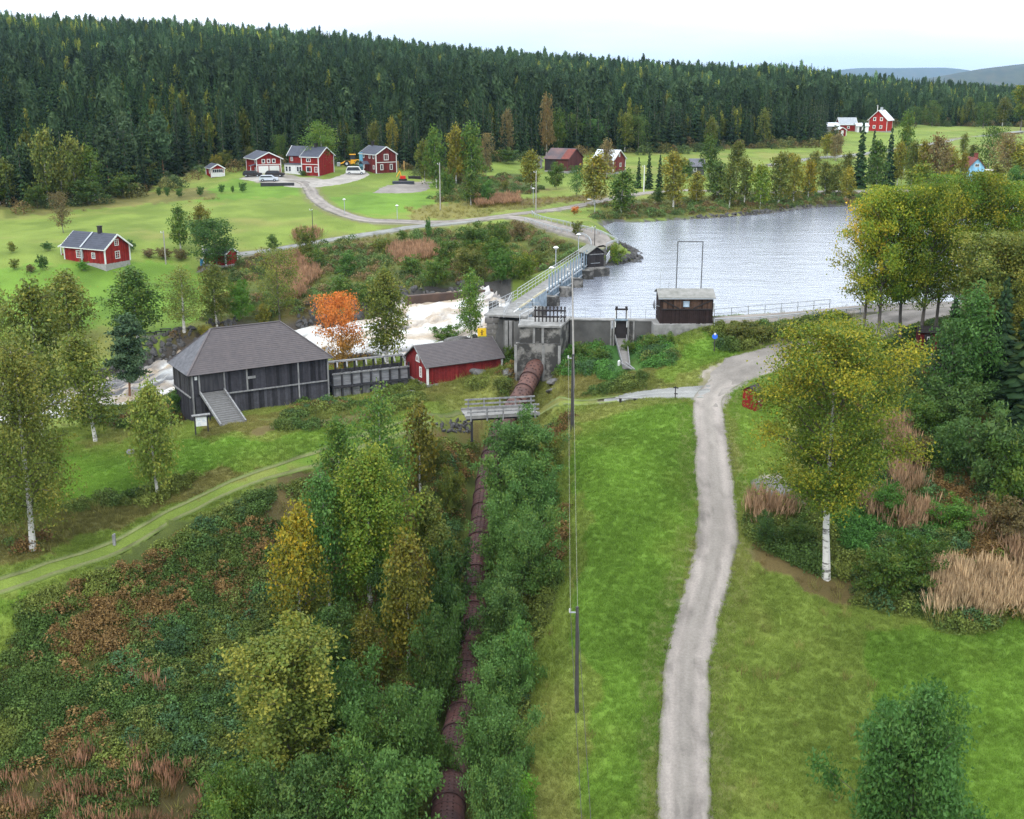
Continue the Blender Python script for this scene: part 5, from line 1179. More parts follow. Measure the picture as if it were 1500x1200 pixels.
def door(r, o, d, n, w=.95, h=2.05, m=WHITE):
    o, d, n = Vector(o), Vector(d), Vector(n); M = Matrix((d, n, Vector((0, 0, 1)))).transposed(); f = MB().box(o + n * .05 + Vector((0, 0, h / 2)), (w, .08, h), M).build('door', m, r)
    MB().box(o + n * .11 + d * w * .35 + Vector((0, 0, h * .48)), (.06, .05, .14), M).build('handle', STEEL, f); return f

def AB(px, py, z, L, rz): a = P(px, py, z) if z else ground(px, py); return a, a + Vector((math.cos(rz) * L, math.sin(rz) * L, 0))
FX, FY = Vector((0, -1, 0)), Vector((1, 0, 0))
# --- cottage
r, L, W = house('red_cottage', 'red wooden cottage with white corners, dark slate-blue roof and little porch on the left lawn', 'house', P(96.5,383,.25), P(155,388.5,.25), 5.2, 2.75, 1.9, ov=.45, zb=.15)
window(r, (L * .38, 0, 1.4), (1,0,0), FX, 1.55, 1.25, 4, 3); window(r, (L * .72, 0, 1.35), (1,0,0), FX, .8, 1.0, 2, 3)
window(r, (L, W * .5, 1.35), (0,1,0), FY, 1.0, 1.25, 2, 3); window(r, (L, W * .5, 3.35), (0,1,0), FY, .9, 1.05, 2, 3); chimney(r, L * .62, W * .5, 4.2, 5.7, .55)
MB().bar((L * .46, -.52, 2.62), (L * .46, W / 2 - .2, 4.76), .3, .07).build('roof_ladder', STEEL, r); MB().bar((L * .46, -.35, 0), (L * .46, -.35, 2.6), .35, .05).build('wall_ladder', STEEL, r)
pr = MB(); slab(pr, (-2.7,1.2,2.1), (-2.7,3.8,2.1), (-1.4,3.8,2.75), (-1.4,1.2,2.75), .08); slab(pr, (-.05,1.2,2.1), (-.05,3.8,2.1), (-1.4,3.8,2.75), (-1.4,1.2,2.75), .08); po = pr.build('porch_roof', ROOFSLATE, r)
for x0 in (-2.4, -.9): MB().box((x0, 1.4, 1.05), (.16,.16,2.1)).build('porch_post', WHITE, r)
MB().bar((-2.8,1.15,2.08), (-1.4,1.15,2.75), .09, .2).bar((-1.4,1.15,2.75), (0,1.15,2.08), .09, .2).build('porch_bargeboard', WHITE, r)
MB().box((-1.5,2.5,-.1), (3.0,2.9,.4)).build('porch_floor', CONCL, r); MB().box((-1.6,1.45,.55), (1.5,.06,.8)).build('porch_rail', RED, r)
# --- cabin
r, L, W = house('red_cabin', 'tiny red cabin with white front veranda beside the forest', 'cabin', *AB(310,260,6.55,3.1,.5), 4.6, 2.2, .9, ridge='y', ov=.3)
MB().box((L / 2, -.12, .55), (L * .95, .12, .9)).build('veranda_panel', WHITE, r); window(r, (L / 2, -.05, 1.5), (1,0,0), FX, L * .85, .9, 5, 1, .08)
window(r, (0, 1.4, 1.3), (0,1,0), (-1,0,0), .8, .9)
# --- garage house
r, L, W = house('garage_house', 'red two-storey garage house with two white garage doors and grey roof', 'house', *AB(377,257,7.0,5.9,.5), 8.5, 4.0, 1.4, ridge='y', ov=.6)
for x0 in (L * .27, L * .73): MB().box((x0, -.06, 1.1), (L * .42, .1, 2.15)).build('garage_door', WHITE, r)
for x0 in (.28, .5, .72): window(r, (L * x0, 0, 3.3), (1,0,0), FX, .85, 1.0, 1, 1, .16)
MB().box((L / 2, -.05, 2.45), (L, .06, .18)).build('band_board', WHITE, r); window(r, (0, 1.2, 3.3), (0,1,0), (-1,0,0), .8, 1.0); window(r, (0, 1.2, 1.3), (0,1,0), (-1,0,0), .8, 1.0)
MB().bar((-1.6,1,2.2), (-.05,1,2.6), 1.6, .08).build('porch_roof', ROOFSLATE, r)
MB().box((-1.4,.5,1.1), (.12,.12,2.2)).build('porch_post', WHITE, r)
# --- large red farmhouse on the left
r, L, W = house('large_red_house', 'large red farmhouse with white glazed porch and cross gable, left of the big round birch', 'house', P(443,257.3,7.0), P(467,258,7.0), 7.5, 4.6, 2.0, ov=.4)
window(r, (L * .42, 0, 1.5), (1,0,0), FX, 1.5, 1.4, 1, 1, .18); window(r, (L * .42, 0, 3.7), (1,0,0), FX, 1.2, .9, 2, 1, .14); window(r, (0, 1.5, 1.5), (0,1,0), (-1,0,0), .8, 1.3); window(r, (0, 1.5, 3.7), (0,1,0), (-1,0,0), .8, 1.2)
window(r, (L * .85, 0, 1.5), (1,0,0), FX, .9, 1.3); MB().box((L / 2, -.05, 2.7), (L, .06, .15)).build('band_board', WHITE, r)
MB().prism([(-5,2.6,-1),(-5,7.4,-1),(-5,7.4,4.7),(-5,5,6.6),(-5,2.6,4.7)], (5,0,0)).build('side_wing', RED, r)
wr = MB(); slab(wr, (-5.4,2.2,4.4), (2,2.2,4.4), (2,5,6.65), (-5.4,5,6.65), .1); slab(wr, (-5.4,7.8,4.4), (2,7.8,4.4), (2,5,6.65), (-5.4,5,6.65), .1); wr.build('wing_roof', ROOFSLATE, r)
MB().bar((-5.45,2.15,4.4), (-5.45,5,6.7), .1, .25).bar((-5.45,5,6.7), (-5.45,7.85,4.4), .1, .25).build('bargeboard', WHITE, r)
pc = MB().box((-2.6,1.3,1.3), (4.6,2.4,2.6)).build('glazed_porch', WHITE, r); MB().box((-2.6,1.2,2.68), (5.0,2.8,.12)).build('porch_roof', ROOFSLATE, pc)
for x0 in (-4.3,-3.4,-1.2,-.5): window(r, (x0, .1, 1.5), (1,0,0), FX, .7, 1.2, 1, 2, .07)
door(r, (-2.3, .1, .1), (1,0,0), FX); chimney(r, L * .45, 3.6, 5.6, 7.4, .7)
window(r, (-4.2, 2.6, 3.7), (1,0,0), FX, .6, 1.0)
# --- house with the yellow machine
r, L, W = house('brown_red_house', 'brownish red two-storey house with white corners and a yellow wheel loader parked behind', 'house', *AB(551.5,254,7.2,5.6,.62), 8.0, 4.6, 1.7, wall=BROWNRED, base=(.115,.022,.020), ridge='y', ov=.35)
window(r, (L * .5, 0, 3.8), (1,0,0), FX, 1.3, 1.5, 2, 1, .16)
for x0 in (.27, .74): window(r, (L * x0, 0, 1.4), (1,0,0), FX, .8, 1.4, 1, 1, .15)
for y0 in (1.2, 3.2, 6.2): window(r, (0, y0, 3.9), (0,1,0), (-1,0,0), .75, 1.0, 1, 1, .13)
for y0 in (1.2, 6.2): window(r, (0, y0, 1.4), (0,1,0), (-1,0,0), .75, 1.0, 1, 1, .13)
MB().box((L / 2, -.05, 2.55), (L, .06, .18)).build('band_board', WHITE, r)
MB().bar((-1.3,2.6,2.1), (-1.3,3.8,2.8), 1.8, .08).bar((-1.3,3.8,2.8), (-1.3,5,2.1), 1.8, .08).build('porch_roof', ROOFSLATE, r); MB().box((-2.0,2.8,1.0), (.12,.12,2.0)).build('porch_post', WHITE, r)
MB().box((-.1,7.4,2.4), (.35,1.6,4.6)).build('blue_tarpaulin', mat('blue_tarp', (.12,.32,.45)), r); chimney(r, L * .5, 6.5, 6.2, 7.2, .6)
# --- old barns
r, L, W = house('old_grey_barn', 'old sagging barn with rusty patched roof and dark boards, above the yellow birch', 'barn', *AB(798,249.5,7.2,6.6,-.5), 8.5, 3.0, 2.3, wall=BROWNRED, base=(.085,.03,.028), roof=ROOFOLD, trim=None, clad=True, bw=.35)
MB().box((L * .25, -.06, 1.4), (L * .44, .08, 2.6)).build('barn_door', DARK, r)
sg = MB(); slab(sg, (L * .72,-.38,2.87), (L + .36,-.38,2.87), (L + .36,3.7,5.12), (L * .72,3.7,5.12), .17); sg.build('rusty_roof_sheet', ROOFTILE, r)
r, L, W = house('metal_roofed_barn', 'small red barn with pale metal roof and round gable window, behind the yellow birch', 'barn', *AB(868,251.5,7.0,5.6,-.5), 7.5, 3.1, 2.2, roof=ROOFMETAL, wall=BROWNRED, base=(.15,.035,.03), courses_n=0, clad=True)
window(r, (L, W / 2, 4.0), (0,1,0), FY, .8, .8, 2, 2, .16); window(r, (L, W * .6, 1.6), (0,1,0), FY, 1.1, 1.0, 2, 2); MB().box((L * .8, -.06, 1.1), (1.3,.08,2.2)).build('barn_door', GREYWOOD, r)
r, L, W = house('grey_shed', 'little grey shed with pale gable just left of the old sagging barn', 'shed', P(787,247,7.3), P(794,247,7.3), 2.5, 2.2, .8, wall=GREYWOOD, base=(.2,.2,.2), ridge='y', trim=GREYWOOD, corners=False)
r, L, W = house('grey_hut', 'small dark grey log hut with slate roof standing beyond the far shore', 'hut', P(1012,256.3,6.0), P(1031,256.3,6.0), 4.0, 2.3, 1.6, wall=TARWOOD, base=(.075,.075,.075), roof=mat('hut_roof', (.12,.12,.14)), trim=None)
window(r, (L * .3, 0, 1.3), (1,0,0), FX, .9, .9, 2, 1)
# --- farm far right
r, L, W = house('far_red_farmhouse', 'bright red farmhouse with a white metal roof before the far forest', 'house', *AB(1272,193,0,7.0,-.55), 8.5, 4.6, 3.4, wall=mat('bright_red', (.30,.025,.020)), base=(.33,.028,.022), ridge='y', roof=ROOFMETAL, ov=.6, courses_n=0)
for x0 in (.3, .68): window(r, (L * x0, 0, 4.6), (1,0,0), FX, 1.1, 1.4, 1, 1, .25); window(r, (L * x0, 0, 1.6), (1,0,0), FX, 1.1, 1.3, 1, 1, .25)
chimney(r, L * .5, 4, 7.2, 9, .9, STEEL)
r, L, W = house('far_white_annex', 'low white-roofed annex left of the bright red farmhouse', 'outbuilding', *AB(1255,195,0,4.4,0), 5, 2.4, 1.0, wall=WHITE, base=(.6,.6,.6), roof=ROOFMETAL, courses_n=0, trim=None)
door(r, (L * .3, 0, 0), (1,0,0), FX, m=DARK)
r, L, W = house('far_red_barn', 'long red outbuilding with grey roof left of the far farmhouse', 'outbuilding', *AB(1230,193,0,6.5,0), 6, 2.6, 2.4, roof=mat('grey_metal', (.25,.27,.29)), courses_n=0)
window(r, (L * .5, 0, 1.4), (1,0,0), FX, 1, 1, 1, 1, .2)
r, L, W = house('far_small_red_shed', 'small red shed with light roof in front of the long red outbuilding', 'shed', *AB(1228,198,0,2.8,0), 4, 2.3, .9, roof=ROOFMETAL, courses_n=0, ridge='y'); door(r, (L / 2, 0, 0), (1,0,0), FX)
r, L, W = house('far_blue_roof_shed', 'pale-roofed shed at the left end of the far farm', 'shed', *AB(1212,194,0,4.2,0), 5, 2.4, 1.2, roof=ROOFMETAL, courses_n=0, wall=GREYWOOD, base=(.3,.3,.3), trim=None); door(r, (L / 2, 0, 0), (1,0,0), FX, m=DARK)
# --- blue house
r, L, W = house('blue_house', 'light blue house with a red tiled roof above the golden grove', 'house', P(1417.5,268,5), P(1439,268,5), 7.0, 3.9, 2.0, wall=mat('light_blue', (.22,.43,.62), var=.06), base=(.22,.43,.62), roof=ROOFTILE, ridge='y', trim=None, ov=.4)
r.rotation_euler.z -= .08
window(r, (L / 2, 0, 4.2), (1,0,0), FX, 1.1, .8, 2, 1, .12); window(r, (L / 2, 0, 1.8), (1,0,0), FX, .9, 1.1, 2, 1); chimney(r, L * .75, 4.6, 5.2, 6.8, .8, ROOFTILE)
MB().box((L + 1.6, 3, .9), (3, 4, 1.8)).build('porch', RED, r); MB().box((L + 1.7, 2.9, 2.9), (3.8, 4.6, .15)).build('porch_roof', WHITE, r); MB().box((L + 1.6, .95, 2.2), (3, .06, .8)).build('porch_rail', WHITE, r)
slb = MB(); slab(slb, (-3.2,5,3.4), (-3.2,8,3.4), (L/2,8,5.85), (L/2,5,5.85), .12); slb.build('side_roof', ROOFTILE, r)
# --- red sheds near and far
r, L, W = house('red_privy', 'narrow red privy with sloping dark roof in the grass beside the road curve', 'shed', P(1106,607,.35), P(1124,605,.35), 1.3, 2.0, .35, ov=.15, trim=None, roof=DARK, courses_n=0, bw=.16); r.rotation_euler.z += .5
MB().box((L * .5, -.04, 1.0), (.75,.05,1.8)).build('door', BROWNRED, r); MB().box((L * .33, -.08, 1.1), (.1,.04,.1)).build('white_tag', WHITE, r)
r, L, W = house('dark_red_privy', 'dark red shed with a black roof in the shade behind the grove trunks', 'shed', P(1344,517,2.8), P(1371,518,2.8), 1.6, 2.1, .4, wall=BROWNRED, base=(.10,.012,.012), roof=DARK, courses_n=0, ov=.2, trim=None, bw=.16)
MB().box((L * .5, -.04, 1.0), (.75,.05,1.8)).build('door', DARK, r); window(r, (L * .5, -.06, 1.5), (1,0,0), FX, .25, .3, 1, 1, .05)
r, L, W = house('low_red_shed', 'low red shed half hidden under the dark rounded maple', 'shed', P(300,387,-.4), P(331,389,-.4), 3.2, 1.9, .8, ov=.2)
# --- barn by the rapids
A, B = P(284,613,-2.6), P(482,584,-2.6); L = math.hypot(B.x - A.x, B.y - A.y); W = 5.8; E = 4.5; RI = 3.3; rz = math.atan2(B.y - A.y, B.x - A.x)
r = empty('timber_barn', A, rz); tag(r, 'large weathered black timber barn with hipped grey roof and steep entrance ramp by the rapids', 'barn')
MB().box((L / 2, W / 2, E / 2 - .8), (L, W, E + 1.6)).build('wall', TARWOOD, r); ov = .45; ix0, ix1 = 3.1, 3.7; e = E - .25
a, b, c, d = (-ov, -ov, e), (L + ov, -ov, e), (L + ov, W + ov, e), (-ov, W + ov, e); t0, t1 = (ix0, W / 2, E + RI), (L - ix1, W / 2, E + RI)
rm = MB(); rm.add([a, b, c, d, t0, t1], [(0,1,5,4), (2,3,4,5), (3,0,4), (1,2,5), (0,3,2,1)]); ro = rm.build('roof', ROOFGREY, r)
courses(ro, a, b, t1, t0, 22, ROOFGREY, 'shingle_courses', lift=.0); courses(ro, d, a, t0, t0, 14, mat('slat_roof', (.12,.12,.13), c2=(.06,.06,.07), scale=2), 'slat_courses', lift=0)
for q0, q1 in ((a, t0), (b, t1), (t0, t1), (d, t0)): MB().bar(Vector(q0) + Vector((0,0,.08)), Vector(q1) + Vector((0,0,.08)), .18, .08).build('ridge_board', ROOFGREY, r)
BR = (.034,.033,.039); mid = 2.05
boards(r, (0,0,0), (L,0,0), mid, lambda s: E - .1, (0,-1,0), base=BR, var=.55, th=.10, bw=.27); boards(r, (0,0,0), (L,0,0), -1.3, lambda s: mid, (0,-1,0), base=(.047,.046,.053), var=.6, th=.04, bw=.27)
boards(r, (0,0,0), (0,W,0), mid, lambda s: E - .1, (-1,0,0), base=(.05,.048,.052), var=.5, th=.10, bw=.27); boards(r, (0,0,0), (0,W,0), -1.3, lambda s: mid, (-1,0,0), base=BR, var=.5, th=.04, bw=.27)
boards(r, (L,0,0), (L,W,0), -1.3, lambda s: E - .1, (1,0,0), base=BR, var=.5, th=.05, bw=.27)
MB().bar((3.3,-.16,mid), (L,-.16,mid - .1), .14, .12).build('ledge_beam', GREYWOOD, r); MB().bar((-.16,0,mid), (-.16,W,mid), .12).build('ledge_beam', GREYWOOD, r)
for x0 in (.05, 5.4, L * .77, L - .05): MB().box((x0, -.15, E / 2 - .5 if x0 != 5.4 else (E + mid) / 2), (.14, .1, E + .7 if x0 != 5.4 else E - mid - .1)).build('corner_board', GREYWOOD, r)
MB().box((1.95,-.14,3.35), (2.3,.07,1.7)).build('door', TARWOOD, r)
for x0 in (.72, 3.15): MB().box((x0,-.17,3.3), (.13,.1,2.0)).build('door_post', GREYWOOD, r)
MB().box((.42,-.16,3.9), (.26,.05,.32)).build('white_notice', WHITE, r)
# ramp straight out from the door
z0, z1, yl = 2.4, .62, 6.0
rp = MB().prism([(.75,-.1,z0), (3.05,-.1,z0), (3.05,-yl,z1), (.75,-yl,z1)], (0,0,-.12)).build('ramp', mat('ramp_deck', (.13,.127,.125), c2=(.075,.072,.07), scale=2.5), r)
cl_ = MB()
for k in range(15): t = k / 15; y = -.3 - t * (yl - .5); cl_.box((1.9, y, z0 + (z1 - z0) * ((-y - .1) / (yl - .1)) + .02), (2.2, .05, .05))
o = cl_.build('cleats', mat('ramp_cleat', (.15,.147,.14)), rp); o['kind'] = 'stuff'
for x0 in (.72, 3.08): MB().bar((x0,-.05,z0 + .12), (x0,-yl - .05,z1 + .12), .14, .26).build('ramp_side', GREYWOOD, rp)
for y in (-1.2, -2.6): MB().box((.8, y, .7), (.12,.12,2.2)).build('ramp_post', TARWOOD, r)
MB().box((L*.42,-.13,3.3),(.9,.06,.25)).build('repair_board', GREYWOOD, r)
# --- timber flume
a, b = P(486,548,-.25), P(598,536,-.25); a.z = b.z = -3.1; L = math.hypot(b.x - a.x, b.y - a.y); r = empty('timber_flume', a, math.atan2(b.y - a.y, b.x - a.x)); tag(r, 'grey timber flume on posts running between the black barn and the red shed', 'flume')
n = 8; st = L / n; FW = 2.0
PANM = mat('flume_panel', (.25,.25,.26), c2=(.12,.12,.13), scale=1.2, stretch=(.6,1,3))
me_up = None
for i in range(n):
    x0 = (i + .5) * st
    for (zc, hh, yy, mm) in ((2.15, 1.15, 0, PANM), (.75, .95, .12, GREYWOOD)):
        q = MB()
        for k in range(4): q.box((x0, yy + random.uniform(-.02, .02), zc - hh / 2 + (k + .5) * hh / 4), (st - .2, .07, hh / 4 - .02))
        q.build('panel', mm, r)
    MB().box((x0, FW, 1.6), (st - .1, .07, 2.4)).build('back_panel', TARWOOD, r)
    if i % 1 == 0: MB().bar((x0 + .1, -.02, 3.45), (x0 + .7, FW, 3.5), .14, .12).build('cross_beam', GREYWOOD, r)
for i in range(n + 1):
    MB().box((i * st, -.1, 1.55), (.16, .2, 3.5)).build('post', TARWOOD, r); MB().box((i * st, FW + .1, 1.85), (.16, .2, 3.5)).build('post', TARWOOD, r)
MB().box((L / 2, FW / 2, 1.45), (L, FW, .1)).build('flume_floor', TARWOOD, r)
MB().box((L / 2, FW + .05, 3.62), (L + .3, .32, .16)).build('top_beam', GREYWOOD, r); MB().box((L / 2, -.16, 2.84), (L + .1, .16, .16)).build('top_rail', GREYWOOD, r); MB().box((L / 2, -.2, 1.42), (L + .1, .16, .16)).build('mid_rail', TARWOOD, r)
# --- red shed by the penstock
A, B = P(627,563.5,-1.45), P(735,541,-1.45)
L = 8.6; Bd = (P(734,526,.4) - P(627,540,.4)).normalized(); B = A + Vector((Bd.x, Bd.y, 0)).normalized() * L
r, L, W = house('red_shed', 'long dark red shed with grey felt roof and white corners beside the concrete intake', 'shed', A, B, 5.2, 1.95, 1.6, wall=BROWNRED, base=(.155,.018,.018), roof=ROOFGREY, trim=WHITE, gableboards=False, ov=.3, courses_n=16, bw=.2)
window(r, (0, W * .42, 2.4), (0,1,0), (-1,0,0), .85, .8, arch=True); window(r, (0, W * .30, 1.0), (0,1,0), (-1,0,0), .5, 1.1, 1, 3, .12)
for q0, q1 in (((-.32,-.3,1.75), (-.32,W/2,3.6)), ((L+.32,-.3,1.75), (L+.32,W/2,3.6)), ((-.32,W+.3,1.75), (-.32,W/2,3.6))): MB().bar(q0, q1, .06, .12).build('bargeboard', GREYWOOD, r)
# --- hut on the dam
A, B = P(966.5,474,4.35), P(1043,474,4.35)
r, L, W = house('dam_hut', 'dark brown wooden hut with pale flat-pitched roof standing on the dam crest', 'hut', A, B, 3.4, 2.75, .55, wall=mat('hut_brown', (.045,.028,.022)), base=(.026,.017,.016), roof=mat('hut_pale_roof', (.22,.213,.20), c2=(.12,.12,.105), scale=1.5, detail=9), trim=None, ov=.25, courses_n=0, bw=.2)
BRN = mat('brown_plank', (.13,.075,.05), c2=(.05,.03,.025), scale=1.5, stretch=(4,1,.4))
boards(r, (.1,-.04,0), (L - .1,-.04,0), 1.5, lambda s: 2.6, (0,-1,0), base=(.070,.042,.030), var=.6, th=.03, bw=.18, name='upper_planks')
for q0, q1 in (((.15,-.12,2.45), (1.9,-.12,1.6)), ((L-.15,-.12,2.45), (L-2.0,-.12,1.6)), ((.1,-.11,1.5), (L-.1,-.11,1.5))): MB().bar(q0, q1, .05, .12).build('brace', DARK, r)
window(r, (L * .49, -.08, 2.05), (1,0,0), FX, .62, .6, 1, 1, .06, m=mat('blue_frame', (.25,.33,.40)), glass=mat('pale_glass', (.35,.42,.5), rough=.2))
MB().box((L / 2,-.3,2.63), (L + .5,.08,.1)).build('gutter', STEEL, r); MB().box((L * .33, .9, -1.0), (L * .9, 2.6, 1.9)).build('concrete_base', CONCL, r); MB().box((L + .18,1.2,1.5), (.3,.7,.9)).build('meter_box', WHITE, r)
ds = MB(); ds.tube([(-.75,.3,1.9), (-.62,.3,1.9), (-.55,.3,1.9)], [.05,.42,.5], 14); d_ = ds.build('satellite_dish', mat('dish_grey', (.13,.13,.14)), r); MB().bar((-.55,.3,1.9), (0,.3,1.7), .05).build('dish_arm', STEEL, d_)
q = A + Vector((0,3.4,0)); GANT = mat('dull_steel', (.11,.115,.12))
f = empty('antenna_gantry', P(993,455,4.3) + Vector((0,2,0)), 0); tag(f, 'tall grey goalpost-shaped steel frame rising behind the dam hut', 'gantry'); 
Lg = 37 / FPX * 126
for x0 in (0, Lg): MB().bar((x0,0,-.5), (x0,0,7.2), .11).build('post', GANT, f)
MB().bar((-.05,0,7.25), (Lg + .05,0,7.25), .13).build('crossbar', GANT, f)
a_ = MB().bar((0,0,0), (0,0,2.2), .05).build('whip_antenna', STEEL); a_.location = (r.location.x + .05, r.location.y + 1.2, r.location.z + 2.9); tag(a_, 'thin whip antenna on the left end of the dam hut roof', 'antenna')
a_ = MB().bar((0,0,0), (0,0,.75), .04).bar((-.15,0,.75), (.15,0,.75), .05).build('roof_vent', STEEL); a_.location = (r.location.x + 1.0, r.location.y + 1.6, r.location.z + 3.15); tag(a_, 'short T-shaped mast on the dam hut roof', 'mast')
# ------------------------------------------------------------------ the dam
def block(name, pts, z0, z1, m, parent=None, label=None, cat=None, kind=None):
    """upright prism over a plan outline"""
    o = MB().prism([(p[0], p[1], z0) for p in pts], (0, 0, z1 - z0)).build(name, m, parent)
    if cat: tag(o, label, cat)
    return o
def xy(px, py, z): p = P(px, py, z); return Vector((p.x, p.y))
def railing(name, a, b, label, cat, h=1.05, rails=(1.0, .65, .3), step=1.6, m=STEEL, th=.05, pw=.06, group=None, steps=None):
    a, b = Vector(a), Vector(b); L = math.hypot(b.x - a.x, b.y - a.y); r = empty(name, a, math.atan2(b.y - a.y, b.x - a.x)); tag(r, label, cat, group); dz = b.z - a.z; n = max(1, round(L / step))
    for i in range(n + 1): x0 = i * L / n; z = dz * i / n; MB().box((x0, 0, z + h / 2), (pw, pw, h)).build('post', m, r)
    for k in rails: MB().bar((0, 0, k), (L, 0, dz + k), th).build('rail', m, r)
    return r
TOP = 4.2
RAILW = mat('worn_white_rail', (.36,.37,.38), var=.15)
W1, W2 = xy(835,469,TOP), xy(968,471,TOP)
def wallbar(name, a, b, th, z0, z1, m, label=None, cat=None, parent=None):
    a, b = Vector((a[0], a[1])), Vector((b[0], b[1])); d = (b - a).normalized(); n = Vector((-d.y, d.x)) * th
    o = MB().prism([(a.x, a.y, z0), (b.x, b.y, z0), (b.x + n.x, b.y + n.y, z0), (a.x + n.x, a.y + n.y, z0)], (0, 0, z1 - z0)).build(name, m, parent)
    if cat: tag(o, label, cat)
    return o, d, Vector((-d.y, d.x))
root = empty('dam_wall', (0, 0, 0)); tag(root, 'low dark stained concrete dam wall between the intake block and the wooden hut', 'wall')
gl, gr_ = W1.lerp(W2, .49), W1.lerp(W2, .64)
wallbar('wall_section', W1, W1.lerp(W2, .46), .7, -1, TOP, CONCD, parent=root); wallbar('wall_section', W1.lerp(W2, .47), gl, .85, -1, TOP - .004, CONC, parent=root); wallbar('wall_section', gr_, W1.lerp(W2, .70), .8, -1, TOP - .006, CONC, parent=root); wallbar('wall_section', W1.lerp(W2, .71), W2, .7, -1, TOP, CONCD, parent=root)
d = (W2 - W1).normalized(); nn = Vector((-d.y, d.x))
for t_ in (.455, .485, .645, .705):
    c = W1.lerp(W2, t_) - nn * .12; MB().prism([(c.x - d.x * .08, c.y - d.y * .08, -1), (c.x + d.x * .08, c.y + d.y * .08, -1), (c.x + d.x * .08 + nn.x * .3, c.y + d.y * .08 + nn.y * .3, -1), (c.x - d.x * .08 + nn.x * .3, c.y - d.y * .08 + nn.y * .3, -1)], (0, 0, TOP + 1.02)).build('pilaster', CONCL, root)
a = W1 - nn * .1; b = W2 - nn * .1
MB().prism([(a.x, a.y, TOP), (b.x, b.y, TOP), (b.x + nn.x * 1.0, b.y + nn.y * 1.0, TOP), (a.x + nn.x * 1.0, a.y + nn.y * 1.0, TOP)], (0, 0, .12)).build('coping', CONCL, root)
wallbar('back_wall', gl + nn * .6, gr_ + nn * .6, .3, -1, TOP - .3, DARK, parent=root)
railing('dam_wall_railing', Vector((W1.x, W1.y, TOP + .12)) + Vector((nn.x, nn.y, 0)) * .6, Vector((W2.x, W2.y, TOP + .12)) + Vector((nn.x, nn.y, 0)) * .6, 'thin grey post-and-wire railing on the dam wall coping', 'railing', rails=(1.0, .5), th=.025, pw=.045, step=1.5)
# sluice
s0 = gl.lerp(gr_, .06); s1 = gl.lerp(gr_, .94); r = empty('sluice_gate', (s0.x - nn.x * .1, s0.y - nn.y * .1, TOP + .12), math.atan2(d.y, d.x)); Ls = (s1 - s0).length; tag(r, 'small timber sluice gate with dark H-shaped lifting frame in the middle of the dam wall', 'sluice gate')
for x0 in (.12, Ls - .12): MB().box((x0, .15, .55), (.12,.12,1.3)).build('post', DARK, r); MB().tube([(x0, .15, 1.22), (x0, .15, 1.4)], .13, 8).build('hand_wheel', DARK, r)
MB().box((Ls / 2, .15, 1.1), (Ls + .1,.16,.18)).build('crossbar', DARK, r); MB().box((Ls / 2, .05, .02), (Ls + .1,.3,.14)).build('sill_beam', BLUESTEEL, r); MB().box((Ls / 2, .35, -1.6), (Ls,.1,3.0)).build('gate_leaf', DARK, r)
for x0 in (.02, Ls - .02): MB().box((x0, .12, .1), (.1,.1,1.8)).build('guide', WHITE, r)
# chute
r = empty('timber_chute', (0, 0, 0)); tag(r, 'broken grey timber chute sloping down from the sluice gate through the bushes', 'chute')
c0 = P(898,497,3.0); c1 = P(917,538,1.6); c0.z, c1.z = 2.6, c1.z
sd_ = Vector((1.2,0,0)); c0 = Vector((s0.x, s0.y - .2, 2.3)); c1b = P(913,541,1.55)
MB().prism([c0, c0 + sd_, c1b + sd_ * .55, c1b - sd_ * .05], (0,0,.08)).build('chute_floor', mat('chute_wood', (.14,.13,.12)), r)
for k in (0, 1): MB().bar(c0 + sd_ * k + Vector((0,0,.25)), c1b + sd_ * (.55 * k - .02) + Vector((0,0,.25)), .07, .45).build('chute_side', GREYWOOD, r)
MB().bar(c1b + Vector((-.2,.6,.5)), c1b + Vector((.7,-1.2,.3)), .1).build('loose_plank', GREYWOOD, r); MB().bar(c1b + Vector((.3,.8,.5)), c1b + Vector((1.0,-.9,.2)), .1).build('loose_plank', GREYWOOD, r)
# intake block
root = empty('intake_block', (0, 0, 0)); tag(root, 'tall peeling concrete intake block from which the rusty pipe leaves', 'intake')
F1, F2 = xy(761,479,TOP), xy(820,480,TOP); d = (F2 - F1).normalized(); nn = Vector((-d.y, d.x)); K1 = F1 + nn * 4.3; K2 = xy(836,467,TOP) + nn * .3
MB().prism([(F1.x, F1.y, -1.5), (F2.x, F2.y, -1.5), (K2.x, K2.y, -1.5), (K1.x, K1.y, -1.5)], (0, 0, TOP + 1.5)).build('wall', CONC, root)
l1, l2 = F1 - d * .35 - nn * .45, F2 + d * .1 - nn * .45
MB().prism([(l1.x, l1.y, -2.5), (l2.x, l2.y, -2.5), (F2.x + d.x * .1, F2.y + d.y * .1 + .3, -2.5), (F1.x - d.x * .35, F1.y + .3, -2.5)], (0, 0, 2.55 + 2.5)).build('lower_wall', CONC, root)
for t_ in (.36, .58): c = F1.lerp(F2, t_) - nn * .1; MB().prism([(c.x - d.x * .12, c.y, 2.56), (c.x + d.x * .12, c.y, 2.56), (c.x + d.x * .12, c.y + .3, 2.56), (c.x - d.x * .12, c.y + .3, 2.56)], (0, 0, TOP - 2.6)).build('pilaster', CONCL, root)
for t_ in (.0, .62, .98): c = l1.lerp(l2, t_) - nn * .08; MB().prism([(c.x - .14, c.y, -2), (c.x + .14, c.y, -2), (c.x + .14, c.y + .3, -2), (c.x - .14, c.y + .3, -2)], (0, 0, 4.4)).build('pilaster', CONCL, root)
q1, q2, q3, q4 = F1 - nn * .18 - d * .15, F2 - nn * .18 + d * .15, K2 + d * .1, K1 - d * .1
MB().prism([(q.x, q.y, TOP + .004) for q in (q1, q2, q3, q4)], (0, 0, .2)).build('deck_slab', CONCL, root)
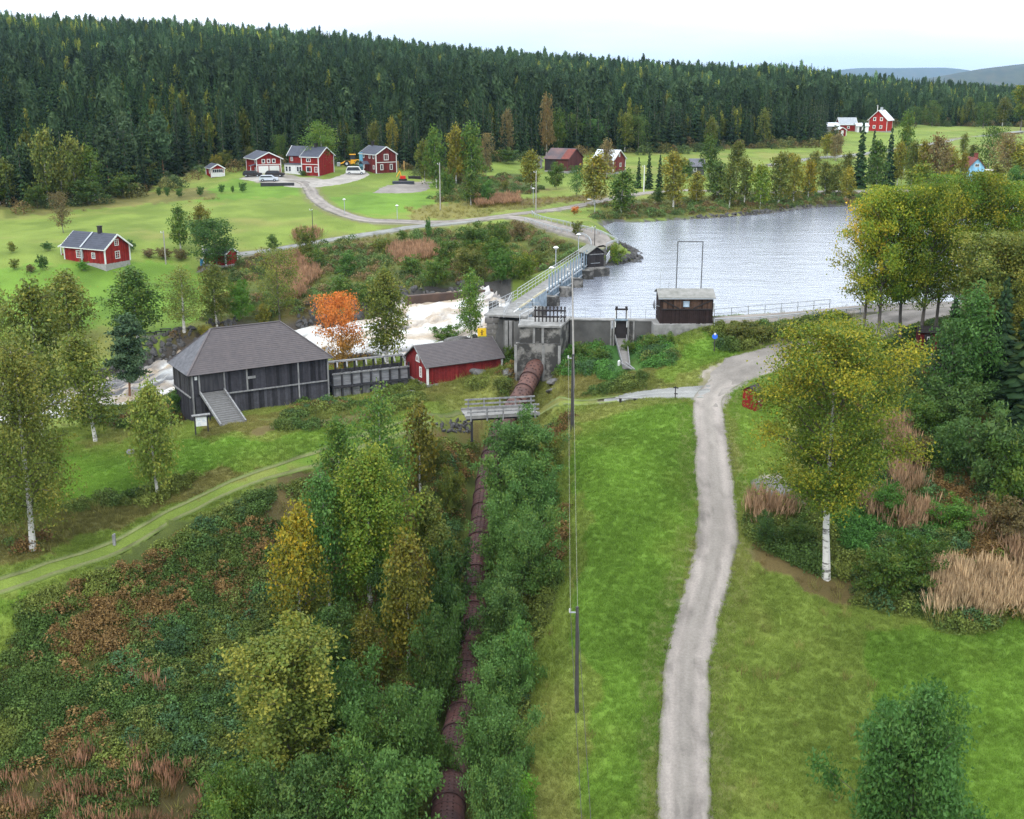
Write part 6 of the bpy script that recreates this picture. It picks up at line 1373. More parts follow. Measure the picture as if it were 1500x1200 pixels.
# trash rack of black timbers on the block
ra, rb = P(779,474,TOP + .2), P(822,474,TOP + .2); ra = Vector((*(F1.lerp(F2, .36) + nn * 1.9), TOP + .2)); Lr = 43 / FPX * 121
r = empty('timber_rack', ra, math.atan2(d.y, d.x)); tag(r, 'row of black notched timber uprights with two rails on top of the intake block', 'rack')
for i in range(9): MB().box((i * Lr / 8, 0, .72), (.13,.12,1.45)).build('upright', DARK, r); MB().prism([(i * Lr / 8 - .13,-.05,1.45), (i * Lr / 8 + .13,-.05,1.45), (i * Lr / 8,-.05,1.68)], (0,.1,0)).build('finial', DARK, r)
for z in (1.2, .55): MB().box((Lr / 2, -.1, z), (Lr + .25,.08,.17)).build('rail', DARK, r)
railing('intake_stair_rail', Vector((*(F1 + nn * .3), TOP + .2)), Vector((*(F1 + nn * 2.6 + d * 1.6), TOP + .7)), 'white sloping handrail at the left of the black timber rack', 'railing', rails=(1.0,), step=1.5, m=RAILW, th=.07)
railing('intake_side_rail', Vector((*(F2 + nn * .3), TOP + .2)), Vector((*(K2 - d * .2), TOP + .2)), 'white railing along the right edge of the intake block', 'railing', rails=(1.0, .5), step=1.5, m=RAILW, th=.05)
# left wing: pillars, wing wall and stone pier
root = empty('wing_wall', (0, 0, 0)); tag(root, 'concrete wing wall with two pale pillars and stone pier at the left end of the intake', 'wall')
g1, g2 = xy(737,468,TOP), xy(762,472,TOP); dd = (g2 - g1).normalized(); n2 = Vector((-dd.y, dd.x))
MB().prism([(g1.x, g1.y + .5, -2), (g2.x, g2.y + .5, -2), (g2.x, g2.y + 2.6, -2), (g1.x, g1.y + 2.6, -2)], (0, 0, TOP + 1.9)).build('wall', CONCD, root)
for px in (741.5, 748, 756): c = xy(px, 469.5, TOP); MB().box((c.x, c.y + .2, .9), (.34,.34,6.4)).build('pillar', CONCL, root)
b0 = xy(733, 467, TOP); MB().prism([(b0.x - 1.6, b0.y + .6, -2.2), (b0.x + .5, b0.y + .6, -2.2), (b0.x + .5, b0.y + .6, 4.0), (b0.x - .1, b0.y + .6, 4.0), (b0.x - .45, b0.y + .6, 2.2), (b0.x - .9, b0.y + .6, .4)], (0, 2.2, 0)).build('buttress', CONCD, root)
c = xy(722, 465, 3.4)
for k in range(5):
    for j in range(2): MB().box((c.x - .5 + j * .82 + .2 * (k % 2), c.y + .6, 3.0 - k * .62), (.78, 1.1, .58)).build('stone_block', STONE, root)
MB().box((c.x + .1, c.y + .7, 4.2), (1.1,1.1,1.6)).build('pier_block', CONCD, root)
# walkway and gate bridge
N_ = xy(741,458,4.6); E_ = xy(868,371,4.6); dv = (E_ - N_).normalized(); rt = Vector((dv.y, -dv.x)); LB = (E_ - N_).length
root = empty('gate_bridge', (N_.x, N_.y, 4.6), math.atan2(dv.y, dv.x)); tag(root, 'long gated weir bridge with white concrete deck between reservoir and rapids', 'bridge')
# local: x along, y to the left (downstream), -y upstream
MB().box((LB / 2, 0, -.15), (LB, 1.9, .3)).build('deck', CONCL, root)
MB().box((LB / 2, -.9, .02), (LB, .12, .26)).build('kerb', WHITE, root)
MB().box((LB / 2, .4, -3.6), (LB, .8, 4.0)).build('weir_sill', CONCD, root)
MB().box((.6, -.4, -.04), (4.8, 4.6, .2)).build('landing', CONCL, root)
pl_t = [.14, .29, .43, .575, .72, .86]
for t_ in pl_t:
    p = MB().prism([(t_ * LB - .55, 1.0, -5), (t_ * LB + .55, 1.0, -5), (t_ * LB + .55, -2.3, -5), (t_ * LB, -2.8, -5), (t_ * LB - .55, -2.3, -5)], (0, 0, 4.55)).build('pier', CONC, root)
def gate(x0, x1, kind):
    if kind == 'panel':
        f = MB().box(((x0 + x1) / 2, -1.15, -.9), (x1 - x0, .1, 2.4)).build('gate', BLUESTEEL, root); k = MB(); n = 8
        for i in range(n + 1): k.box((x0 + i * (x1 - x0) / n, -1.28, -.9), (.09,.16,2.4))
        k.build('ribs', mat('pale_steel', (.34,.40,.45)), f)['kind'] = 'stuff'
        k = MB()
        for i in range(n): k.box((x0 + (i + .5) * (x1 - x0) / n, -1.2, .38), (.22,.28,.16))
        k.build('chain_lugs', mat('ochre_paint', (.42,.38,.26)), f)['kind'] = 'stuff'
    else:
        f = MB().box(((x0 + x1) / 2, -1.1, -1.3), (x1 - x0, .1, 1.9)).build('gate', BLUESTEEL, root)
        for xx in np.linspace(x0 + .3, x1 - .3, 4): MB().box((xx, -1.3, .2), (.14,.16,3.4)).build('lifting_stem', BLUESTEEL, f)
        for z in (-.1, -1.0): MB().box(((x0 + x1) / 2, -1.42, z), (x1 - x0 - .4,.1,.14)).build('cross_rail', STEEL, f)
ts = [.015] + pl_t
for i in range(6): gate(ts[i] * LB + .6, ts[i + 1] * LB - .6, 'panel' if i < 2 else 'stem')
o3 = lambda x, y, z=0: Vector((N_.x + dv.x * x - rt.x * y, N_.y + dv.y * x - rt.y * y, 4.6 + z))
railing('bridge_railing', o3(LB * .18, .95), o3(LB, .95), 'white steel railing on the downstream side of the gate bridge', 'railing', m=RAILW, rails=(1.15, .8, .4), step=1.7, th=.045, pw=.05)
railing('bridge_railing', o3(-1.0, 1.7), o3(LB * .18, .98), 'lower white railing at the near downstream end of the gate bridge', 'railing', m=RAILW, rails=(1.0, .6, .3), step=1.4, th=.04, pw=.045)
railing('bridge_railing', o3(LB * .72, -.98), o3(LB * .92, -.98), 'short white railing beside the tall gates near the far hut', 'railing', m=RAILW, rails=(1.1, .6), step=1.8, th=.045, pw=.05)
railing('landing_railing', P(757,458,4.6), P(790,459,4.6), 'white three-bar railing facing the reservoir beside the black rack', 'railing', m=RAILW, rails=(1.1, .7, .3), step=1.2, th=.045, pw=.05)
railing('landing_railing', P(738,466,4.6), P(750,443,4.6), 'white railing along the landing edge above the wing wall', 'railing', m=RAILW, rails=(1.1, .6), step=1.3, th=.04, pw=.045)
# hut at the far end of the gates
h0, h1 = P(861.5,392,4.2), P(884,390.5,4.2)
r, L, W = house('gate_hut', 'small black hut with greyish pyramid-like roof at the far end of the weir bridge', 'hut', h0, h1, 2.4, 2.0, .75, ridge='y', wall=DARK, base=(.030,.027,.028), roof=mat('hut_grey_roof', (.17,.17,.15)), trim=None, ov=.28, courses_n=0, bw=.2)
MB().box((L / 2, -.12, 1.75), (L * .9,.05,.12)).build('lintel', GREYWOOD, r); MB().box((L * .45, -.1, .55), (L * .6,.04,.06)).build('grab_bar', STEEL, r)
MB().box((L / 2, .9, -1.6), (L + 1.0, 3.6, 2.9)).build('concrete_base', CONC, r)
railing('hut_side_rail', P(888,387,4.4), P(893,379,4.5), 'white railing behind the black gate hut', 'railing', m=RAILW, rails=(1.1, .7, .3), step=1.0, th=.08)
# river side wall in brown concrete
a, b = P(598,434,.6), P(722,424,.6)
o, _, _ = wallbar('river_wall', (a.x, a.y), (b.x, b.y), .8, -3, .6, mat('brown_concrete', (.10,.062,.045), c2=(.05,.035,.03), scale=.6)); tag(o, 'brown concrete wall holding the far bank of the white rapids', 'wall')
# ------------------------------------------------------------------ guard rails and roadside things
def guard_rail(name, pts, label, h=.7, off=0, group=None):
    p = smooth([list(ground(*q)) if not isinstance(q, Vector) else list(q) for q in pts], 1.9); r = empty(name, (0, 0, 0)); tag(r, label, 'guard rail', group)
    mb = MB(); pz = [Vector((q[0], q[1], q[2])) for q in p]
    for i, q in enumerate(pz):
        MB().box((q.x, q.y, q.z + h / 2 - .1), (.09,.09,h + .1)).build('post', STEEL, r)
    mb.tube([q + Vector((0,0,h)) for q in pz], .055, 5); mb.build('beam', STEEL, r); mb = MB(); mb.tube([q + Vector((0,0,h - .17)) for q in pz], .04, 5); mb.build('beam', STEEL, r)
guard_rail('road_guard_rail', [(866,364),(865,357),(858,350),(838,344),(815,338),(790,331),(768,325)], 'steel guard rail on the landward side of the curved dam road')
guard_rail('road_guard_rail', [(888,376),(904,364),(902,354),(880,344),(852,336),(825,329),(800,324),(783,318),(779,314)], 'pale curved guard rail on the reservoir side of the dam road')
guard_rail('crest_guard_rail', [(1046,476),(1090,475),(1140,471),(1215,464),(1260,459)], 'lower steel rail along the embankment side of the crest road', h=.6)
railing('crest_railing', P(1046,467,4.5), P(1215,452,4.5), 'slim handrail along the water side of the crest road', 'railing', rails=(1.0,.5), th=.06, step=2.0)
def lamp(px, py, top, label, arm=False):
    b = ground(px, py); h = h_for(top, b); r = empty('street_lamp', b, 0); tag(r, label, 'lamp post'); MB().tube([(0,0,-.2), (0,0,h - .3)], .06, 7).build('pole', STEEL, r)
    if arm: MB().bar((0,0,h - .3), (-.9,0,h), .07).build('arm', STEEL, r); MB().box((-1.15,0,h), (.6,.25,.16)).build('lamp_head', WHITE, r)
    else: MB().tube([(0,0,h - .35), (0,0,h - .15), (0,0,h)], [.12,.34,.12], 12).build('lamp_head', WHITE, r)
def lampz(p, h, label):
    r = empty('street_lamp', p, 0); tag(r, label, 'lamp post'); MB().tube([(0,0,-.5), (0,0,h - .3)], .06, 7).build('pole', STEEL, r); MB().tube([(0,0,h - .4), (0,0,h - .18), (0,0,h)], [.12,.38,.14], 12).build('lamp_head', WHITE, r)
lampz(o3(LB * .60, 1.1), 3.4, 'mushroom lamp on a pole, middle one beside the gate bridge'); lampz(o3(LB * .90, 1.1), 3.4, 'mushroom lamp on a pole, beside the gate bridge near the black hut'); lampz(o3(LB * .57, 1.3, -1.6), 2.6, 'low mushroom lamp under the bridge railing')
lamp(505,315,291,'white-topped lamp post beside the farm road bend'); lamp(582,322,300,'white-topped lamp post on the meadow above the road'); lamp(871,318,292,'bent street lamp with white head by the far shore birch',True); lamp(781,300,275,'white lamp before the brown-yellow birch on the slope')
# ------------------------------------------------------------------ power poles and wires
POLEM = mat('pole_wood', (.055,.05,.048), c2=(.03,.028,.028)); POLEG = mat('pale_pole', (.28,.26,.24), var=.2)
def pole(bx, by, ty, label, rad_=.13, m=POLEM, arm=0, z=None, lean=0):
    b = ground(bx, by); h = h_for(ty, b); r = empty('power_pole', b, 0); tag(r, label, 'pole'); MB().tube([(0,0,-.4), (lean * h,0,h)], [rad_, rad_ * .7], 8).build('shaft', m, r)
    MB().box((lean * h - .22,0,h - .35), (.5,.06,.06)).build('crossarm', STEEL, r)
    for s in (-.42, .02): MB().tube([(lean * h + s,-.02,h - .33), (lean * h + s,-.02,h - .12)], .06, 6).build('insulator', WHITE, r)
    return b + Vector((lean * h, 0, h)), r
p1, r1 = pole(845,1046,889,'nearest power pole, dark timber, standing in tall grass on the strip beside the road', .13, lean=-.012)
p2, _ = pole(838,633,519,'dark power pole at the grass track end of the meadow', .17)
p3, _ = pole(841,572,391,'tallest thin pale pole, rising in front of the dam wall', .10, POLEG, lean=-.03)
p4, _ = pole(243,386,338,'pale pole on the lawn right of the red cottage', .12, POLEG); pole(645,308,238,'tall pole above the brown grass left of the old barns', .12, POLEG); pole(785,312,250,'tall pole where the dam road leaves the village road', .12, POLEG); pole(943,280,242,'white pole between the small spruces', .13, WHITE); pole(459,352,305,'thin dark pole in the meadow by the lower road', .07); pole(1283,190,154,'white flagpole left of the bright red farmhouse', .2, WHITE)
pole(871,360,330,'thin dark mast beside the guard rail at the reservoir corner', .07)
def wire(a, b, sag, label, rad_=.016, m=None):
    a, b = Vector(a), Vector(b); pts = [a.lerp(b, t) - Vector((0,0,4 * sag * t * (1 - t))) for t in np.linspace(0, 1, 20)]; o = MB().tube(pts, rad_, 4).build('power_line', m or POLEG); tag(o, label, 'wire')
wire(p1 + Vector((-.4,0,-.1)), p2 + Vector((-.4,0,-.1)), .5, 'left wire between the two dark power poles', .007); wire(p1 + Vector((.02,0,-.1)), p2 + Vector((.02,0,-.1)), .5, 'right wire between the two dark power poles', .007)
q = P(843,1260,-9.7); wire(p1 + Vector((-.4,0,-.1)), Vector((q.x - .4,q.y - 22,-4.5)), .5, 'left wire running from the nearest pole out of the picture', .014, POLEM); wire(p1 + Vector((.02,0,-.1)), Vector((q.x,q.y - 22,-4.5)), .5, 'right wire running from the nearest pole out of the picture', .014, POLEM)
wire(p2 + Vector((0,0,-.1)), p3, .3, 'wire between the dark pole and the tallest pale pole')
# ------------------------------------------------------------------ penstock
RUST = mat('rusty_steel', (.080,.030,.025), c2=(.028,.012,.012), scale=.9, rough=.75, spec=.4, detail=9, bump=.25, bscale=6)
RUSTO = mat('orange_rust', (.40,.095,.030), c2=(.14,.04,.025), scale=1.2, rough=.8)
RUSTP = mat('paler_rust', (.125,.058,.045), c2=(.05,.024,.02), scale=.9, rough=.7, spec=.4, detail=9, bump=.25, bscale=6)
RUSTD = mat('dark_rust', (.045,.022,.02), var=.3, rough=.8)
PR = .95
pp = [Vector(q) for q in PIPE]; s_ = [0]
for i in range(1, len(pp)): s_.append(s_[-1] + (pp[i] - pp[i - 1]).length)
def along(s):
    k = max(0, min(len(pp) - 2, int(np.searchsorted(s_, s)) - 1)); t = (s - s_[k]) / (s_[k + 1] - s_[k]); return pp[k].lerp(pp[k + 1], t)
root = empty('penstock', (0, 0, 0)); tag(root, 'thick rusty riveted steel pipe running from the concrete intake down a green trench', 'pipe')
SL = 2.35; ns = int(s_[-1] / SL)
pp[0].y += 1.2
for i in range(ns):
    a, b = i * SL, (i + 1) * SL; q = [along(a + (b - a) * t) for t in (0, .25, .5, .75, 1)]; rr_ = PR * (1.0 if i % 2 else .97)
    sec = MB(); sec.tube(q, [rr_] * 5, 28); o = sec.build('pipe_section', RUSTO if i == 0 else RUSTP if i < 7 else RUST, root, sm=False)
    o.data.polygons.foreach_set('use_smooth', [len(p.vertices) == 4 for p in o.data.polygons])
    d = (q[-1] - q[0]).normalized(); MB().tube([q[-1] - d * .05, q[-1] + d * .05], [PR * 1.07] * 2, 28).build('flange', RUSTD, root)
    st = MB(); x_ = Vector((1,0,0)); x_ = (x_ - d * x_.dot(d)).normalized(); y_ = d.cross(x_)
    if i < 6: ring = [(.3, .16), (.5, .16), (.7, .16)]
    else: ring = [(k / 8, .10) for k in range(1, 8)]
    for t_, w_ in ring:
        c = along(a + (b - a) * t_)
        for k in (range(-3, 4) if i < 6 else range(-1, 2)):
            an = k * .34 + (.17 if i < 6 else 0); nrm_ = x_ * math.sin(an) + (y_ if y_.z > 0 else -y_) * math.cos(an)
            if i < 6 and (k + int(t_ * 10)) % 3 == 0: continue
            M = Matrix((nrm_.cross(d), d, nrm_)).transposed(); st.box(c + nrm_ * (rr_ + .01), (w_, w_ * .8, .05), M)
    o2 = st.build('rivets', RUSTD, o); o2['kind'] = 'stuff'
    if i >= 6:
        hb = MB()
        for t_ in (.33, .66): c = along(a + (b - a) * t_); hb.tube([c - d * .03, c + d * .03], [rr_ * 1.012] * 2, 24)
        hb.build('hoops', RUSTD, o)['kind'] = 'stuff'
# footbridge
a, b = P(684,613,-.9), P(789,607,-.9); L = (b - a).length; r = empty('footbridge', a, math.atan2(b.y - a.y, b.x - a.x)); tag(r, 'weathered wooden footbridge with rail fences crossing over the rusty pipe', 'footbridge')
dk = MB()
PALE = mat('pale_planks', (.26,.25,.235), c2=(.14,.135,.13), scale=1.4)
for k in range(8): MB().box((L / 2, .15 + k * .33, random.uniform(-.01,.01)), (L + random.uniform(-.1,.2), .31, .09)).build('deck_plank', PALE, r)
for y in (-.02, 2.65): MB().box((L / 2, y, .08), (L + .2,.14,.3)).build('edge_beam', PALE, r)
for y, s in ((-.1, 0), (2.75, .25)):
    for k in range(5): MB().box((.35 + s + k * (L - .7) / 4, y, .38), (.12,.12,1.35)).build('post', GREYWOOD, r)
    for z in (1.0, .58): MB().box((L / 2 + s, y - .09, z), (L,.07,.15)).build('rail', GREYWOOD, r)
for x0 in (.5, L * .46, L * .8): MB().box((x0, .4, -1.2), (.2,.2,2.3)).build('leg', TARWOOD, r)
MB().box((L / 2, .3, -.18), (L,.2,.24)).build('girder', TARWOOD, r); MB().box((L / 2, 2.3, -.18), (L,.2,.24)).build('girder', TARWOOD, r)
# ------------------------------------------------------------------ signs, bench, board
b = ground(296,634); r = empty('notice_board', b, rz * .6); tag(r, 'wooden notice board with white sheets beside the barn ramp', 'notice board')
for x0 in (-.55, .55): MB().box((x0,0,.75), (.12,.12,1.8)).build('post', TARWOOD, r)
MB().box((0,-.04,1.15), (.95,.05,.85)).build('panel', WHITE, r)
for q in ((-.2,.25,.3,.22), (.22,.1,.28,.3), (-.18,-.2,.34,.3)): MB().box((q[0],-.08,1.15 + q[1]), (q[2],.01,q[3])).build('sheet', mat('printed_sheet', (.42,.45,.5), c2=(.75,.76,.78), scale=9), r)
MB().bar((-.8,0,1.72), (.8,0,1.78), .5, .08).build('board_roof', GREYWOOD, r)
b = ground(706,512); r = empty('yellow_sign', b, .1); tag(r, 'square yellow warning sign behind the red shed roof', 'sign'); hh = h_for(481, b)
MB().box((0,0,hh / 2), (.08,.08,hh)).build('post', STEEL, r); MB().box((0,-.06,hh - .42), (.95,.04,.9)).build('panel', mat('sign_yellow', (.75,.48,.02), var=.04, rough=.5), r)
ic = MB().tube([(0,-.1,hh - .25), (0,-.085,hh - .25)], .08, 10); ic.box((0,-.09,hh - .5), (.14,.012,.3)).bar((-.2,-.09,hh - .42), (.2,-.09,hh - .36), .012, .07).bar((-.1,-.09,hh - .78), (0,-.09,hh - .6), .012, .07).bar((.12,-.09,hh - .76), (.0,-.09,hh - .6), .012, .07); ic.build('pictogram', mat('sign_brown', (.16,.09,.02)), r)
b = ground(1046,516); r = empty('blue_sign', b, 0); tag(r, 'small round blue sign on a dark post at the gravel yard edge', 'sign'); MB().tube([(0,0,-.2), (0,0,1.9)], .05, 7).build('post', POLEM, r)
MB().tube([(0,-.05,1.55), (0,-.08,1.55)], .27, 16).build('disc', mat('sign_blue', (.03,.12,.55), var=.03, rough=.4), r); MB().tube([(0,-.085,1.8), (0,-.10,1.8)], .12, 10).build('white_cap', WHITE, r)
b = ground(168,800); o = MB().box((0,0,.35), (.2,.2,.9)).box((.05,.03,.83), (.12,.12,.1)).build('marker_post', GREYWOOD); o.location = b; tag(o, 'short weathered wooden post beside the grass track on the left', 'post')
b1, b2 = ground(907,591), ground(931,587); r = empty('plank_bench', b1, math.atan2(b2.y - b1.y, b2.x - b1.x)); L = (b2 - b1).length; tag(r, 'low plank barrier on two black stubs beside the gravel spur', 'bench')
MB().box((L / 2 - .1,0,.5), (L + .5,.28,.08)).build('plank', PALE, r)
for x0 in (.1, L - .1): MB().box((x0,0,.18), (.22,.22,.58)).build('stub', DARK, r)
b = ground(989,584); r = empty('finger_post', b, 0); tag(r, 'thin dark finger post at the fork of the gravel road', 'signpost'); MB().tube([(0,0,-.1), (0,0,1.15)], .045, 6).build('post', DARK, r); MB().bar((-.2,-.05,1.05), (.25,-.05,1.0), .03, .1).build('arm', DARK, r); MB().bar((-.1,-.05,.5), (.2,-.05,.45), .03, .1).build('arm', DARK, r)
b = ground(907,537); o = MB().tube([(0,0,-.1), (0,0,.5), (0,0,.62)], [.16,.16,.02], 10).build('cable_marker', WHITE); o.location = b; tag(o, 'small white-capped marker beside the foot of the timber chute', 'marker')
# benches and table on the river bank
for k, (px, py, lb) in enumerate([(220,494,'dark bench on the stone patch by the river, left one'), (236,492,'dark bench on the stone patch by the river, right one'), (243,489,'dark plank table behind the riverside benches')]):
    r = empty('picnic_bench', ground(px, py), .2); tag(r, lb, 'bench'); MB().box((0,0,.45), (1.5,.4,.08)).build('seat', DARK, r)
    for x0 in (-.6, .6): MB().box((x0,0,.2), (.1,.35,.42)).build('leg', DARK, r)
for k, (px, py, s, lb) in enumerate([(373,666,.75,'flat dark grass tuft mound'), ]): pass
# ------------------------------------------------------------------ farm vehicles and clutter
YEL = mat('machine_yellow', (.75,.36,.02), var=.1, rough=.4); REDP = mat('machine_red', (.55,.03,.02), var=.1, rough=.4); RUB = mat('rubber', (.02,.02,.02)); SILV = mat('silver_paint', (.42,.45,.50), var=.05, rough=.3, spec=.6)
def wheel(p, R_, w_, parent): o = MB().tube([Vector(p) - Vector((0,w_ / 2,0)), Vector(p) + Vector((0,w_ / 2,0))], R_, 12).build('wheel', RUB, parent); MB().tube([Vector(p) - Vector((0,w_ / 2 + .02,0)), Vector(p) + Vector((0,w_ / 2 + .02,0))], R_ * .45, 8).build('rim', SILV, o)
b = ground(517,244); r = empty('wheel_loader', b, .1); tag(r, 'yellow wheel loader parked left of the brownish red house', 'loader')
MB().box((.8,0,1.2), (2.6,1.5,1.1)).box((-1.4,0,1.0), (1.6,1.2,.7)).build('body', YEL, r); c = MB().box((0,0,2.3), (1.4,1.4,1.3)).build('cab', GLASS, r); MB().box((0,0,3.0), (1.6,1.6,.14)).build('cab_roof', YEL, c); MB().bar((-1.6,0,1.3), (-3.2,0,.7), .3, .3).build('lift_arm', YEL, r); MB().box((-3.6,0,.55), (.8,2.2,.9)).build('bucket', STEEL, r)
for x0 in (-1.5, 1.3):
    for y0 in (-.95, .95): wheel((x0, y0, .75), .75, .45, r)
def car(px, py, rot, m, label, van=False, L=4.3):
    b = ground(px, py); r = empty('parked_van' if van else 'parked_car', b, rot); tag(r, label, 'van' if van else 'car'); H = 1.9 if van else 1.4
    prof = [(-L/2,0,.3), (L/2,0,.3), (L/2,0,.85), (L/2 - .9,0,.95), (L/2 - 1.5,0,H), (-L/2 + .4,0,H), (-L/2,0,.95)]
    MB().prism([(x, -.85, z) for x, _, z in prof], (0, 1.7, 0)).build('body', m, r)
    g_ = [(L/2 - 1.05,0,.98), (L/2 - 1.55,0,H - .12), (-L/2 + .5,0,H - .12), (-L/2 + .15,0,.98)]
    for y0, dy in ((-.855, -.02), (.855, .02)): MB().prism([(x, y0, z) for x, _, z in g_], (0, dy, 0)).build('window', GLASS, r)
    for x0 in (-L/2 + .8, L/2 - .8):
        for y0 in (-.8, .8): wheel((x0, y0, .32), .32, .2, r)
car(394,265.5,.1,SILV,'silver-grey car parked on the farmyard gravel beside the dark low wall'); car(521,255,.05,WHITE,'white van parked left of the brownish red house',True,4.6); car(438,274,.4,SILV,'small silver car standing by the driveway stones') if False else None
car(370,259,.0,DARK,'dark car parked left of the garage house'); car(403,259.5,0,DARK,'dark low car before the white garage doors'); car(1400,274,.1,WHITE,'white car beside the blue house',True)
b = ground(590,265); r = empty('mini_digger', b, .3); r.scale = (.7,.7,.7); tag(r, 'small red digger with yellow boom on the earth patch', 'digger'); MB().box((0,0,1.1), (1.8,1.3,1.0)).build('body', REDP, r); MB().box((0,0,.35), (2.6,1.6,.6)).build('tracks', RUB, r); MB().bar((-.5,0,1.5), (-1.0,0,3.3), .25).bar((-1.0,0,3.3), (-2.2,0,1.2), .2).build('boom', YEL, r)
# low dark wall of the farmyard, log piles, tarpaulin
a, b = ground(382,272), ground(431,272); o = MB().box(((b - a).length / 2,0,.3), ((b - a).length,.6,1.0)).build('yard_wall', mat('black_edging', (.03,.03,.035))); o.location = a; o.rotation_euler.z = math.atan2(b.y - a.y, b.x - a.x); tag(o, 'long low black wall edging the farmyard gravel', 'wall')
b = ground(591,270); o = MB().box((0,0,.25), (5,1.6,.8)).build('tarpaulin_heap', mat('dark_tarp', (.03,.035,.045), rough=.4)); o.location = b; tag(o, 'black covered heap in front of the red digger', 'heap')
b = ground(608,262); o = MB().box((0,0,.25), (3.2,.8,.7)).build('pallet_stack', DARK); o.location = b; tag(o, 'dark stack right of the red digger', 'stack')
for px, h in ((583,6), (592,6)):
    b = ground(px,250); o = MB().tube([(0,0,-.2), (0,0,2.4)], .16, 7).build('timber_post', mat('fresh_wood', (.42,.26,.09))); o.location = b; tag(o, ('left' if px == 583 else 'right') + ' one of two fresh yellow posts right of the brownish red house', 'post')
b = ground(873,311); o = MB().tube([(0,0,0), (.6,0,.9), (0,0,1.7)], [.5,.8,.1], 8).build('red_shrub', mat('red_leaves', (.55,.05,.04))); bpy.data.objects.remove(o)
T('bush','orange',842,316,303,16,'vivid red little shrub beside the dam road',q=1300,tint=1.2)
a = ground(287,399); o = MB().prism([(0,0,0), (3.6,.2,0), (2.0,0,1.5)], (0,2,0)).build('stone_heap', STONE); o.location = a; tag(o, 'grey tent-shaped heap beside the low red shed', 'heap')
b = ground(297,389); o = MB().tube([(0,0,0), (0,0,1.0)], .4, 10).tube([(0,0,1.0), (0,0,1.06)], .43, 10).build('blue_barrel', mat('blue_plastic', (.02,.18,.40), rough=.4)); o.location = b; tag(o, 'bright blue barrel by the low red shed', 'barrel')
# ------------------------------------------------------------------ rocks
ROCKM = attr_mat('rock', 'col', 'GEOMETRY', rough=.9, fine=.35, fscale=1.5, bump=.6, tint=True)
def rockmesh(seed):
    q = np.random.default_rng(seed); bm = __import__('bmesh').new(); __import__('bmesh').ops.create_icosphere(bm, subdivisions=2, radius=.5)
    ax = q.normal(size=(7, 3)); ax /= np.linalg.norm(ax, axis=1)[:, None]
    for v in bm.verts:
        p = np.array(v.co)
        for k in range(7):
            e_ = p @ ax[k] - q.uniform(.26, .40) * 1.0 if False else p @ ax[k] - (.27 + .03 * k)
            if e_ > 0: p = p - ax[k] * e_
        v.co = Vector(p * np.array([1.2, 1.0, .8]))
    me = bpy.data.meshes.new('rock'); bm.to_mesh(me); bm.free(); at = me.attributes.new('col', 'FLOAT_COLOR', 'POINT'); at.data.foreach_set('color', np.tile([.075,.072,.070,1], len(me.vertices))); me.materials.append(ROCKM); return me
RK = [rockmesh(s) for s in range(5)]
d_, _ = polyline_dist([0], [0], RIV); xs = []; ys = []
for i in range(0, len(RIV) - 1):
    for side in (-1, 1):
        q0, q1 = RIV[i], RIV[i + 1]; t = (q1 - q0)[:2]; t /= np.linalg.norm(t); nr_ = np.array([t[1], -t[0]])
        for k in range(44):
            f = g.uniform(); p = q0[:2] + (q1 - q0)[:2] * f + nr_ * side * (q0[3] + g.uniform(-1.2, 3.0)) 
            if p[0] < -4: xs.append(p[0]); ys.append(p[1])
def rocks(name, x, y, smin, smax, label, col_, dz=0):
    x = np.array(x); y = np.array(y); n = len(x); s = g.uniform(smin, smax, n); z = height(x, y) + dz
    sc_o = scatter(name, RK, np.column_stack([x, y, z]), g.uniform(0, 6.28, (n, 3)), np.column_stack([s, s * g.uniform(.7, 1.2, n), s * g.uniform(.6, 1, n)]), g.integers(0, 5, n), None, label); return sc_o
rocks('river_rocks', xs, ys, .35, 1.2, 'dark boulders lining both banks of the rapids', None)
q = smooth([list(ground(a, b))[:2] for a, b in [(905,384),(925,383),(936,378),(928,368),(912,360)]], .35); xs = q[:, 0].repeat(3) + g.normal(0, .6, len(q) * 3); ys = q[:, 1].repeat(3) + g.normal(0, .8, len(q) * 3); rocks('shore_rocks', xs, ys, .3, 1.0, 'loose stones round the tip at the far end of the dam', None, .1)
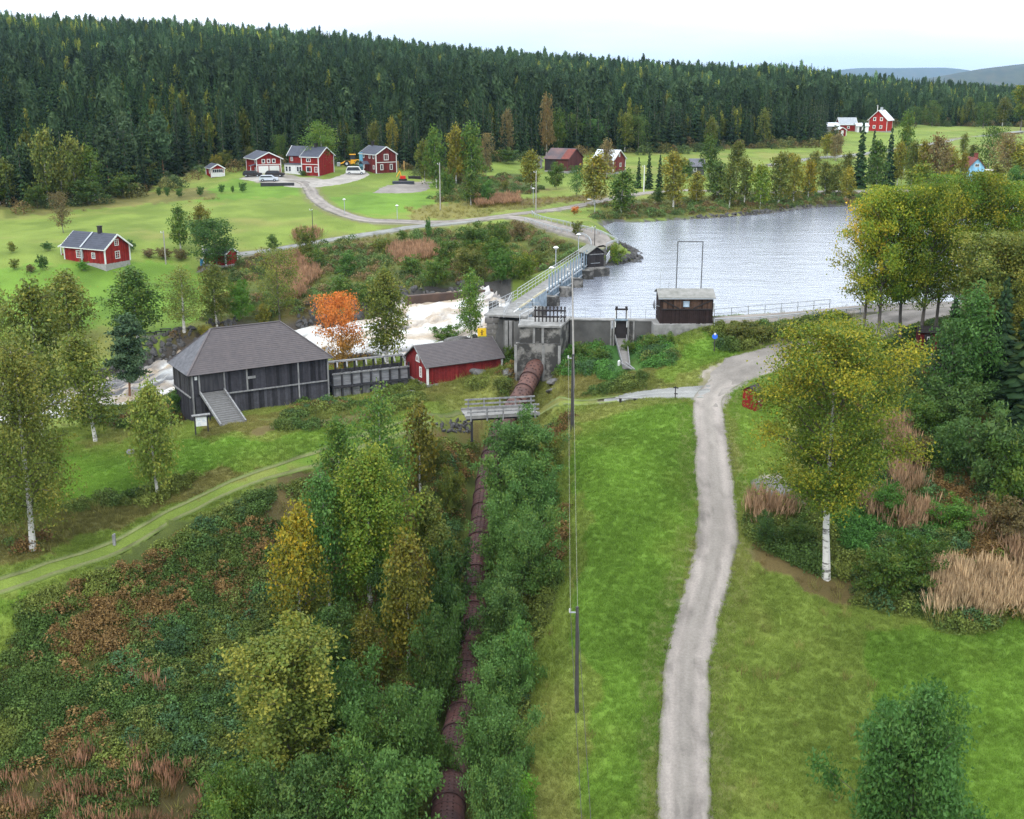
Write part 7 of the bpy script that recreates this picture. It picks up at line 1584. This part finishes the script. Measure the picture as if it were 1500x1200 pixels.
pts = [ground(a, b) for a, b in [(1000,323),(1060,319),(1100,316),(1130,313),(1180,306),(1255,303),(960,326),(900,327)]]; xs = np.concatenate([np.linspace(pts[i].x, pts[i + 1].x, 60) for i in range(5)]); ys = np.concatenate([np.linspace(pts[i].y, pts[i + 1].y, 60) for i in range(5)]); rocks('far_shore_rocks', xs + g.normal(0, .8, len(xs)), ys + g.normal(0, 1, len(xs)), .3, .9, 'dark stones along the far shore', None)
pl = G_([(636,622),(668,615),(690,620),(690,634),(650,634)]); xs = g.uniform(pl[:, 0].min(), pl[:, 0].max(), 260); ys = g.uniform(pl[:, 1].min(), pl[:, 1].max(), 260); k = inpoly(xs, ys, pl); rocks('bridge_stones', xs[k], ys[k], .2, .5, 'grey stone rubble left of the footbridge', None, .1)
for k, (px, py, s, lb) in enumerate([(700,545,1.6,'flat pale boulder in front of the red shed right end'),(672,505,2.6,'grey outcrop behind the red shed'),(648,510,2.2,'mossy outcrop left of the grey one behind the shed'),(742,548,1.4,'boulder between the shed corner and the pipe'),(812,560,1.2,'pale rock right of the pipe, upper one'),(808,572,1.0,'pale rock right of the pipe, lower one'),(758,545,1.2,'rock touching the left side of the upper pipe'),(192,663,.9,'round grey boulder at the lawn edge beside the small yellow-brown birch'),(600,575,1.1,'low rock left of the red shed'),(236,731,.45,'small stone at the foot of the small yellow-brown birch')]):
    o = bpy.data.objects.new('boulder', RK[k % 5]); col.objects.link(o); b = ground(px, py); o.location = b + Vector((0,0,s * .1)); o.scale = (s * 1.2, s, s * .75); o.rotation_euler = (random.uniform(-.2,.2), random.uniform(-.2,.2), random.uniform(0,6)); o.color = (1.6,1.6,1.6,1); tag(o, lb, 'boulder')
# haze
hb = MB().box((0, 9500, 225), (30000, 24000, 510)).build('haze', None); tag(hb, kind='stuff')
HM = bpy.data.materials.new('haze'); HM.use_nodes = True; t = HM.node_tree; t.nodes.clear(); o_ = t.nodes.new('ShaderNodeOutputMaterial'); pv = t.nodes.new('ShaderNodeVolumePrincipled'); pv.inputs['Color'].default_value = (.42,.68,1,1); pv.inputs['Density'].default_value = .00004; pv.inputs['Anisotropy'].default_value = .2
t.links.new(pv.outputs[0], o_.inputs['Volume']); hb.data.materials.append(HM)
